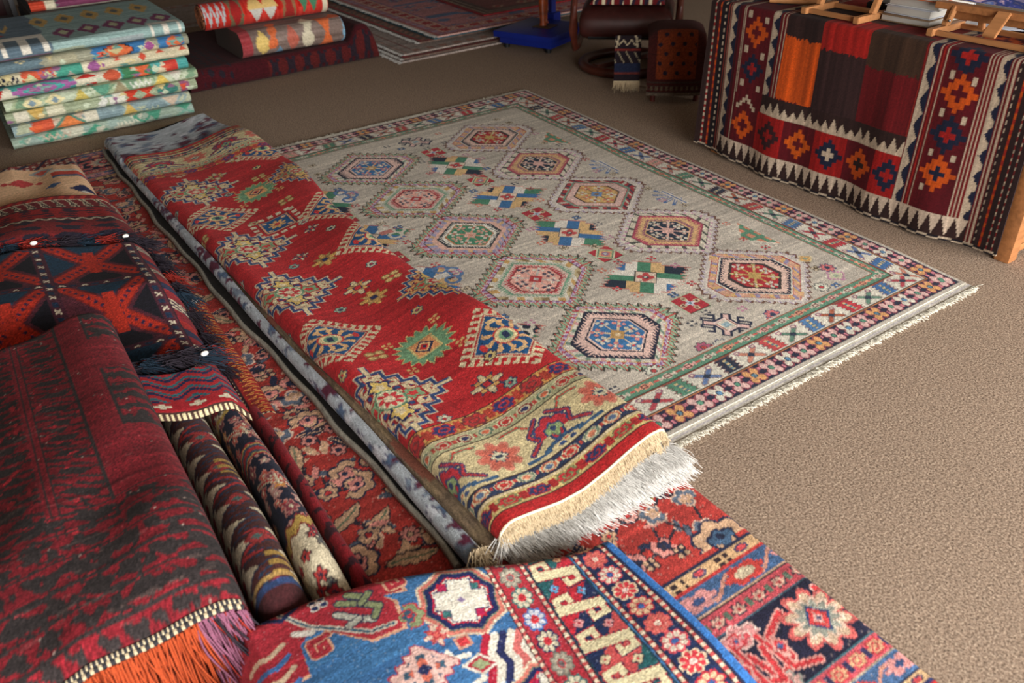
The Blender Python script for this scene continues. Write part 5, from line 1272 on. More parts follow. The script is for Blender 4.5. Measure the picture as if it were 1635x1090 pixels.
# ---- the big double saddlebag
PLUM, ORG, TEAL, INK = (84, 38, 48), (172, 46, 30), (26, 54, 74), (26, 24, 32)
def build_saddlebag():
    X, T0 = grid_surface(-3.42, -2.60, .49, 2.12, .0046)
    SH = .38
    s = T0.copy()                                     # s: the bag's own length, measured on its right-hand edge
    T = s + SH * (X + 2.64) * np.clip(1.35 - (s - .66) * .42, .55, 1)
    C = np.empty(X.shape + (3,)); C[:] = PLUM; n, m = X.shape
    u = X; d = -2.60 - X
    nn = noise2(n, m, 3, 6, 81); n3 = noise2(n, m, 8, 8, 82)
    r = lambda a, b: (s >= a) & (s < b)
    # striped flat-woven back
    C[r(.0, .555)] = (54, 36, 34)
    k = r(.555, .605); C[k] = (128, 28, 32); C[k & (saw(u / .04 + s * 9) > .55)] = (176, 44, 38)
    k = r(.605, .705); C[k] = (110, 30, 34)
    v = (s - .605) / .10; p = (u / .052) % 1
    cr = (204, 190, 160)
    C[r(.602, .61)] = cr
    for w_, c in ((.17, cr), (.07, (60, 40, 40))):
        C[k & (np.abs(p - .25 - v * .55) < w_)] = c
        C[k & (np.abs(v - .78) < w_ * .9) & (p > .35) & (p < .85)] = c
        C[k & (np.abs(p - .42) < w_ * .6) & (v > .4) & (v < .8)] = c
    C[r(.705, .72)] = (60, 30, 34)
    k = r(.72, .87); C[k] = (156, 34, 34); C[k & ((np.sin(u * 80) + np.sin(s * 190) + nn) > .7)] = (54, 30, 44)
    k = r(.87, .905); C[k] = (70, 34, 38); C[k & (np.abs(saw(u / .05) - (s - .87) / .035) < .3)] = (186, 174, 150)
    k = r(.905, 1.1); C[k] = (120, 34, 36); C[k & ((np.sin(u * 46) + nn * .8 + np.sin(s * 90)) > .5)] = (40, 34, 48)
    # pile face: lattice of orange bars with dark triangles
    f = s >= 1.1; C[f] = PLUM; C[f & (nn > .4)] = (74, 34, 46)
    cw, ch = .305, .385
    px = (-2.665 - u) / cw; py = (s - 1.135) / ch
    cxk = np.floor(px); cyk = np.floor(py); a = px - cxk; b = py - cyk
    inside = f & (px > 0)
    gx, gy = np.abs(a - .5) * 2, np.abs(b - .5) * 2
    bar = np.abs(gx - gy)
    C[inside & (bar > .30) & (gx < gy) & (b < .5) & (np.abs(a - .5) < .26)] = TEAL
    C[inside & (bar > .34) & (gx > gy) & (a < .5)] = INK
    C[inside & (bar > .34) & (gx > gy) & (a > .5) & (np.mod(cyk, 2) == 0)] = TEAL
    C[inside & (bar > .34) & (gx < gy) & (b > .5) & (np.abs(a - .5) < .22)] = INK
    C[inside & (bar < .235)] = ORG; C[inside & (bar < .235) & (bar > .19)] = (120, 34, 34)
    C[inside & (bar < .06) & (saw((gx + gy) * 5) > .55)] = (50, 34, 60)
    C[inside & (gx < .12) & (gy < .5)] = ORG
    for cond in ((a < .09) | (a > .95), (b < .055) | (b > .965)):
        C[inside & cond] = (70, 34, 46)
    # little white crosses along the grid lines
    lin_ = inside & ((np.abs(b - .01) < .035) | (np.abs(a - .03) < .035))
    q = np.where((np.abs(b - .01) < .035), u, s) / .034; ph = np.abs((q % 1) - .5)
    bb = np.where(np.abs(b - .01) < .035, np.abs(b - .01) * ch, np.abs(a - .03) * cw)
    alt = np.mod(np.floor(q), 2)
    C[lin_ & (alt == 0) & (ph < .33) & (bb < .009)] = (28, 44, 66)
    C[lin_ & (alt == 1) & (ph < .33) & (bb < .010) & ((np.abs(ph * .034 - bb) < .0042))] = (206, 192, 168)
    e = f & (d < .052); ks = np.floor(s / .05).astype(int); C[e] = pick(ks, [(120, 32, 40), (150, 38, 36), (40, 44, 70), (130, 34, 40), (190, 176, 150)])[e]; C[e & (np.mod(ks, 5) == 4) & (saw((s + d * .6) / .02) > .5)] = (60, 40, 60); C[f & (np.abs(d - .055) < .004)] = (40, 26, 36)
    C *= 1 + .12 * RS.randn(n, m, 1); C[::2] *= .96
    z = .19 + .03 * np.exp(-((s - 1.0) / .22) ** 2) + .03 * np.exp(-((s - 1.7) / .4) ** 2) - .04 * np.exp(-((s - 1.115) / .035) ** 2)
    z += .012 * np.sin(u * 11 + s * 3) - rnd(d, .09) * 1.6 - rnd(s - .49, .08) * .8 - .07 * np.clip((s - 1.62) / .2, 0, 1)
    z -= .1 * np.clip(-3.0 - X, 0, 1)
    P = np.stack([X, T, np.maximum(z, .04)], -1)
    o = lump('saddlebag', P, C, OLDP, None, .016, back=(50, 26, 32), edge=(80, 34, 40)); tag(o, 'plum and orange double saddlebag with dark tassels and white shells on the heap', 'bag')
    def at(sv, xv):
        i = int(np.clip((sv - .49) / (2.12 - .49) * (n - 1), 0, n - 1)); j = int(np.clip((xv + 3.42) / (3.42 - 2.60) * (m - 1), 0, m - 1)); return P[i, j]
    def tassel(p, dirn, L, mat, n_=90, r=.012):
        b = np.array([p]).repeat(n_, 0) + RS.randn(n_, 3) * r * np.array([1, 1, .5])
        b[:, 2] = np.maximum(b[:, 2], .02)
        return fringe('tassel', b, dirn, L, .0021, mat, o, .26, .02, .014, 6, .2, .01)
    # a row between the stripes and the pile face
    for i, x in enumerate(np.arange(-3.12, -2.62, .062)):
        p = at(1.10, x) + np.array([0, .0, .012]); tassel(p, (.6, .25, .0), .062, [M_DARKWOOL, M_TEALWOOL, M_REDWOOL, M_DARKWOOL][i % 4], 110, .014)
    # down the right-hand edge
    for i, sv in enumerate(np.linspace(1.13, 2.02, 10)):
        p = at(sv, -2.608) + np.array([.004, 0, .012]); tassel(p, (.5, .8, -.35), .06, [M_TEALWOOL, M_DARKWOOL, M_DARKWOOL, M_REDWOOL, M_DARKWOOL][i % 5], 60, .009)
    # along the near end
    for i, x in enumerate(np.arange(-2.86, -2.62, .05)):
        p = at(2.10, x) + np.array([0, .01, .05]); tassel(p, (.9, .28, -.05), .062, [M_DARKWOOL, M_TEALWOOL, M_DARKWOOL][i % 3], 70, .012)
    for p, r, mt, nm in ((at(1.105, -2.97) + np.array([0, .02, .028]), .011, M_SHELL, 'shell'), (at(1.10, -2.66) + np.array([0, .01, .026]), .010, M_SHELL, 'shell'), (at(1.52, -2.60) + np.array([.045, .03, .0]), .010, M_SHELL, 'shell'), (at(2.10, -2.66) + np.array([.012, .04, .065]), .010, M_SHELL, 'shell'), (at(1.78, -2.60) + np.array([.05, .05, -.01]), .010, M_BLUEBEAD, 'bead')):
        MB().ball(p, r, 1.2, .8, .8).build(nm, mt, o)
build_saddlebag()

# ---- small flat-woven bag laid across the runners
def build_smallbag():
    X, T = grid_surface(-2.846, -2.612, 2.115, 2.345, .003); C = np.empty(X.shape + (3,)); C[:] = (166, 38, 44)
    p = saw(X / .105); q = T + .045 * np.floor(p * 6) / 6
    st = ((q / .052) % 1)
    C[st < .26] = (50, 100, 110); C[(st >= .26) & (st < .36)] = (166, 38, 44); C[(st >= .36) & (st < .62)] = (32, 40, 74)
    C[T > 2.28] = (168, 36, 44)
    for cx in (-2.825, -2.735, -2.655):
        a, b = np.abs(X - cx), np.abs(T - 2.30); C[((a < .022) & (b < .006)) | ((a < .007) & (b < .014))] = (214, 204, 178)
    e = 2.345 - T; C[e < .016] = (64, 44, 40); mm = (e < .011); C[mm] = pick(np.floor(X / .007).astype(int), [(206, 190, 150), (70, 50, 44)])[mm]
    C *= 1 + .08 * RS.randn(*X.shape, 1)
    T2 = T + .35 * (X + 2.75) * .45 + .03 * np.sin((X + 2.9) / .3 * 3.14)
    z = np.interp(X, [-2.90, -2.78, -2.70, -2.65, -2.612], [.185, .192, .172, .155, .10]) + .01 * np.sin(X * 30) - rnd(2.345 - T, .03) * .7
    P = np.stack([X, T2, z], -1); o = sheet('small_bag', P, C, .012, FLAT, None, back=(80, 30, 36), edge=(70, 44, 40)); tag(o, 'small red bag with blue steps and white crosses laid over the runners', 'bag')
build_smallbag()
# ------------------------------------------------------------------ stack of folded kilims, far left
def tri_shapes(C, P, A, items):
    """flat-weave motifs: P along the fold, A across it (0..1), items (kind, p, a, hp, ha, colour...)"""
    for it in items:
        k, p, a, hp, ha = it[:5]; c = it[5]
        u = (P - p) / hp; v = (A - a) / ha; au, av = np.abs(u), np.abs(v)
        if k == 'dia': m = np.floor(au * 5) / 5 + np.floor(av * 5) / 5 < 1
        elif k == 'ring':
            q = np.floor(au * 5) / 5 + np.floor(av * 5) / 5; m = (q < 1) & (q > .45)
        elif k == 'tri': m = (av < 1) & (au < (1 - v) / 2)
        elif k == 'tru': m = (av < 1) & (au < (1 + v) / 2)
        elif k == 'comb': m = ((au < 1) & (v > .45) & (v < 1)) | ((av < 1) & (au < 1) & (saw(u * 1.0 + .5) < .42) & (v < .6))
        elif k == 'rect': m = (au < 1 - .12 * saw(v * 2)) & (av < 1)
        elif k == 'hour': m = (av < 1) & (au < .15 + .85 * av)
        elif k == 'zig': m = (np.abs(v - (saw(u * 2) - .5) * 1.2) < .35) & (au < 1)
        elif k == 'leafs': m = (np.abs(v) < .9) & (np.abs(u - v * .5) < .3 + .3 * saw(v * 1.5))
        C[m] = c

def folded_kilim(name, label, x0, x1, tf, depth, z0, z1, base, items, seed, group, pal=None, bulge=.5, skew=0., res=.008):
    """a folded flat-weave: rounded fold at the front (towards the viewer), open layers behind"""
    hh = (z1 - z0) / 2; zc = (z0 + z1) / 2; r = np.random.RandomState(seed)
    a = np.linspace(-1.5708, 1.5708, 26)
    top_n = 100
    ct = np.concatenate([np.linspace(tf - depth, tf - hh * 1.2, 14)[:1] * 0 + tf - .3, tf - hh * 1.2 + hh * 1.2 * np.cos(a), np.linspace(tf - hh * 1.2, tf - depth, top_n)[1:]])
    cz = np.concatenate([[z0], zc + hh * np.sin(a) , np.full(top_n - 1, z1)])
    xs = np.linspace(x0, x1, int((x1 - x0) / res)); n, m = len(xs), len(ct)
    P = np.empty((n, m, 3)); wv = .010 * noise1(n, 34, seed) + .004 * noise1(n, 9, seed + 1)
    P[..., 0] = xs[:, None]; P[..., 1] = ct[None] + wv[:, None] + skew * (xs[:, None] - x0); P[..., 2] = cz[None] + (.35 * wv)[:, None] * (np.arange(m) > 20)
    P[..., 2] = np.clip(P[..., 2], z0 + .0003, z1 + .0002)
    arc = np.concatenate([[0], np.cumsum(np.hypot(np.diff(ct), np.diff(cz)))]); fr = arc[26]
    Av, Pv = np.meshgrid((arc - arc[1]) / (fr - arc[1]), xs - x0); C = np.empty((n, m, 3)); C[:] = base
    C += (noise2(n, m, 30, 1.2, seed + 5) * 10)[..., None]
    if pal is not None:
        for k in range(30):
            C_ = pal[r.randint(len(pal))]; kind = ['dia', 'tri', 'tru', 'hour', 'leafs', 'ring', 'zig'][r.randint(7)]
            tri_shapes(C, Pv, Av, [(kind, r.uniform(0, x1 - x0), r.uniform(.1, .95), r.uniform(.03, .075), r.uniform(.2, .5), C_)])
    tri_shapes(C, Pv, Av, items)
    if pal is None and group == G1 and x1 - x0 > .9 and items is not L7:
        for k in range(14): tri_shapes(C, Pv, Av, [(['dia', 'tri', 'tru', 'hour', 'ring'][r.randint(5)], r.uniform(0, x1 - x0), r.uniform(.2, .9), r.uniform(.015, .035), r.uniform(.1, .24), [(186, 196, 170), (196, 80, 60), (110, 150, 140), (206, 190, 140), (140, 100, 130)][r.randint(5)])])
    C += (noise2(n, m, 24, 1.0, seed + 9) * 7)[..., None]; C *= 1 + .04 * r.randn(n, m, 1)
    ring = np.concatenate([P, P[:, :1] * 0 + np.stack([xs, np.full(n, tf - depth), np.full(n, z0)], -1)[:, None]], 1)
    C = np.concatenate([C, C[:, -1:]], 1)
    o = bundle(name, ring, np.clip(C, 3, 250), tuple(np.array(base) * .72), FLAT)
    tag(o, label, 'kilim', group)
    return o

G1 = 'folded kilims in the tall stack'
SLATE, SEA, PLM, GOLDY, CREAMY, CORAL, MINT = (112, 132, 138), (142, 168, 164), (124, 62, 98), (196, 160, 92), (206, 200, 180), (198, 88, 62), (92, 152, 134)
L7 = [('rect', .16, 5.5, .24, 6.5, (96, 114, 126))]
L7 += [('dia', .42 + .15 * i, 6.4, .056, 1.5, GOLDY) for i in range(5)] + [('dia', .42 + .15 * i, 6.4, .022, .6, (100, 104, 100)) for i in range(5)]
L7 += [('dia', .50 + .14 * i, 2.7, .062, 1.25, PLM) for i in range(5)] + [('dia', .50 + .14 * i, 2.75, .028, .6, (186, 186, 150)) for i in range(5)] + [('tru', .50 + .14 * i, 1.5, .022, .35, PLM) for i in range(5)]
L7 += [('comb', .26, 1.75, .12, 1.35, (220, 214, 200)), ('zig', .10, 5.6, .14, 1.3, GOLDY), ('tri', .14, 4.2, .06, .5, (170, 44, 40)), ('comb', 1.03, .9, .09, .7, (214, 208, 194)), ('rect', .48, .1, .09, .3, (160, 170, 150)), ('rect', .25, .15, .14, .12, (130, 100, 120)), ('rect', .80, .2, .10, .35, (150, 160, 160))]
layers = [
    ((150, 168, 152), None, [(186, 170, 150), (120, 168, 150), (196, 196, 176), (150, 170, 160), (80, 150, 124)], -2.89, -1.865, 'palest green folded kilim at the bottom of the tall stack'),
    ((126, 146, 150), [('rect', .16, .6, .06, .4, CORAL), ('tri', .3, .6, .11, .45, (90, 130, 112)), ('tri', .3, .55, .08, .34, (206, 120, 70)), ('rect', .42, .6, .04, .4, CREAMY), ('tru', .12, .35, .04, .3, (206, 96, 60)), ('tri', .64, .5, .05, .4, (190, 160, 90))], [(140, 160, 160), (190, 170, 150), (170, 176, 150)], -2.865, -1.86, 'grey-blue kilim with orange and cream patches, second from bottom of the tall stack'),
    ((150, 160, 132), [('rect', .08, .5, .04, .4, CREAMY), ('tru', .16, .5, .05, .4, (190, 158, 90)), ('rect', .26, .55, .05, .4, (200, 196, 170)), ('leafs', .52, .5, .05, .4, (206, 206, 196)), ('hour', .68, .5, .07, .42, (186, 62, 44)), ('hour', .78, .5, .06, .42, (190, 66, 46)), ('rect', .6, .5, .05, .4, (206, 204, 190)), ('dia', .9, .5, .06, .5, (66, 120, 110)), ('rect', 1.0, .5, .03, .4, (150, 90, 120))], None, -2.875, -1.80, 'olive kilim with red goblets on white, third from bottom of the tall stack'),
    ((160, 174, 140), [('dia', .14, .5, .05, .4, (216, 206, 160)), ('dia', .14, .5, .02, .18, (120, 140, 150)), ('dia', .26, .5, .05, .4, (216, 206, 160)), ('dia', .26, .5, .02, .18, (120, 140, 150)), ('tri', .40, .5, .05, .4, (196, 178, 96)), ('tru', .52, .5, .06, .4, (96, 150, 126)), ('tri', .62, .5, .06, .45, (150, 140, 110)), ('zig', .74, .5, .06, .3, (206, 208, 196)), ('tri', .86, .5, .06, .4, (206, 178, 90)), ('tru', .95, .6, .05, .4, (206, 206, 190))], [(120, 150, 120), (186, 196, 170)], -2.86, -1.78, 'sage green folded kilim with small yellow blocks in the middle of the tall stack'),
    ((74, 150, 146), [('rect', .02, .35, .06, .4, (178, 40, 36)), ('tri', .08, .55, .06, .5, CREAMY), ('dia', .27, .5, .17, .62, (150, 92, 144)), ('dia', .27, .5, .11, .40, (74, 150, 146)), ('dia', .27, .5, .07, .25, (150, 92, 144)), ('rect', .56, .5, .13, .6, (206, 198, 176)), ('tri', .50, .85, .06, .2, (186, 50, 44)), ('rect', .52, .2, .03, .14, (186, 50, 44)), ('dia', .64, .55, .05, .5, (190, 88, 62)), ('rect', .78, .5, .09, .6, (66, 122, 84)), ('hour', .80, .5, .06, .3, (206, 96, 60)), ('tri', .93, .5, .05, .4, (206, 190, 160)), ('rect', .98, .5, .04, .4, (186, 60, 50))], None, -2.90, -1.82, 'teal folded kilim with a purple diamond, fifth from the bottom of the tall stack'),
    ((200, 190, 160), [('rect', .02, .5, .07, .6, (30, 34, 50)), ('tri', .08, .6, .05, .3, (190, 180, 140)), ('zig', .11, .5, .05, .3, (30, 34, 50)), ('rect', .26, .5, .09, .6, CORAL), ('tri', .22, .42, .045, .3, (186, 196, 150)), ('tri', .31, .42, .045, .3, (186, 196, 150)), ('tru', .26, .9, .06, .1, (80, 110, 140)), ('rect', .43, .5, .08, .6, (74, 150, 130)), ('tri', .43, .3, .03, .2, (170, 160, 150)), ('rect', .52, .55, .025, .5, (214, 206, 180)), ('dia', .57, .5, .05, .4, (150, 90, 140))], None, -2.90, -1.79, 'folded kilim with navy, coral and teal blocks, third from the top of the tall stack'),
    ((150, 150, 130), [('rect', .12, .5, .2, .6, (96, 116, 124)), ('rect', .42, .5, .08, .5, (160, 156, 130)), ('rect', .74, .5, .17, .62, (60, 112, 160)), ('dia', .72, .5, .09, .62, (24, 28, 36)), ('dia', .715, .52, .082, .55, (206, 106, 66)), ('dia', .71, .62, .04, .25, (190, 176, 130)), ('tri', .9, .5, .07, .5, (196, 184, 150)), ('dia', .90, .5, .03, .3, (150, 80, 130)), ('rect', 1.03, .5, .08, .6, (60, 112, 160)), ('dia', 1.05, .5, .05, .5, (206, 106, 66))], None, -2.91, -1.775, 'kilim with bright blue panels and orange stars, second from the top of the tall stack'),
    (SEA, L7, None, -2.915, -1.775, 'slate and sea-blue folded kilim with a white comb, topmost of the tall stack'),
]
z = .004
for i, (base, items, pal, xa_, xb_, lab) in enumerate(layers):
    hgt = .064 if i < 7 else .068
    folded_kilim('folded_kilim', lab, xa_, xb_, -.955 - .012 * ((i * 7) % 3) - .012 * i, .98, z, z + hgt, base, items or [], 100 + i, G1, pal, skew=-.01)
    z += hgt + .0012

# ------------------------------------------------------------------ second stack and dark cabinet behind it
G2 = 'folded kilims in the stack behind'
zz_ = .004
for i in range(9):
    top = i == 8
    items = [('rect', .04, 3.0, .06, 6, (186, 66, 44)), ('zig', .05, 2.5, .05, 1.2, (206, 196, 170)), ('rect', .12, 3, .035, 6, (206, 196, 170)), ('rect', .42, .5, .27, .5, (110, 52, 80)), ('rect', .42, .1, .3, .22, (196, 186, 170))] + [('tri', .22 + .10 * k, 3.2, .055, 1.3, (196, 164, 84)) for k in range(5)] + [('tru', .27 + .10 * k, 3.6, .045, 1.2, (30, 84, 94)) for k in range(5)]
    folded_kilim('folded_kilim', ['dark slate folded kilim low in the stack behind the tall one', 'grey folded kilim in the stack behind the tall one', 'red-edged kilim with yellow and teal triangles, topmost behind the tall stack'][2 if top else i % 2], -2.50 + .01 * (i % 3), -1.86, -2.16 - .015 * (i % 3), .8, zz_, zz_ + .062, (84, 90, 88) if top else [(60, 62, 70), (90, 84, 80)][i % 2], items if top else [], 150 + i, G2, None, res=.012)
    zz_ += .0632
def dark_cabinet():
    r = empty('cabinet', -3.0, -3.4); tag(r, 'dark cabinet with grey corner posts at the far left edge', 'cabinet')
    MB().box(-3.50, -2.545, -3.6, -3.0, .05, .66, 0, .006).build('body', M_DARKFURN, r)
    lac = plain('dark_red_lacquer', (52, 16, 18), .5)
    for z0, z1 in ((.10, .36), (.39, .64)): MB().box(-3.46, -2.58, -3.005, -2.99, z0, z1, 0, .004).build('drawer_front', lac, r)
    for x in (-3.53, -2.545): MB().box(x, x + .035, -3.02, -2.985, 0, .70, 0, .004).build('post', M_GREYWOOD, r)
    MB().box(-3.54, -2.50, -3.62, -2.98, .68, .71, 0, .005).build('top', M_GREYWOOD, r)
dark_cabinet()

# ------------------------------------------------------------------ low dark red folded rug with two kilims on it
def dark_pat(C, Pv, Av):
    C[(Pv > .10) & (Pv < .30) & (np.sin(Pv * 90) + np.sin(Av * 16 + Pv * 20) > .6)] = (34, 26, 34)
    k = (Pv > .55) & (np.abs(Av - .45) < .3); q = np.floor(np.abs(saw(Pv / .24) - .5) * 10) / 10 + np.floor(np.abs(Av - .5) * 6) / 6; C[k & (q < .55)] = (36, 26, 34); C[k & (q < .3)] = (76, 24, 24)
def make_dark():
    x0, x1, tf, depth, z0, z1 = -1.76, -.36, -1.41, 1.25, .004, .150
    hh = (z1 - z0) / 2; a = np.linspace(-1.57, 1.57, 40)
    ct = np.concatenate([tf - .06 + .06 * np.cos(a) ** .6, np.linspace(tf - .06, tf - depth, 60)[1:]]); cz = np.concatenate([(z0 + z1) / 2 + hh * np.sin(a), np.linspace(z1, z1 - .01, 59)])
    xs = np.linspace(x0, x1, 180); n, m = len(xs), len(ct); P = np.empty((n, m, 3)); P[..., 0] = xs[:, None]; P[..., 1] = ct[None] + .006 * noise1(n, 40, 3)[:, None]; P[..., 2] = cz[None]
    e = np.clip((xs - (x1 - .10)) / .10, 0, 1); bump = 1 + .75 * np.clip((xs + .585) / .08, 0, 1) * np.sqrt(np.clip(1 - e ** 2, 0.0, 1)) - .6 * e ** 3; P[..., 2] = z0 + (P[..., 2] - z0) * bump[:, None]
    arc = np.concatenate([[0], np.cumsum(np.hypot(np.diff(ct), np.diff(cz)))]); Av, Pv = np.meshgrid(arc / arc[39], xs - x0); C = np.empty((n, m, 3)); C[:] = (60, 15, 21)
    dark_pat(C, Pv, Av); C *= 1 + .1 * RS.randn(n, m, 1)
    ring = np.concatenate([P, np.stack([xs, np.full(n, tf - depth), np.full(n, z0)], -1)[:, None]], 1); C = np.concatenate([C, C[:, -1:]], 1)
    o = bundle('folded_rug', ring, C, (70, 18, 22), OLDP); tag(o, 'low dark red folded rug with black pattern carrying two bright kilims', 'rug')
make_dark()
GRY = (122, 104, 96)
folded_kilim('folded_kilim', 'grey kilim with orange and cream motifs folded on the dark red rug', -1.36, -.60, -1.425, .62, .153, .325, GRY,
    [('rect', .03, .6, .05, 1.2, (150, 60, 64)), ('dia', .15, .5, .05, .34, (216, 186, 110)), ('leafs', .24, .8, .06, .5, (206, 106, 64)), ('tri', .27, .2, .05, .2, (110, 150, 176)), ('dia', .37, .5, .04, .4, (176, 96, 80)), ('dia', .48, .45, .045, .4, (206, 196, 170)), ('dia', .50, .95, .05, .3, (206, 196, 170)), ('hour', .62, .55, .07, .5, (210, 106, 60)), ('leafs', .76, .5, .03, .6, (120, 160, 184)), ('tri', .72, 1.1, .07, .2, (200, 96, 56))], 171, 'kilims on the dark red rug', None)
def red_roll():
    xs = np.linspace(-1.52, -.63, 120); a = np.linspace(0, 2 * math.pi, 60, endpoint=False); n, m = len(xs), len(a)
    tc, zc = -1.70, .329 + .085; rx, rz = .105, .085
    P = np.empty((n, m, 3)); P[..., 0] = xs[:, None]; P[..., 1] = tc + rx * np.cos(a)[None]; P[..., 2] = zc + rz * np.sin(a)[None]
    Av, Pv = np.meshgrid(((a + 1.2) / 3.0) % 2.1, xs + 1.52); C = np.empty((n, m, 3)); C[:] = (186, 46, 36); C += (noise2(n, m, 2, 30, 9) * 10)[..., None]
    tri_shapes(C, Pv, Av, [('zig', .06, .5, .09, .4, (170, 176, 176)), ('rect', .22, .6, .05, .9, (110, 96, 70)), ('dia', .22, .5, .04, .5, (150, 36, 34)), ('tri', .36, .75, .06, .25, (210, 176, 110)), ('tri', .46, .75, .06, .25, (210, 176, 110)), ('tru', .36, .3, .05, .2, (190, 186, 176)), ('tru', .46, .3, .05, .2, (190, 186, 176)), ('rect', .60, .5, .05, .9, (140, 100, 70)), ('tri', .60, .6, .04, .5, (150, 40, 36)), ('dia', .71, .6, .035, .4, (70, 120, 90)), ('dia', .78, .6, .035, .4, (70, 120, 90)), ('rect', .87, .5, .02, 1.0, (206, 196, 170))])
    o = bundle('rolled_kilim', P, np.clip(C, 3, 250), (50, 36, 34), FLAT); tag(o, 'bright red rolled kilim lying on the folded grey kilim', 'kilim', 'kilims on the dark red rug')
    # rolled layers showing at the end
    b = MB()
    for k in range(4):
        s = .85 - k * .2; b.tube([(-1.525, tc + rx * s * math.cos(q), zc + rz * s * math.sin(q)) for q in np.linspace(0, 6.1, 30)], .006, 6)
    b.build('rolled_layers', plain('roll_end_wool', (150, 90, 60), .9, .4, (60, 60, 60)), o)
red_roll()

# ------------------------------------------------------------------ flat pile of rugs at the back
def flat_rug(name, label, x0, x1, t0, t1, z0, th, painter, mat=PILE, grp='rugs lying flat in the far pile', res=.011, fr=None, sk=0., cat='rug'):
    cv = Cv(x0, x1, t0, t1, res, (150, 100, 100)); painter(cv); cv.age(.08, .05, int(abs(x0 * 100)))
    z = z0 + th - .002 + .0006 * noise2(cv.n, cv.m, 30, 30, 3)
    P = np.stack([cv.X + sk * (cv.T - t1), cv.T, z], -1); o = sheet(name, P, cv.A, th * .75, mat, None, back=(110, 96, 88), k=12); tag(o, label, cat, grp)
    if fr:
        for side in fr:
            if side == 'n': b = np.stack([np.linspace(x0, x1, 500), np.full(500, t1 - .002), np.full(500, z0 + th * .5)], -1); d = (0, 1, -.1)
            else: b = np.stack([np.full(400, x0 + .002), np.linspace(t0, t1, 400), np.full(400, z0 + th * .5)], -1); b[:, 0] += sk * (b[:, 1] - t1); d = (-1, 0, -.1)
            fringe('fringe', b, d, .03, .0028, M_WHITE, o, .3, 0, z0 + .002)
    return o
def edge_d(cv): return np.minimum(np.minimum(cv.X - cv.x0, cv.xs[-1] - cv.X), np.minimum(cv.T - cv.t0, cv.ts[-1] - cv.T))
def p_pink(cv):
    cv.A[:] = (168, 96, 100); d = edge_d(cv); X, T = cv.X, cv.T; r = np.random.RandomState(3)
    cv.put((d > .25), (176, 120, 122)); p = np.where((X - cv.x0 < d + 1e-6) | (cv.xs[-1] - X < d + 1e-6), T, X)
    cv.put((d < .012), (190, 150, 140)); cv.put((d > .012) & (d < .03), (150, 40, 44)); cv.put((d > .035) & (d < .09) & (saw(p / .03) > .5), (150, 140, 160)); cv.put((d > .1) & (d < .11), (206, 186, 160)); cv.put((d > .12) & (d < .2), (160, 56, 60))
    m = (d > .12) & (d < .2); cv.band(m, lambda C, u, v, i: f_sqs(C, u, v), p, (d - .16) / .04, .14); cv.put((d > .2) & (d < .21), (206, 186, 160)); cv.put((d > .22) & (d < .25) & (saw(p / .04) > .5), (110, 116, 150))
    for _ in range(46): cv.M(r.uniform(cv.x0 + .3, cv.xs[-1] - .3), r.uniform(cv.t0 + .3, cv.ts[-1] - .3), .08, .05, f_step, [(1., (206, 170, 160)), (.8, (84, 104, 134)), (.4, (176, 60, 66))])
    k = (d > .26) & (noise2(cv.n, cv.m, 8, 14, 6) > .9); cv.A[k] = (92, 110, 140)
def f_sqs(C, u, v):
    a = np.maximum(np.abs(u) * 1.6, np.abs(v)); C[a < .8] = (206, 180, 160); C[a < .6] = (150, 40, 46); C[a < .3] = (206, 190, 170)
def p_brown(cv):
    cv.A[:] = (104, 84, 74); d = edge_d(cv); cv.put((d > .02) & (d < .035), (150, 40, 44)); cv.put((d > .05) & (d < .1) & (saw((cv.X + cv.T) / .09) > .5), (140, 96, 80)); cv.put(d > .13, (112, 96, 84))
    r = np.random.RandomState(5)
    for _ in range(60): cv.M(r.uniform(cv.x0 + .1, cv.xs[-1] - .1), r.uniform(cv.t0 + .1, cv.ts[-1] - .1), .06, .05, f_flower, (150, 110, 96), (130, 50, 50), (80, 60, 60), 6)
def p_greyish(cv):
    cv.A[:] = (150, 136, 128); d = edge_d(cv); cv.put((d > .03) & (d < .09) & (saw((cv.X) / .12) > .5), (150, 110, 96)); cv.put((d > .1) & (d < .11), (120, 60, 56))
def p_dark(cv):
    cv.A[:] = (84, 62, 56); d = edge_d(cv); cv.put(d < .03, (130, 36, 40)); cv.put((d > .04) & (d < .05), (170, 150, 120)); cv.put((d > .09) & (d < .1), (150, 130, 110)); r = np.random.RandomState(8); cv.put(d > .16, (110, 60, 56))
    for _ in range(40): cv.M(r.uniform(cv.x0 + .2, cv.xs[-1] - .2), r.uniform(cv.t0 + .2, cv.ts[-1] - .2), .07, .07, f_step, [(1., (140, 110, 90)), (.6, (130, 40, 44))])
flat_rug('flat_rug', 'grey-brown rug at the bottom of the far flat pile', -.30, 1.15, -3.2, -1.16, .0, .016, p_greyish, fr=('w',))
flat_rug('flat_rug', 'sandy brown rug, second in the far flat pile', -.28, 1.2, -3.3, -1.17, .0175, .016, p_brown, fr=('w',))
flat_rug('flat_rug', 'pale grey backed rug in the middle of the far flat pile', -.25, 1.3, -3.3, -1.22, .035, .014, p_greyish, fr=('w',))
flat_rug('flat_rug', 'brown rug with white side fringe near the top of the far flat pile', -.02, 1.5, -3.3, -1.40, .0505, .016, p_brown, fr=('w',))
flat_rug('flat_rug', 'teal edged rug just under the pink one in the far flat pile', .10, 1.9, -3.4, -1.38, .068, .012, lambda cv: cv.A.__setitem__(slice(None), (44, 84, 96)))
flat_rug('flat_rug', 'dusty pink rug with blue figures on the far flat pile', .12, 2.0, -3.5, -1.36, .0815, .014, p_pink, fr=('w',))
flat_rug('flat_rug', 'brown and red rug lying askew on the dusty pink rug', .74, 2.3, -3.7, -1.68, .098, .014, p_dark, sk=-.05)
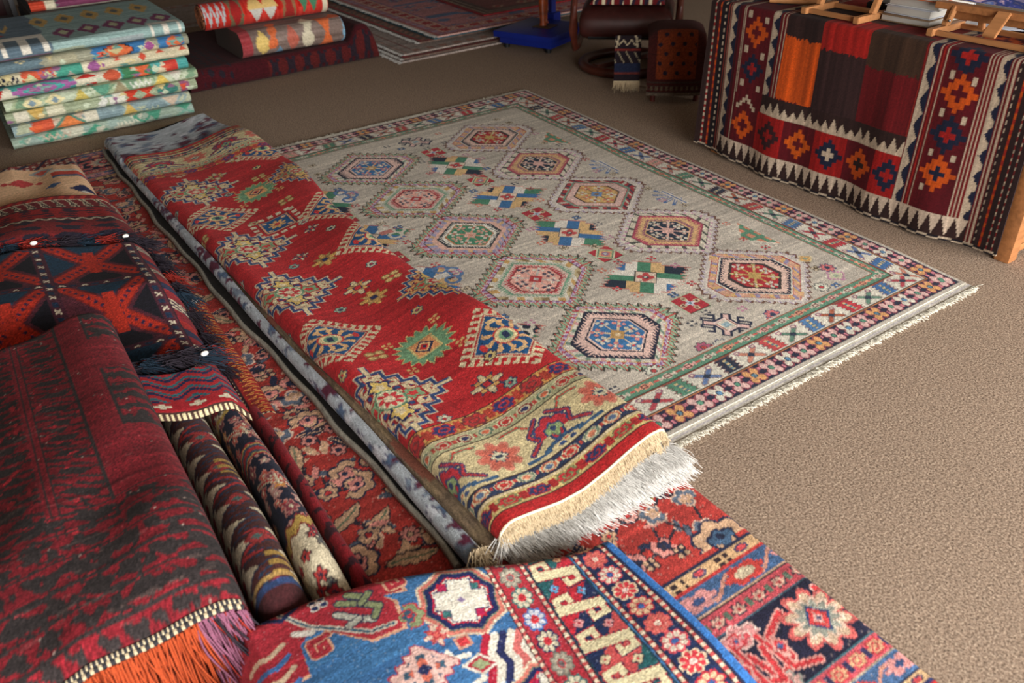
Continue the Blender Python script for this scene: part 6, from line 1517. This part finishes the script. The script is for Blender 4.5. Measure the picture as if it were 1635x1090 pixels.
flat_rug('flat_rug', 'faded grey rug on the floor behind the far flat pile', -1.6, .05, -4.6, -3.55, .0, .016, p_greyish, grp='rugs on the floor at the back', res=.02)
# ------------------------------------------------------------------ pine desk under a draped kilim
def build_desk():
    r = empty('desk', .5, 2.3); tag(r, 'pine desk standing under the draped dark red kilim', 'desk')
    def part(nm, b, m=M_PINE): return b.build(nm, m, r)
    part('desktop', MB().box(.135, .90, 1.50, 3.09, .70, .728, 0, .006))
    for x in (.13, .84):
        for t in (1.51, 3.03): part('leg', MB().box(x, x + .06, t, t + .06, 0, .70, 0, .006))
    part('back_panel', MB().box(.87, .885, 1.56, 3.04, .10, .70))
    part('side_panel', MB().box(.18, .85, 1.53, 1.55, .10, .70))
    part('front_panel', MB().box(.155, .17, 1.57, 3.03, .12, .70), M_DARKFURN)
    part('apron', MB().box(.19, .84, 3.045, 3.075, .05, .13, 0, .004).box(.19, .30, 3.045, 3.075, .02, .06, 0, .004).box(.73, .84, 3.045, 3.075, .02, .06, 0, .004))
    for z0, z1 in ((.15, .39), (.41, .66)):
        d = part('drawer', MB().box(.20, .83, 3.05, 3.085, z0, z1, 0, .008)); 
        MB().ball((.515, 3.10, (z0 + z1) / 2), .018).build('drawer_knob', M_PINE2, d)
    part('rail', MB().box(.19, .84, 3.045, 3.08, .13, .15).box(.19, .84, 3.045, 3.08, .39, .41))
build_desk()

KR, KM, KN, KW, KO, KB = (150, 24, 24), (92, 18, 26), (30, 34, 56), (196, 176, 152), (206, 84, 24), (50, 32, 30)
def build_desk_kilim():
    Q1 = .745; cv = Cv(1.452, 3.035, 0.0, Q1 + .62, .0045, KM); p, q = cv.X, cv.T
    n, m = cv.n, cv.m; jg = noise2(n, m, 500, 1.5, 3) * .006
    A = cv.A
    def zig(x0, x1, per, ph=0, c1=KW, c2=KN):
        mm = (p >= x0) & (p < x1); A[mm] = c2; v = (p - x0) / (x1 - x0); A[mm & (v < .2 + .7 * saw(q / per + ph) + jg * 9)] = c1
    def dotl(x, w, c1, c2, per=.016):
        mm = np.abs(p - x) < w; A[mm] = pick(np.floor(q[mm] / per).astype(int), [c1, c2])
    def st(x0, x1, c): A[(p >= x0) & (p < x1)] = c
    # left stripes
    st(1.42, 1.585, KB); dotl(1.487, .0045, KW, (150, 40, 40)); st(1.50, 1.508, (70, 22, 26)); dotl(1.517, .004, KO, (150, 40, 30), .02); st(1.528, 1.56, (30, 24, 30)); dotl(1.547, .0045, KW, (30, 24, 30)); st(1.566, 1.572, (150, 50, 44)); st(1.578, 1.583, (176, 120, 100))
    zig(1.588, 1.628, .075); st(1.628, 1.66, KM); st(1.636, 1.641, (60, 20, 26)); st(1.660, 1.664, KW); st(1.67, 1.674, KW)
    st(1.674, 1.83, KM)
    zig(1.832, 1.872, .085, .3); st(1.872, 1.925, (110, 24, 28)); st(1.884, 1.889, KW); st(1.903, 1.908, KW)
    # blocks in the middle
    st(1.915, 2.58, KM)
    def blk(x0, x1, a, b, c):
        mm = (p >= x0) & (p < x1) & (q >= a + jg) & (q < b + jg); A[mm] = c
    blk(1.915, 2.10, .378, .655, (206, 82, 22)); blk(1.915, 2.10, .655, 1.0, KB); blk(2.10, 2.33, .355, .635, (56, 36, 36)); blk(2.10, 2.33, .635, .86, (168, 34, 28)); blk(2.33, 2.575, .355, .605, (104, 22, 26)); blk(2.33, 2.575, .605, .80, (66, 46, 34)); blk(2.10, 2.33, .86, 1.4, (70, 40, 34)); blk(2.33, 2.575, .80, 1.4, (120, 28, 26)); blk(1.915, 2.10, 1.0, 1.4, (150, 36, 28))
    mm = (p > 1.95) & (p < 2.56) & (q > .38) & (q < .9); A[mm] *= (1 + .10 * noise2(n, m, 300, 5, 7))[mm][:, None]
    st(2.577, 2.585, (150, 40, 30))
    # toothed band under the blocks
    b = (p > 1.83) & (p < 2.62); A[b & (q < .375) & (q > .30)] = KB
    tooth = .305 + .058 * (1 - saw(p / .043 + .5)) * (.75 + .25 * np.sin(p * 40)); A[b & (q < tooth) & (q > .292)] = KW
    # bottom row of medallions on alternating grounds
    for i, (x0, x1) in enumerate(((1.664, 1.82), (1.82, 1.985), (1.985, 2.15), (2.15, 2.315), (2.315, 2.465), (2.465, 2.62))):
        mm = (p >= x0) & (p < x1) & (q < .292) & (q > .09); A[mm] = KM if i % 2 == 0 else (160, 26, 24)
        if i == 0: A[(p >= x0) & (p < x1) & (q < .35) & (q > .09)] = KM
    def med(pc, qc, c1, c2, s=.072):
        w = cv.win(pc, qc, s * 1.3); u, v = (cv.X[w] - pc) / (s * .95), (cv.T[w] - qc) / s; a = np.floor(np.abs(u) * 3.6 + .5) + np.floor(np.abs(v) * 3.6 + .5)
        S = cv.A[w]; S[(a <= 3)] = c1; S[(a <= 1)] = c2; cv.A[w] = S
    for x, c1, c2 in ((1.735, KO, KM), (1.905, (58, 30, 34), (150, 30, 28)), (2.07, (206, 88, 22), (100, 24, 26)), (2.236, KN, KW), (2.391, KO, KB), (2.541, KN, (160, 28, 26))): med(x, .198, c1, c2)
    # side columns
    A[(p > 2.585) & (p < 2.67)] = KM
    zig(2.588, 2.628, .10, .2); st(2.63, 2.672, (110, 22, 26)); st(2.632, 2.638, KW); st(2.644, 2.652, (170, 36, 30)); st(2.658, 2.664, KW)
    st(2.672, 2.82, KM)
    for qq, c1, c2 in ((.64, KO, (100, 22, 26)), (.475, KN, (150, 30, 30)), (.92, KN, (160, 30, 30))): med(1.748, qq, c1, c2, .07)
    for qq, c1, c2 in ((.725, KN, (170, 34, 30)), (.585, KO, KM), (.425, KN, (160, 30, 28)), (.268, KO, KN), (.95, KO, KM)): med(2.745, qq, c1, c2, .078)
    for (x, qq) in ((1.70, .715), (1.80, .70), (1.70, .56), (1.80, .54), (1.70, .40), (1.80, .39), (2.70, .65), (2.79, .64), (2.70, .505), (2.79, .49), (2.70, .345), (2.79, .34), (2.70, .20)): cv.M(x, qq, .011, .015, f_sq, KW)
    for k in range(-3, 4): cv.M(1.74 + k * .016, .335 - abs(k) * .016, .008, .012, f_sq, KW)
    # right stripes
    st(2.82, 2.862, (110, 24, 28)); st(2.822, 2.828, KW); st(2.836, 2.841, KW); st(2.85, 2.855, KW); zig(2.862, 2.9, .085, .1); st(2.9, 2.93, (110, 24, 28)); st(2.902, 2.908, KW); st(2.918, 2.924, KW)
    st(2.93, 3.04, (48, 32, 32)); dotl(2.936, .004, KW, (48, 32, 32)); dotl(2.962, .004, (170, 44, 30), KO, .02); dotl(2.99, .004, KW, (130, 34, 34)); dotl(3.012, .0035, KW, (130, 34, 34))
    # teeth and chequered edge along the bottom
    b = (p > 1.59) & (p < 2.90); mm = b & (q < .105) & (q > .018); A[mm] = KB
    tooth = .105 - .085 * (1 - saw(p / .046)); mm = b & (q > tooth) & (q < .108); A[mm] = (206, 184, 162)
    mm = q < .018; A[mm] = pick(np.floor(p[mm] / .042).astype(int) + np.floor(q[mm] / .009).astype(int), [KW, (26, 24, 32)])
    A *= .86
    cv.age(.05, .05, 91, 'y', 2)
    fl = 1 + .05 * noise2(n, m, 60, 1.5, 94); A *= fl[..., None]
    # hang: up the front, over the rounded edge, across the top
    rr = .018; qf = Q1 - rr
    X = np.where(q < qf, 0., np.where(q < qf + rr * 1.571, rr - rr * np.cos((q - qf) / rr), rr + (q - qf - rr * 1.571)))
    Z = np.where(q < qf, q, np.where(q < qf + rr * 1.571, qf + rr * np.sin((q - qf) / rr), Q1))
    dr = np.clip(1 - q / .7, 0, 1)
    X = .098 + X + (.014 * np.sin(p * 9) - .010 * np.sin(p * 23 + 1) - .012) * dr - .05 * dr * (np.abs(p - 2.2) / .8) ** 2 * 0
    low = .03 * np.clip(np.abs(p - 2.25) / .8, 0, 1) ** 3 + .006
    Z = np.where(q < qf, low + (q / qf) * (qf - low), Z)
    pp = p - .06 * dr * np.clip((1.7 - p) / .3, 0, 1) * .6 + .02 * dr * np.clip((p - 2.7) / .3, 0, 1)
    P = np.stack([X, pp, Z], -1)
    o = sheet('draped_kilim', P, A, .005, FLAT, None, back=(70, 26, 28), flip=True)
    tag(o, 'dark red patchwork kilim with orange stepped medallions draped over the pine desk', 'kilim')
build_desk_kilim()

# ---- on the desk
TZ = .7475
def small_easel(x, t, w, label, lean=.22, h=.50, low=False):
    r = empty('table_easel', x, t); tag(r, label, 'easel', 'small wooden easels on the desk')
    m = M_PINE2
    for s in (0, w):
        MB().bar((x, t + s, TZ + .014), (x + .22, t + s, TZ + .014), .026, .026).build('foot', m, r)
        MB().bar((x + .10, t + s + (.004 if not low else 0), TZ + .025), (x + .10 + (lean if not low else .02), t + s, TZ + (h if not low else .085)), .022, .03, (1, 0, 0)).build('upright', m, r)
    MB().bar((x + .03, t, TZ + .012), (x + .03, t + w, TZ + .012), .02, .018).build('crossbar', m, r)
    MB().bar((x + .2, t, TZ + .012), (x + .2, t + w, TZ + .012), .02, .018).build('crossbar', m, r)
    return r
e = small_easel(.135, 1.955, .265, 'empty table easel standing left of the books on the desk')
MB().bar((.285, 1.955, TZ + .11), (.285, 2.22, TZ + .11), .018, .028).build('ledge', M_PINE2, e)
MB().box(.262, .27, 2.185, 2.205, TZ + .12, TZ + .15).build('clip', plain('white_plastic', (230, 230, 232), .4), e)
e = small_easel(.165, 2.53, .40, 'reddish table easel holding the blue painting', low=True)
MB().bar((.285, 2.47, TZ + .095), (.285, 3.03, TZ + .095), .045, .024).build('ledge', M_PINE, e)
MB().bar((.315, 2.50, TZ + .06), (.31, 3.0, TZ + .07), .02, .03).build('crossbar', M_PINE, e)
MB().bar((.19, 2.745, TZ + .03), (.262, 2.745, TZ + .105), .012, .05, (0, 1, 0)).build('centre_slat', M_PINE2, e)
MB().bar((.33, 2.64, TZ + .02), (.31, 2.64, TZ + .09), .022, .02).build('strut', M_PINE, e)
MB().bar((.25, 2.548, TZ + .045), (.27, 2.552, TZ + .10), .014, .022).build('hinge_arm', M_PINE2, e)
MB().ball((.245, 2.553, TZ + .05), .006).build('bolt', M_STEEL, e)
def painting():
    m, nt, b = new_mat('abstract_oil_paint'); N, L = nt.nodes, nt.links
    tc = N.new('ShaderNodeTexCoord'); mp = N.new('ShaderNodeMapping'); mp.inputs['Scale'].default_value = (5, 4.5, 9); mp.inputs['Rotation'].default_value = (.9, 0, .2)
    no = N.new('ShaderNodeTexNoise'); no.inputs['Scale'].default_value = 1.3; no.inputs['Detail'].default_value = 6; no.inputs['Distortion'].default_value = 2.2
    rp = N.new('ShaderNodeValToRGB'); e = rp.color_ramp.elements
    e[0].position = .30; e[0].color = (*lin((186, 140, 160)), 1); e[1].position = .75; e[1].color = (*lin((200, 206, 222)), 1)
    for ps, c in ((.38, (206, 176, 190)), (.44, (60, 70, 140)), (.5, (48, 58, 104)), (.55, (130, 120, 150)), (.6, (70, 96, 160)), (.66, (170, 180, 205))):
        k = e.new(ps); k.color = (*lin(c), 1)
    L.new(tc.outputs['Object'], mp.inputs['Vector']); L.new(mp.outputs[0], no.inputs['Vector']); L.new(no.outputs['Fac'], rp.inputs['Fac']); L.new(rp.outputs[0], b.inputs['Base Color']); b.inputs['Roughness'].default_value = .5
    bp = N.new('ShaderNodeBump'); bp.inputs['Strength'].default_value = .3; L.new(no.outputs['Fac'], bp.inputs['Height']); L.new(bp.outputs[0], b.inputs['Normal'])
    r = empty('painting', .3, 2.7); tag(r, 'unframed blue and mauve abstract painting standing on the reddish easel', 'painting')
    x, z, lx, hh = .295, TZ + .116, .14, .42
    MB().bar((x, 2.72, z), (x + lx, 2.72, z + hh), .66, .018, (-1, 0, .33), .002).build('stretcher', plain('canvas_edge', (206, 200, 186), .85, .1, (60, 60, 60)), r)
    MB().bar((x - .0105, 2.72, z + .004), (x + lx - .0105, 2.72, z + hh - .004), .652, .003, (-1, 0, .33), 0).build('canvas', m, r)
painting()
# books and papers between the easels
bz = TZ + .001
for i, (x0, x1, t0, t1, hgt, cov, rot, lab) in enumerate((
    (.27, .60, 2.235, 2.455, .026, (128, 104, 78), .03, 'buff covered book at the bottom of the pile on the desk'),
    (.29, .60, 2.24, 2.45, .032, (176, 180, 190), -.02, 'thick book with pale blue-grey cover, second from the bottom of the desk pile'),
    (.30, .61, 2.24, 2.465, .034, (206, 206, 204), .02, 'thick white covered book in the middle of the pile on the desk'),
    (.28, .62, 2.23, 2.47, .028, (170, 92, 56), .05, 'rust brown covered book in the upper half of the desk pile'),
    (.31, .60, 2.24, 2.44, .024, (52, 60, 56), -.04, 'dark green book near the top of the pile on the desk'),
    (.32, .62, 2.22, 2.43, .03, (150, 130, 104), .06, 'tan book on top of the pile on the desk'))):
    r = empty('book', x0, t0); tag(r, lab, 'book', 'books piled on the desk')
    cm = plain('book_cover', cov, .5, .08)
    b = MB(); b.box(x0, x1, t0, t1, bz, bz + .003, rot, .001).box(x0, x1, t0, t1, bz + hgt - .003, bz + hgt, rot, .001); b.build('cover', cm, r)
    c0, s0 = math.cos(rot), math.sin(rot)
    b = MB(); b.box(x1 - .004, x1, t0, t1, bz + .0031, bz + hgt - .0031, rot, 0); b.build('spine', cm, r)
    MB().box(x0 + .006, x1 - .006, t0 + .005, t1 - .005, bz + .0031, bz + hgt - .0031, rot, .001).build('pages', M_PAGES, r)
    bz += hgt + .0008
for i, (x0, x1, t0, t1, rot, c, lab) in enumerate(((.42, .66, 2.50, 2.70, .35, (190, 196, 210), 'pale blue brochure fanned behind the reddish easel'), (.40, .64, 2.49, 2.68, .1, (226, 226, 226), 'white paper sheet under the pale blue brochure'), (.45, .70, 2.72, 2.92, -.2, (60, 56, 60), 'dark printed folder behind the painting'))):
    o = MB().box(x0, x1, t0, t1, TZ + .001 + .005 * (1 - i % 2), TZ + .005 + .005 * (1 - i % 2), rot, .0005).build('brochure', plain('brochure_paper', c, .4, .05), None); tag(o, lab, 'brochure')
o = MB().tube([(.215, 1.70, TZ + .012), (.26, 1.775, TZ + .012), (.33, 1.885, TZ + .012)], [.011, .0125, .011], 12).build('wooden_dowel', M_PINE2, None); tag(o, 'pale wooden dowel lying on the desk left of the empty easel', 'dowel')
r = empty('scissors', .36, 1.78); tag(r, 'scissors with red handles lying behind the dowel', 'scissors')
MB().tube([(.36 + .022 * math.cos(a), 1.80 + .014 * math.sin(a), TZ + .006) for a in np.linspace(0, 6.28, 17)[:-1]], .005, 8, True).tube([(.33 + .022 * math.cos(a), 1.84 + .014 * math.sin(a), TZ + .006) for a in np.linspace(0, 6.28, 17)[:-1]], .005, 8, True).build('handles', plain('red_plastic', (190, 24, 22), .35), r)
MB().bar((.37, 1.82, TZ + .005), (.50, 1.80, TZ + .005), .012, .003, bev=0).bar((.36, 1.83, TZ + .008), (.50, 1.82, TZ + .008), .012, .003, bev=0).build('blades', M_STEEL, r)
r = empty('card_terminal', .5, 2.1); tag(r, 'small black card terminal with silver edge between empty easel and books', 'card terminal')
MB().box(.42, .52, 2.06, 2.20, TZ + .002, TZ + .03, .2, .006).build('body', M_BLACK, r); MB().box(.43, .50, 2.07, 2.19, TZ + .030, TZ + .034, .2, .001).build('rim', M_STEEL, r)
r = empty('camera', .5, 1.6); tag(r, 'black camera lying at the back left of the desk', 'camera')
MB().box(.42, .55, 1.52, 1.62, TZ + .002, TZ + .07, .3, .01).build('body', M_BLACK, r); MB().tube([(.42, 1.60, TZ + .035), (.36, 1.63, TZ + .035)], [.03, .028], 16).build('lens', plain('lens_barrel', (30, 30, 33), .3), r)

# ------------------------------------------------------------------ blue platform scale
def build_scale():
    r = empty('platform_scale', .8, -.95); tag(r, 'blue platform scale standing on the floor beside the far pile', 'scale')
    u = np.array([.355, .935]); v = np.array([.935, -.355]); A = np.array([.46, -1.10]); ang = -math.atan2(u[1], u[0]) + math.pi / 2
    c = A + u * .265 + v * .26; rot = math.atan2(-v[1], v[0])
    MB().box(c[0] - .26, c[0] + .26, c[1] - .265, c[1] + .265, .082, .128, rot, .006).build('platform', M_BLUEPAINT, r)
    MB().box(c[0] - .225, c[0] + .225, c[1] - .232, c[1] + .232, .034, .082, rot, .004).build('base_frame', M_BLUEPAINT, r)
    for a in (-.19, .19):
        for b in (-.19, .19):
            p = c + u * a + v * b; MB().tube([(p[0], p[1], 0), (p[0], p[1], .036)], .022, 14).build('foot', M_BLACK, r)
    p = c + v * .31 - u * .10
    MB().bar((p[0], p[1], .05), (p[0], p[1], .95), .045, .045, (1, 0, 0)).build('column', M_BLUEPAINT, r)
    MB().box(p[0] - .05, p[0] + .05, p[1] - .05, p[1] + .05, .1, .17, rot, .006).build('bracket', M_BLUEPAINT, r)
    q = c + v * .25 - u * .10; MB().bar((q[0], q[1], .07), (p[0], p[1], .07), .05, .03).build('arm', M_BLUEPAINT, r)
    MB().box(p[0] - .08, p[0] + .08, p[1] - .03, p[1] + .03, .95, 1.06, rot, .01).build('display', M_BLACK, r)
    return c
build_scale()
r = empty('carved_figure', .82, -.95); tag(r, 'carved orange-brown wooden legs standing on the blue scale', 'carving')
w_ = plain('varnished_carved_wood', (150, 66, 24), .35, .35, (8, 8, 40), .1)
MB().tube([(.815, -.945, .137), (.815, -.945, .165), (.825, -.96, .22), (.83, -.97, .34), (.84, -.98, .6), (.84, -.98, .75)], [.028, .022, .026, .03, .024, .03], 12).build('leg', w_, r)
MB().tube([(.87, -.99, .140), (.87, -.99, .16), (.868, -.99, .3), (.855, -.985, .6), (.845, -.98, .75)], [.026, .018, .024, .024, .03], 12).build('leg', w_, r)
MB().box(.755, .90, -1.01, -.86, .1285, .134, .4, .003).build('plinth', plain('dark_plinth', (70, 50, 34), .5), r)
MB().ball((.842, -.98, .80), .06, 1.2, 1, .9).build('body', w_, r)

# ------------------------------------------------------------------ leather recliner on a ring base
def build_chair():
    r = empty('recliner_chair', .85, 0); tag(r, 'dark leather recliner with bentwood arms on a round wooden ring base', 'chair')
    cx, ct = .865, -.02
    MB().tube([(cx + .30 * math.cos(a), ct + .30 * math.sin(a), .032) for a in np.linspace(0, 2 * math.pi, 65)[:-1]], .036, 14, True, .85).build('ring_base', M_BENTWOOD, r)
    MB().bar((cx - .28, ct, .05), (cx + .28, ct, .05), .05, .03).build('base_bar', M_BENTWOOD, r)
    MB().tube([(cx, ct, .06), (cx, ct, .24)], .035, 16).build('pedestal', M_BLACK, r)
    w = Vector((.707, .707)); nrm = Vector((-.707, .707))
    # seat cushion: a fat rounded roll at the front, running back
    bm = bmesh.new(); rows = []
    for i in range(25):
        f = i / 24; a = (f - .5) * 2; wid = .30 * math.copysign(abs(math.sin(a * 1.5708)) ** .8, a); shrink = max(.05, 1 - abs(a) ** 6)
        ring = []
        for k in range(28):
            q = k * 2 * math.pi / 28; cq, sq = math.cos(q), math.sin(q)
            y = .25 * math.copysign(abs(cq) ** .55, cq) * (.86 + .14 * shrink); zz = .105 * math.copysign(abs(sq) ** .7, sq) * (.35 + .65 * shrink)
            ring.append(bm.verts.new((cx + w.x * wid + nrm.x * (y + .06), -(ct + w.y * wid + nrm.y * (y + .06)), .345 + zz - .03 * max(0, y) * 2)))
        rows.append(ring)
    for i in range(24):
        for k in range(28): bm.faces.new((rows[i][k], rows[i][(k + 1) % 28], rows[i + 1][(k + 1) % 28], rows[i + 1][k]))
    bm.faces.new(rows[0]); bm.faces.new(rows[-1][::-1])
    b = MB(); b.bm.free(); b.bm = bm; b.build('seat_cushion', M_LEATHER, r)
    b = MB(); b.tube([(cx + w.x * s + nrm.x * .27, ct + w.y * s + nrm.y * .27, .265) for s in np.linspace(-.24, .24, 12)], .02, 10).build('seat_rail', M_BLACK, r)
    # backrest leaning away
    b = MB(); bk = Vector((cx, ct)) - nrm * .27
    b.bar((bk.x, bk.y, .38), (bk.x - nrm.x * .28, bk.y - nrm.y * .28, 1.0), .54, .13, (nrm.x, -nrm.y, .4), .05).build('backrest', M_LEATHER, r)
    for s in (-1, 1):
        o = Vector((cx, ct)) + w * (.34 * s)
        MB().tube([(o.x + nrm.x * a, o.y + nrm.y * a, z) for a, z in ((-.24, .18), (.0, .15), (.18, .18), (.25, .3), (.24, .44), (.14, .55), (-.1, .58), (-.28, .56))], .022, 10, False, 1.6).build('arm', M_BENTWOOD, r)
    return r
build_chair()
# patterned cushion with cream tassels lying on the seat
def kil_panel(name, label, cat, o, ux, uz, w, h, th, paint, res=.006, mat=FLAT, fr=None, bulge=0.):
    """hanging cloth: o bottom-left corner, ux horizontal direction in plan, uz upward direction"""
    n, m = int(h / res), int(w / res); a, b = np.meshgrid(np.linspace(0, w, m), np.linspace(h, 0, n)); C = np.empty((n, m, 3)); paint(C, a, b)
    ux = np.array([ux[0], ux[1], 0.]); ux /= np.linalg.norm(ux); uz = np.array(uz, float); uz /= np.linalg.norm(uz); nn = np.cross(ux, uz)
    P = np.array(o)[None, None] + a[..., None] * ux + b[..., None] * uz + (bulge * np.sin(np.pi * a / w) * np.sin(np.pi * b / h))[..., None] * nn
    return P, C
def sit_cushion():
    X, T = np.meshgrid(np.linspace(-.24, .24, 70), np.linspace(-.2, .2, 60)); e = (1 - (np.abs(X) / .24) ** 4) * (1 - (np.abs(T) / .2) ** 4)
    C = np.empty(X.shape + (3,)); C[:] = (96, 22, 26); C[(np.abs(saw(X / .12) - .5) < .14) & (np.abs(T) > .08)] = (200, 186, 156); C[(saw(X / .08 + T / .08) > .7)] = (40, 30, 46)
    w, nr = np.array([.707, .707]), np.array([-.707, .707]); c = np.array([.83, .02])
    P = np.stack([c[0] + w[0] * X + nr[0] * T, c[1] + w[1] * X + nr[1] * T, .462 + .075 * e ** .6], -1)
    o = lump('kilim_cushion', P, C, FLAT, None, .457); tag(o, 'dark red patterned cushion with cream bands lying on the leather recliner', 'cushion')
sit_cushion()

# ------------------------------------------------------------------ stool hung with a brown bag
def build_stool():
    r = empty('stool', .7, .65); tag(r, 'low dark wooden stool under the brown spotted bag, between recliner and desk', 'stool')
    A = np.array([.43, .68]); u = np.array([.765, .644]); v = np.array([.644, -.765])
    c = A + u * .165 + v * .17; rot = -math.atan2(u[1], u[0])
    MB().box(c[0] - .15, c[0] + .15, c[1] - .15, c[1] + .15, .34, .37, rot, .006).build('seat', M_DARKFURN, r)
    for a in (-.13, .13):
        for b in (-.13, .13):
            p = c + u * a + v * b; MB().tube([(p[0], p[1], 0), (p[0], p[1], .345)], [.016, .02], 12).build('leg', plain('reddish_turned_wood', (84, 30, 22), .45, .2, (8, 8, 40)), r)
build_stool()
def build_spotbag():
    A = np.array([.425, .685]); u = np.array([.765, .644]); v = np.array([.644, -.765]); wd = .335
    s = np.concatenate([np.linspace(0, .34, 70), np.linspace(.35, .64, 50)]); a = np.linspace(0, wd, 76)
    S, Aa = np.meshgrid(s, a, indexing='ij')
    R0 = .07; hz = .325
    Z = np.where(S < hz - .02, .055 + S, 0); ph = np.clip((S - (hz - .02)) / R0, 0, 1.571); Z = np.where(S >= hz - .02, .055 + hz - .02 + R0 * np.sin(ph), Z); D = np.where(S >= hz - .02, R0 - R0 * np.cos(ph) + np.clip(S - (hz - .02) - R0 * 1.571, 0, 1), 0)
    edge = np.clip(np.abs(Aa - wd / 2) / (wd / 2), 0, 1) ** 4
    D = D + .014 * edge - .012 * np.sin(np.pi * np.clip(S / .3, 0, 1)) * (1 - edge); Z = Z - .035 * edge * (S > .25)
    P = np.stack([A[0] + u[0] * (Aa - .01) + v[0] * (D - .035), A[1] + u[1] * (Aa - .01) + v[1] * (D - .035), Z], -1)[::-1]
    S, Aa = S[::-1], Aa[::-1]
    C = np.empty(P.shape); C[:] = (62, 24, 22); d = np.minimum(np.minimum(Aa, wd - Aa) - .05, np.minimum(S - .10, .40 - S)); C[d > 0] = (112, 50, 24); C[(d > 0) & (saw(Aa / .018) + saw(S / .018) > 1.35)] = (110, 44, 24)
    rowk = np.floor(S / .055); aa = ((Aa + .035 * np.mod(rowk, 2)) / .07) % 1 - .5; bb = (S / .055) % 1 - .5; C[(d > .004) & (np.hypot(aa * .07, bb * .055) < .0125)] = (34, 26, 38)
    C[(S < .085) & (saw(S / .02) > .6)] = (58, 46, 40); C[(np.abs(S - .045) < .012) & (saw(Aa / .03) > .5)] = (90, 76, 60); C[(S < .016)] = (96, 84, 72)
    C *= 1 + .1 * RS.randn(*S.shape, 1)
    o = sheet('spotted_bag', P, C, .012, OLDP, None, back=(50, 24, 22)); tag(o, 'brown woven bag with dark spots hung over the low stool', 'bag')
build_spotbag()
def build_fringed():
    def pt(C, a, b):
        C[:] = (34, 26, 32); C[(b > .2) & (np.abs(np.abs(a - .075) - .065 + (b - .2) * .2) < .006)] = (170, 156, 130); C[(b > .2) & (np.abs(b - .215 - .03 * saw(a / .05)) < .006)] = (170, 156, 130); C[(b > .11) & (b < .19) & (np.abs(saw(a / .1 + b * 6) - .5) < .06)] = (160, 146, 120); C[(b < .105) & (b > .055)] = (32, 38, 60); C[(b < .055) & (b > .04)] = (96, 44, 40); C[(np.abs(b - .19) < .006)] = (110, 40, 36)
    P, C = kil_panel('x', '', '', (.385, .415, .085), (.765, .644), (.02, -.02, 1), .16, .27, .01, pt)
    P = P[:, :, :]; P[..., 0] += .03 * (P[..., 2] / .3) * 0
    o = sheet('fringed_bag', P, C * (1 + .08 * RS.randn(*C.shape[:2], 1)), .012, FLAT, None, back=(40, 30, 34)); tag(o, 'narrow dark salt bag with cream fringe hanging between ring base and stool', 'bag')
    k = np.linspace(0, 1, 150); b = P[-1, 0][None] * (1 - k[:, None]) + P[-1, -1][None] * k[:, None]; fringe('fringe', b, (-.1, .1, -1), .05, .0022, M_CREAM, o, .15, 0, .004)
build_fringed()

# dark stuffed bag standing behind the stool
def build_darkbag():
    X, T = np.meshgrid(np.linspace(-.17, .17, 60), np.linspace(-.15, .15, 54)); e = np.clip(1 - (np.abs(X) / .17) ** 5, 0, 1) * np.clip(1 - (np.abs(T) / .15) ** 5, 0, 1)
    C = np.empty(X.shape + (3,)); C[:] = (46, 20, 22); k = (saw(X / .09 + .2) > .72) | (saw(T / .08) > .75); C[k] = (28, 22, 30); C[(np.hypot((X / .09) % 1 - .5, (T / .08) % 1 - .5) < .16)] = (84, 36, 26)
    P = np.stack([1.02 + X * .8 + T * .5, .80 - X * .5 + T * .8, .30 + .14 * e ** .5 + .02 * X], -1)
    o = lump('stuffed_bag', P, C * (1 + .1 * RS.randn(*X.shape, 1)), OLDP, None, .0, edge=(44, 20, 22), inset=-.06); tag(o, 'very dark stuffed bag standing on the floor behind the spotted bag and stool', 'bag')
build_darkbag()
# ------------------------------------------------------------------ light and camera
def area(name, x, t, z, sx, sy, rot, power, col=(1, 1, 1)):
    l = bpy.data.lights.new(name, 'AREA'); l.shape = 'RECTANGLE'; l.size = sx; l.size_y = sy; l.energy = power; l.color = col
    o = bpy.data.objects.new(name, l); COL.objects.link(o); o.location = (x, -t, z); o.rotation_euler = rot
    return o
# daylight standing in the shop window
area('window_daylight', (GX0 + GX1) / 2, WT1 - .02, (GZ0 + GZ1) / 2, GX1 - GX0 - .1, GZ1 - GZ0 - .1, (math.radians(82), 0, 0), 800, (1, .985, .96))
wd = bpy.data.worlds.new('World'); SC.world = wd; wd.use_nodes = True
wd.node_tree.nodes['Background'].inputs['Color'].default_value = (.95, .97, 1, 1); wd.node_tree.nodes['Background'].inputs['Strength'].default_value = .6

cam = bpy.data.cameras.new('camera'); co = bpy.data.objects.new('camera', cam); COL.objects.link(co)
fw = Vector((0.44799, 0.70313, -0.55219)); rt = Vector((0.82991, -0.55676, -0.03565)); up = Vector((0.33251, 0.4423, 0.83295))
co.matrix_world = Matrix(((rt.x, up.x, -fw.x, -2.96532), (rt.y, up.y, -fw.y, -4.35515), (rt.z, up.z, -fw.z, 1.55), (0, 0, 0, 1)))
cam.sensor_width = 36; cam.lens = 1291.27 / 1635 * 36; cam.clip_start = .02
cam.dof.use_dof = True; cam.dof.focus_distance = 2.9; cam.dof.aperture_fstop = 3.2
SC.camera = co
SC.view_settings.view_transform = 'Standard'; SC.view_settings.look = 'None'; SC.view_settings.gamma = 1; SC.view_settings.use_curve_mapping = False
SC.view_settings.exposure = 0.35
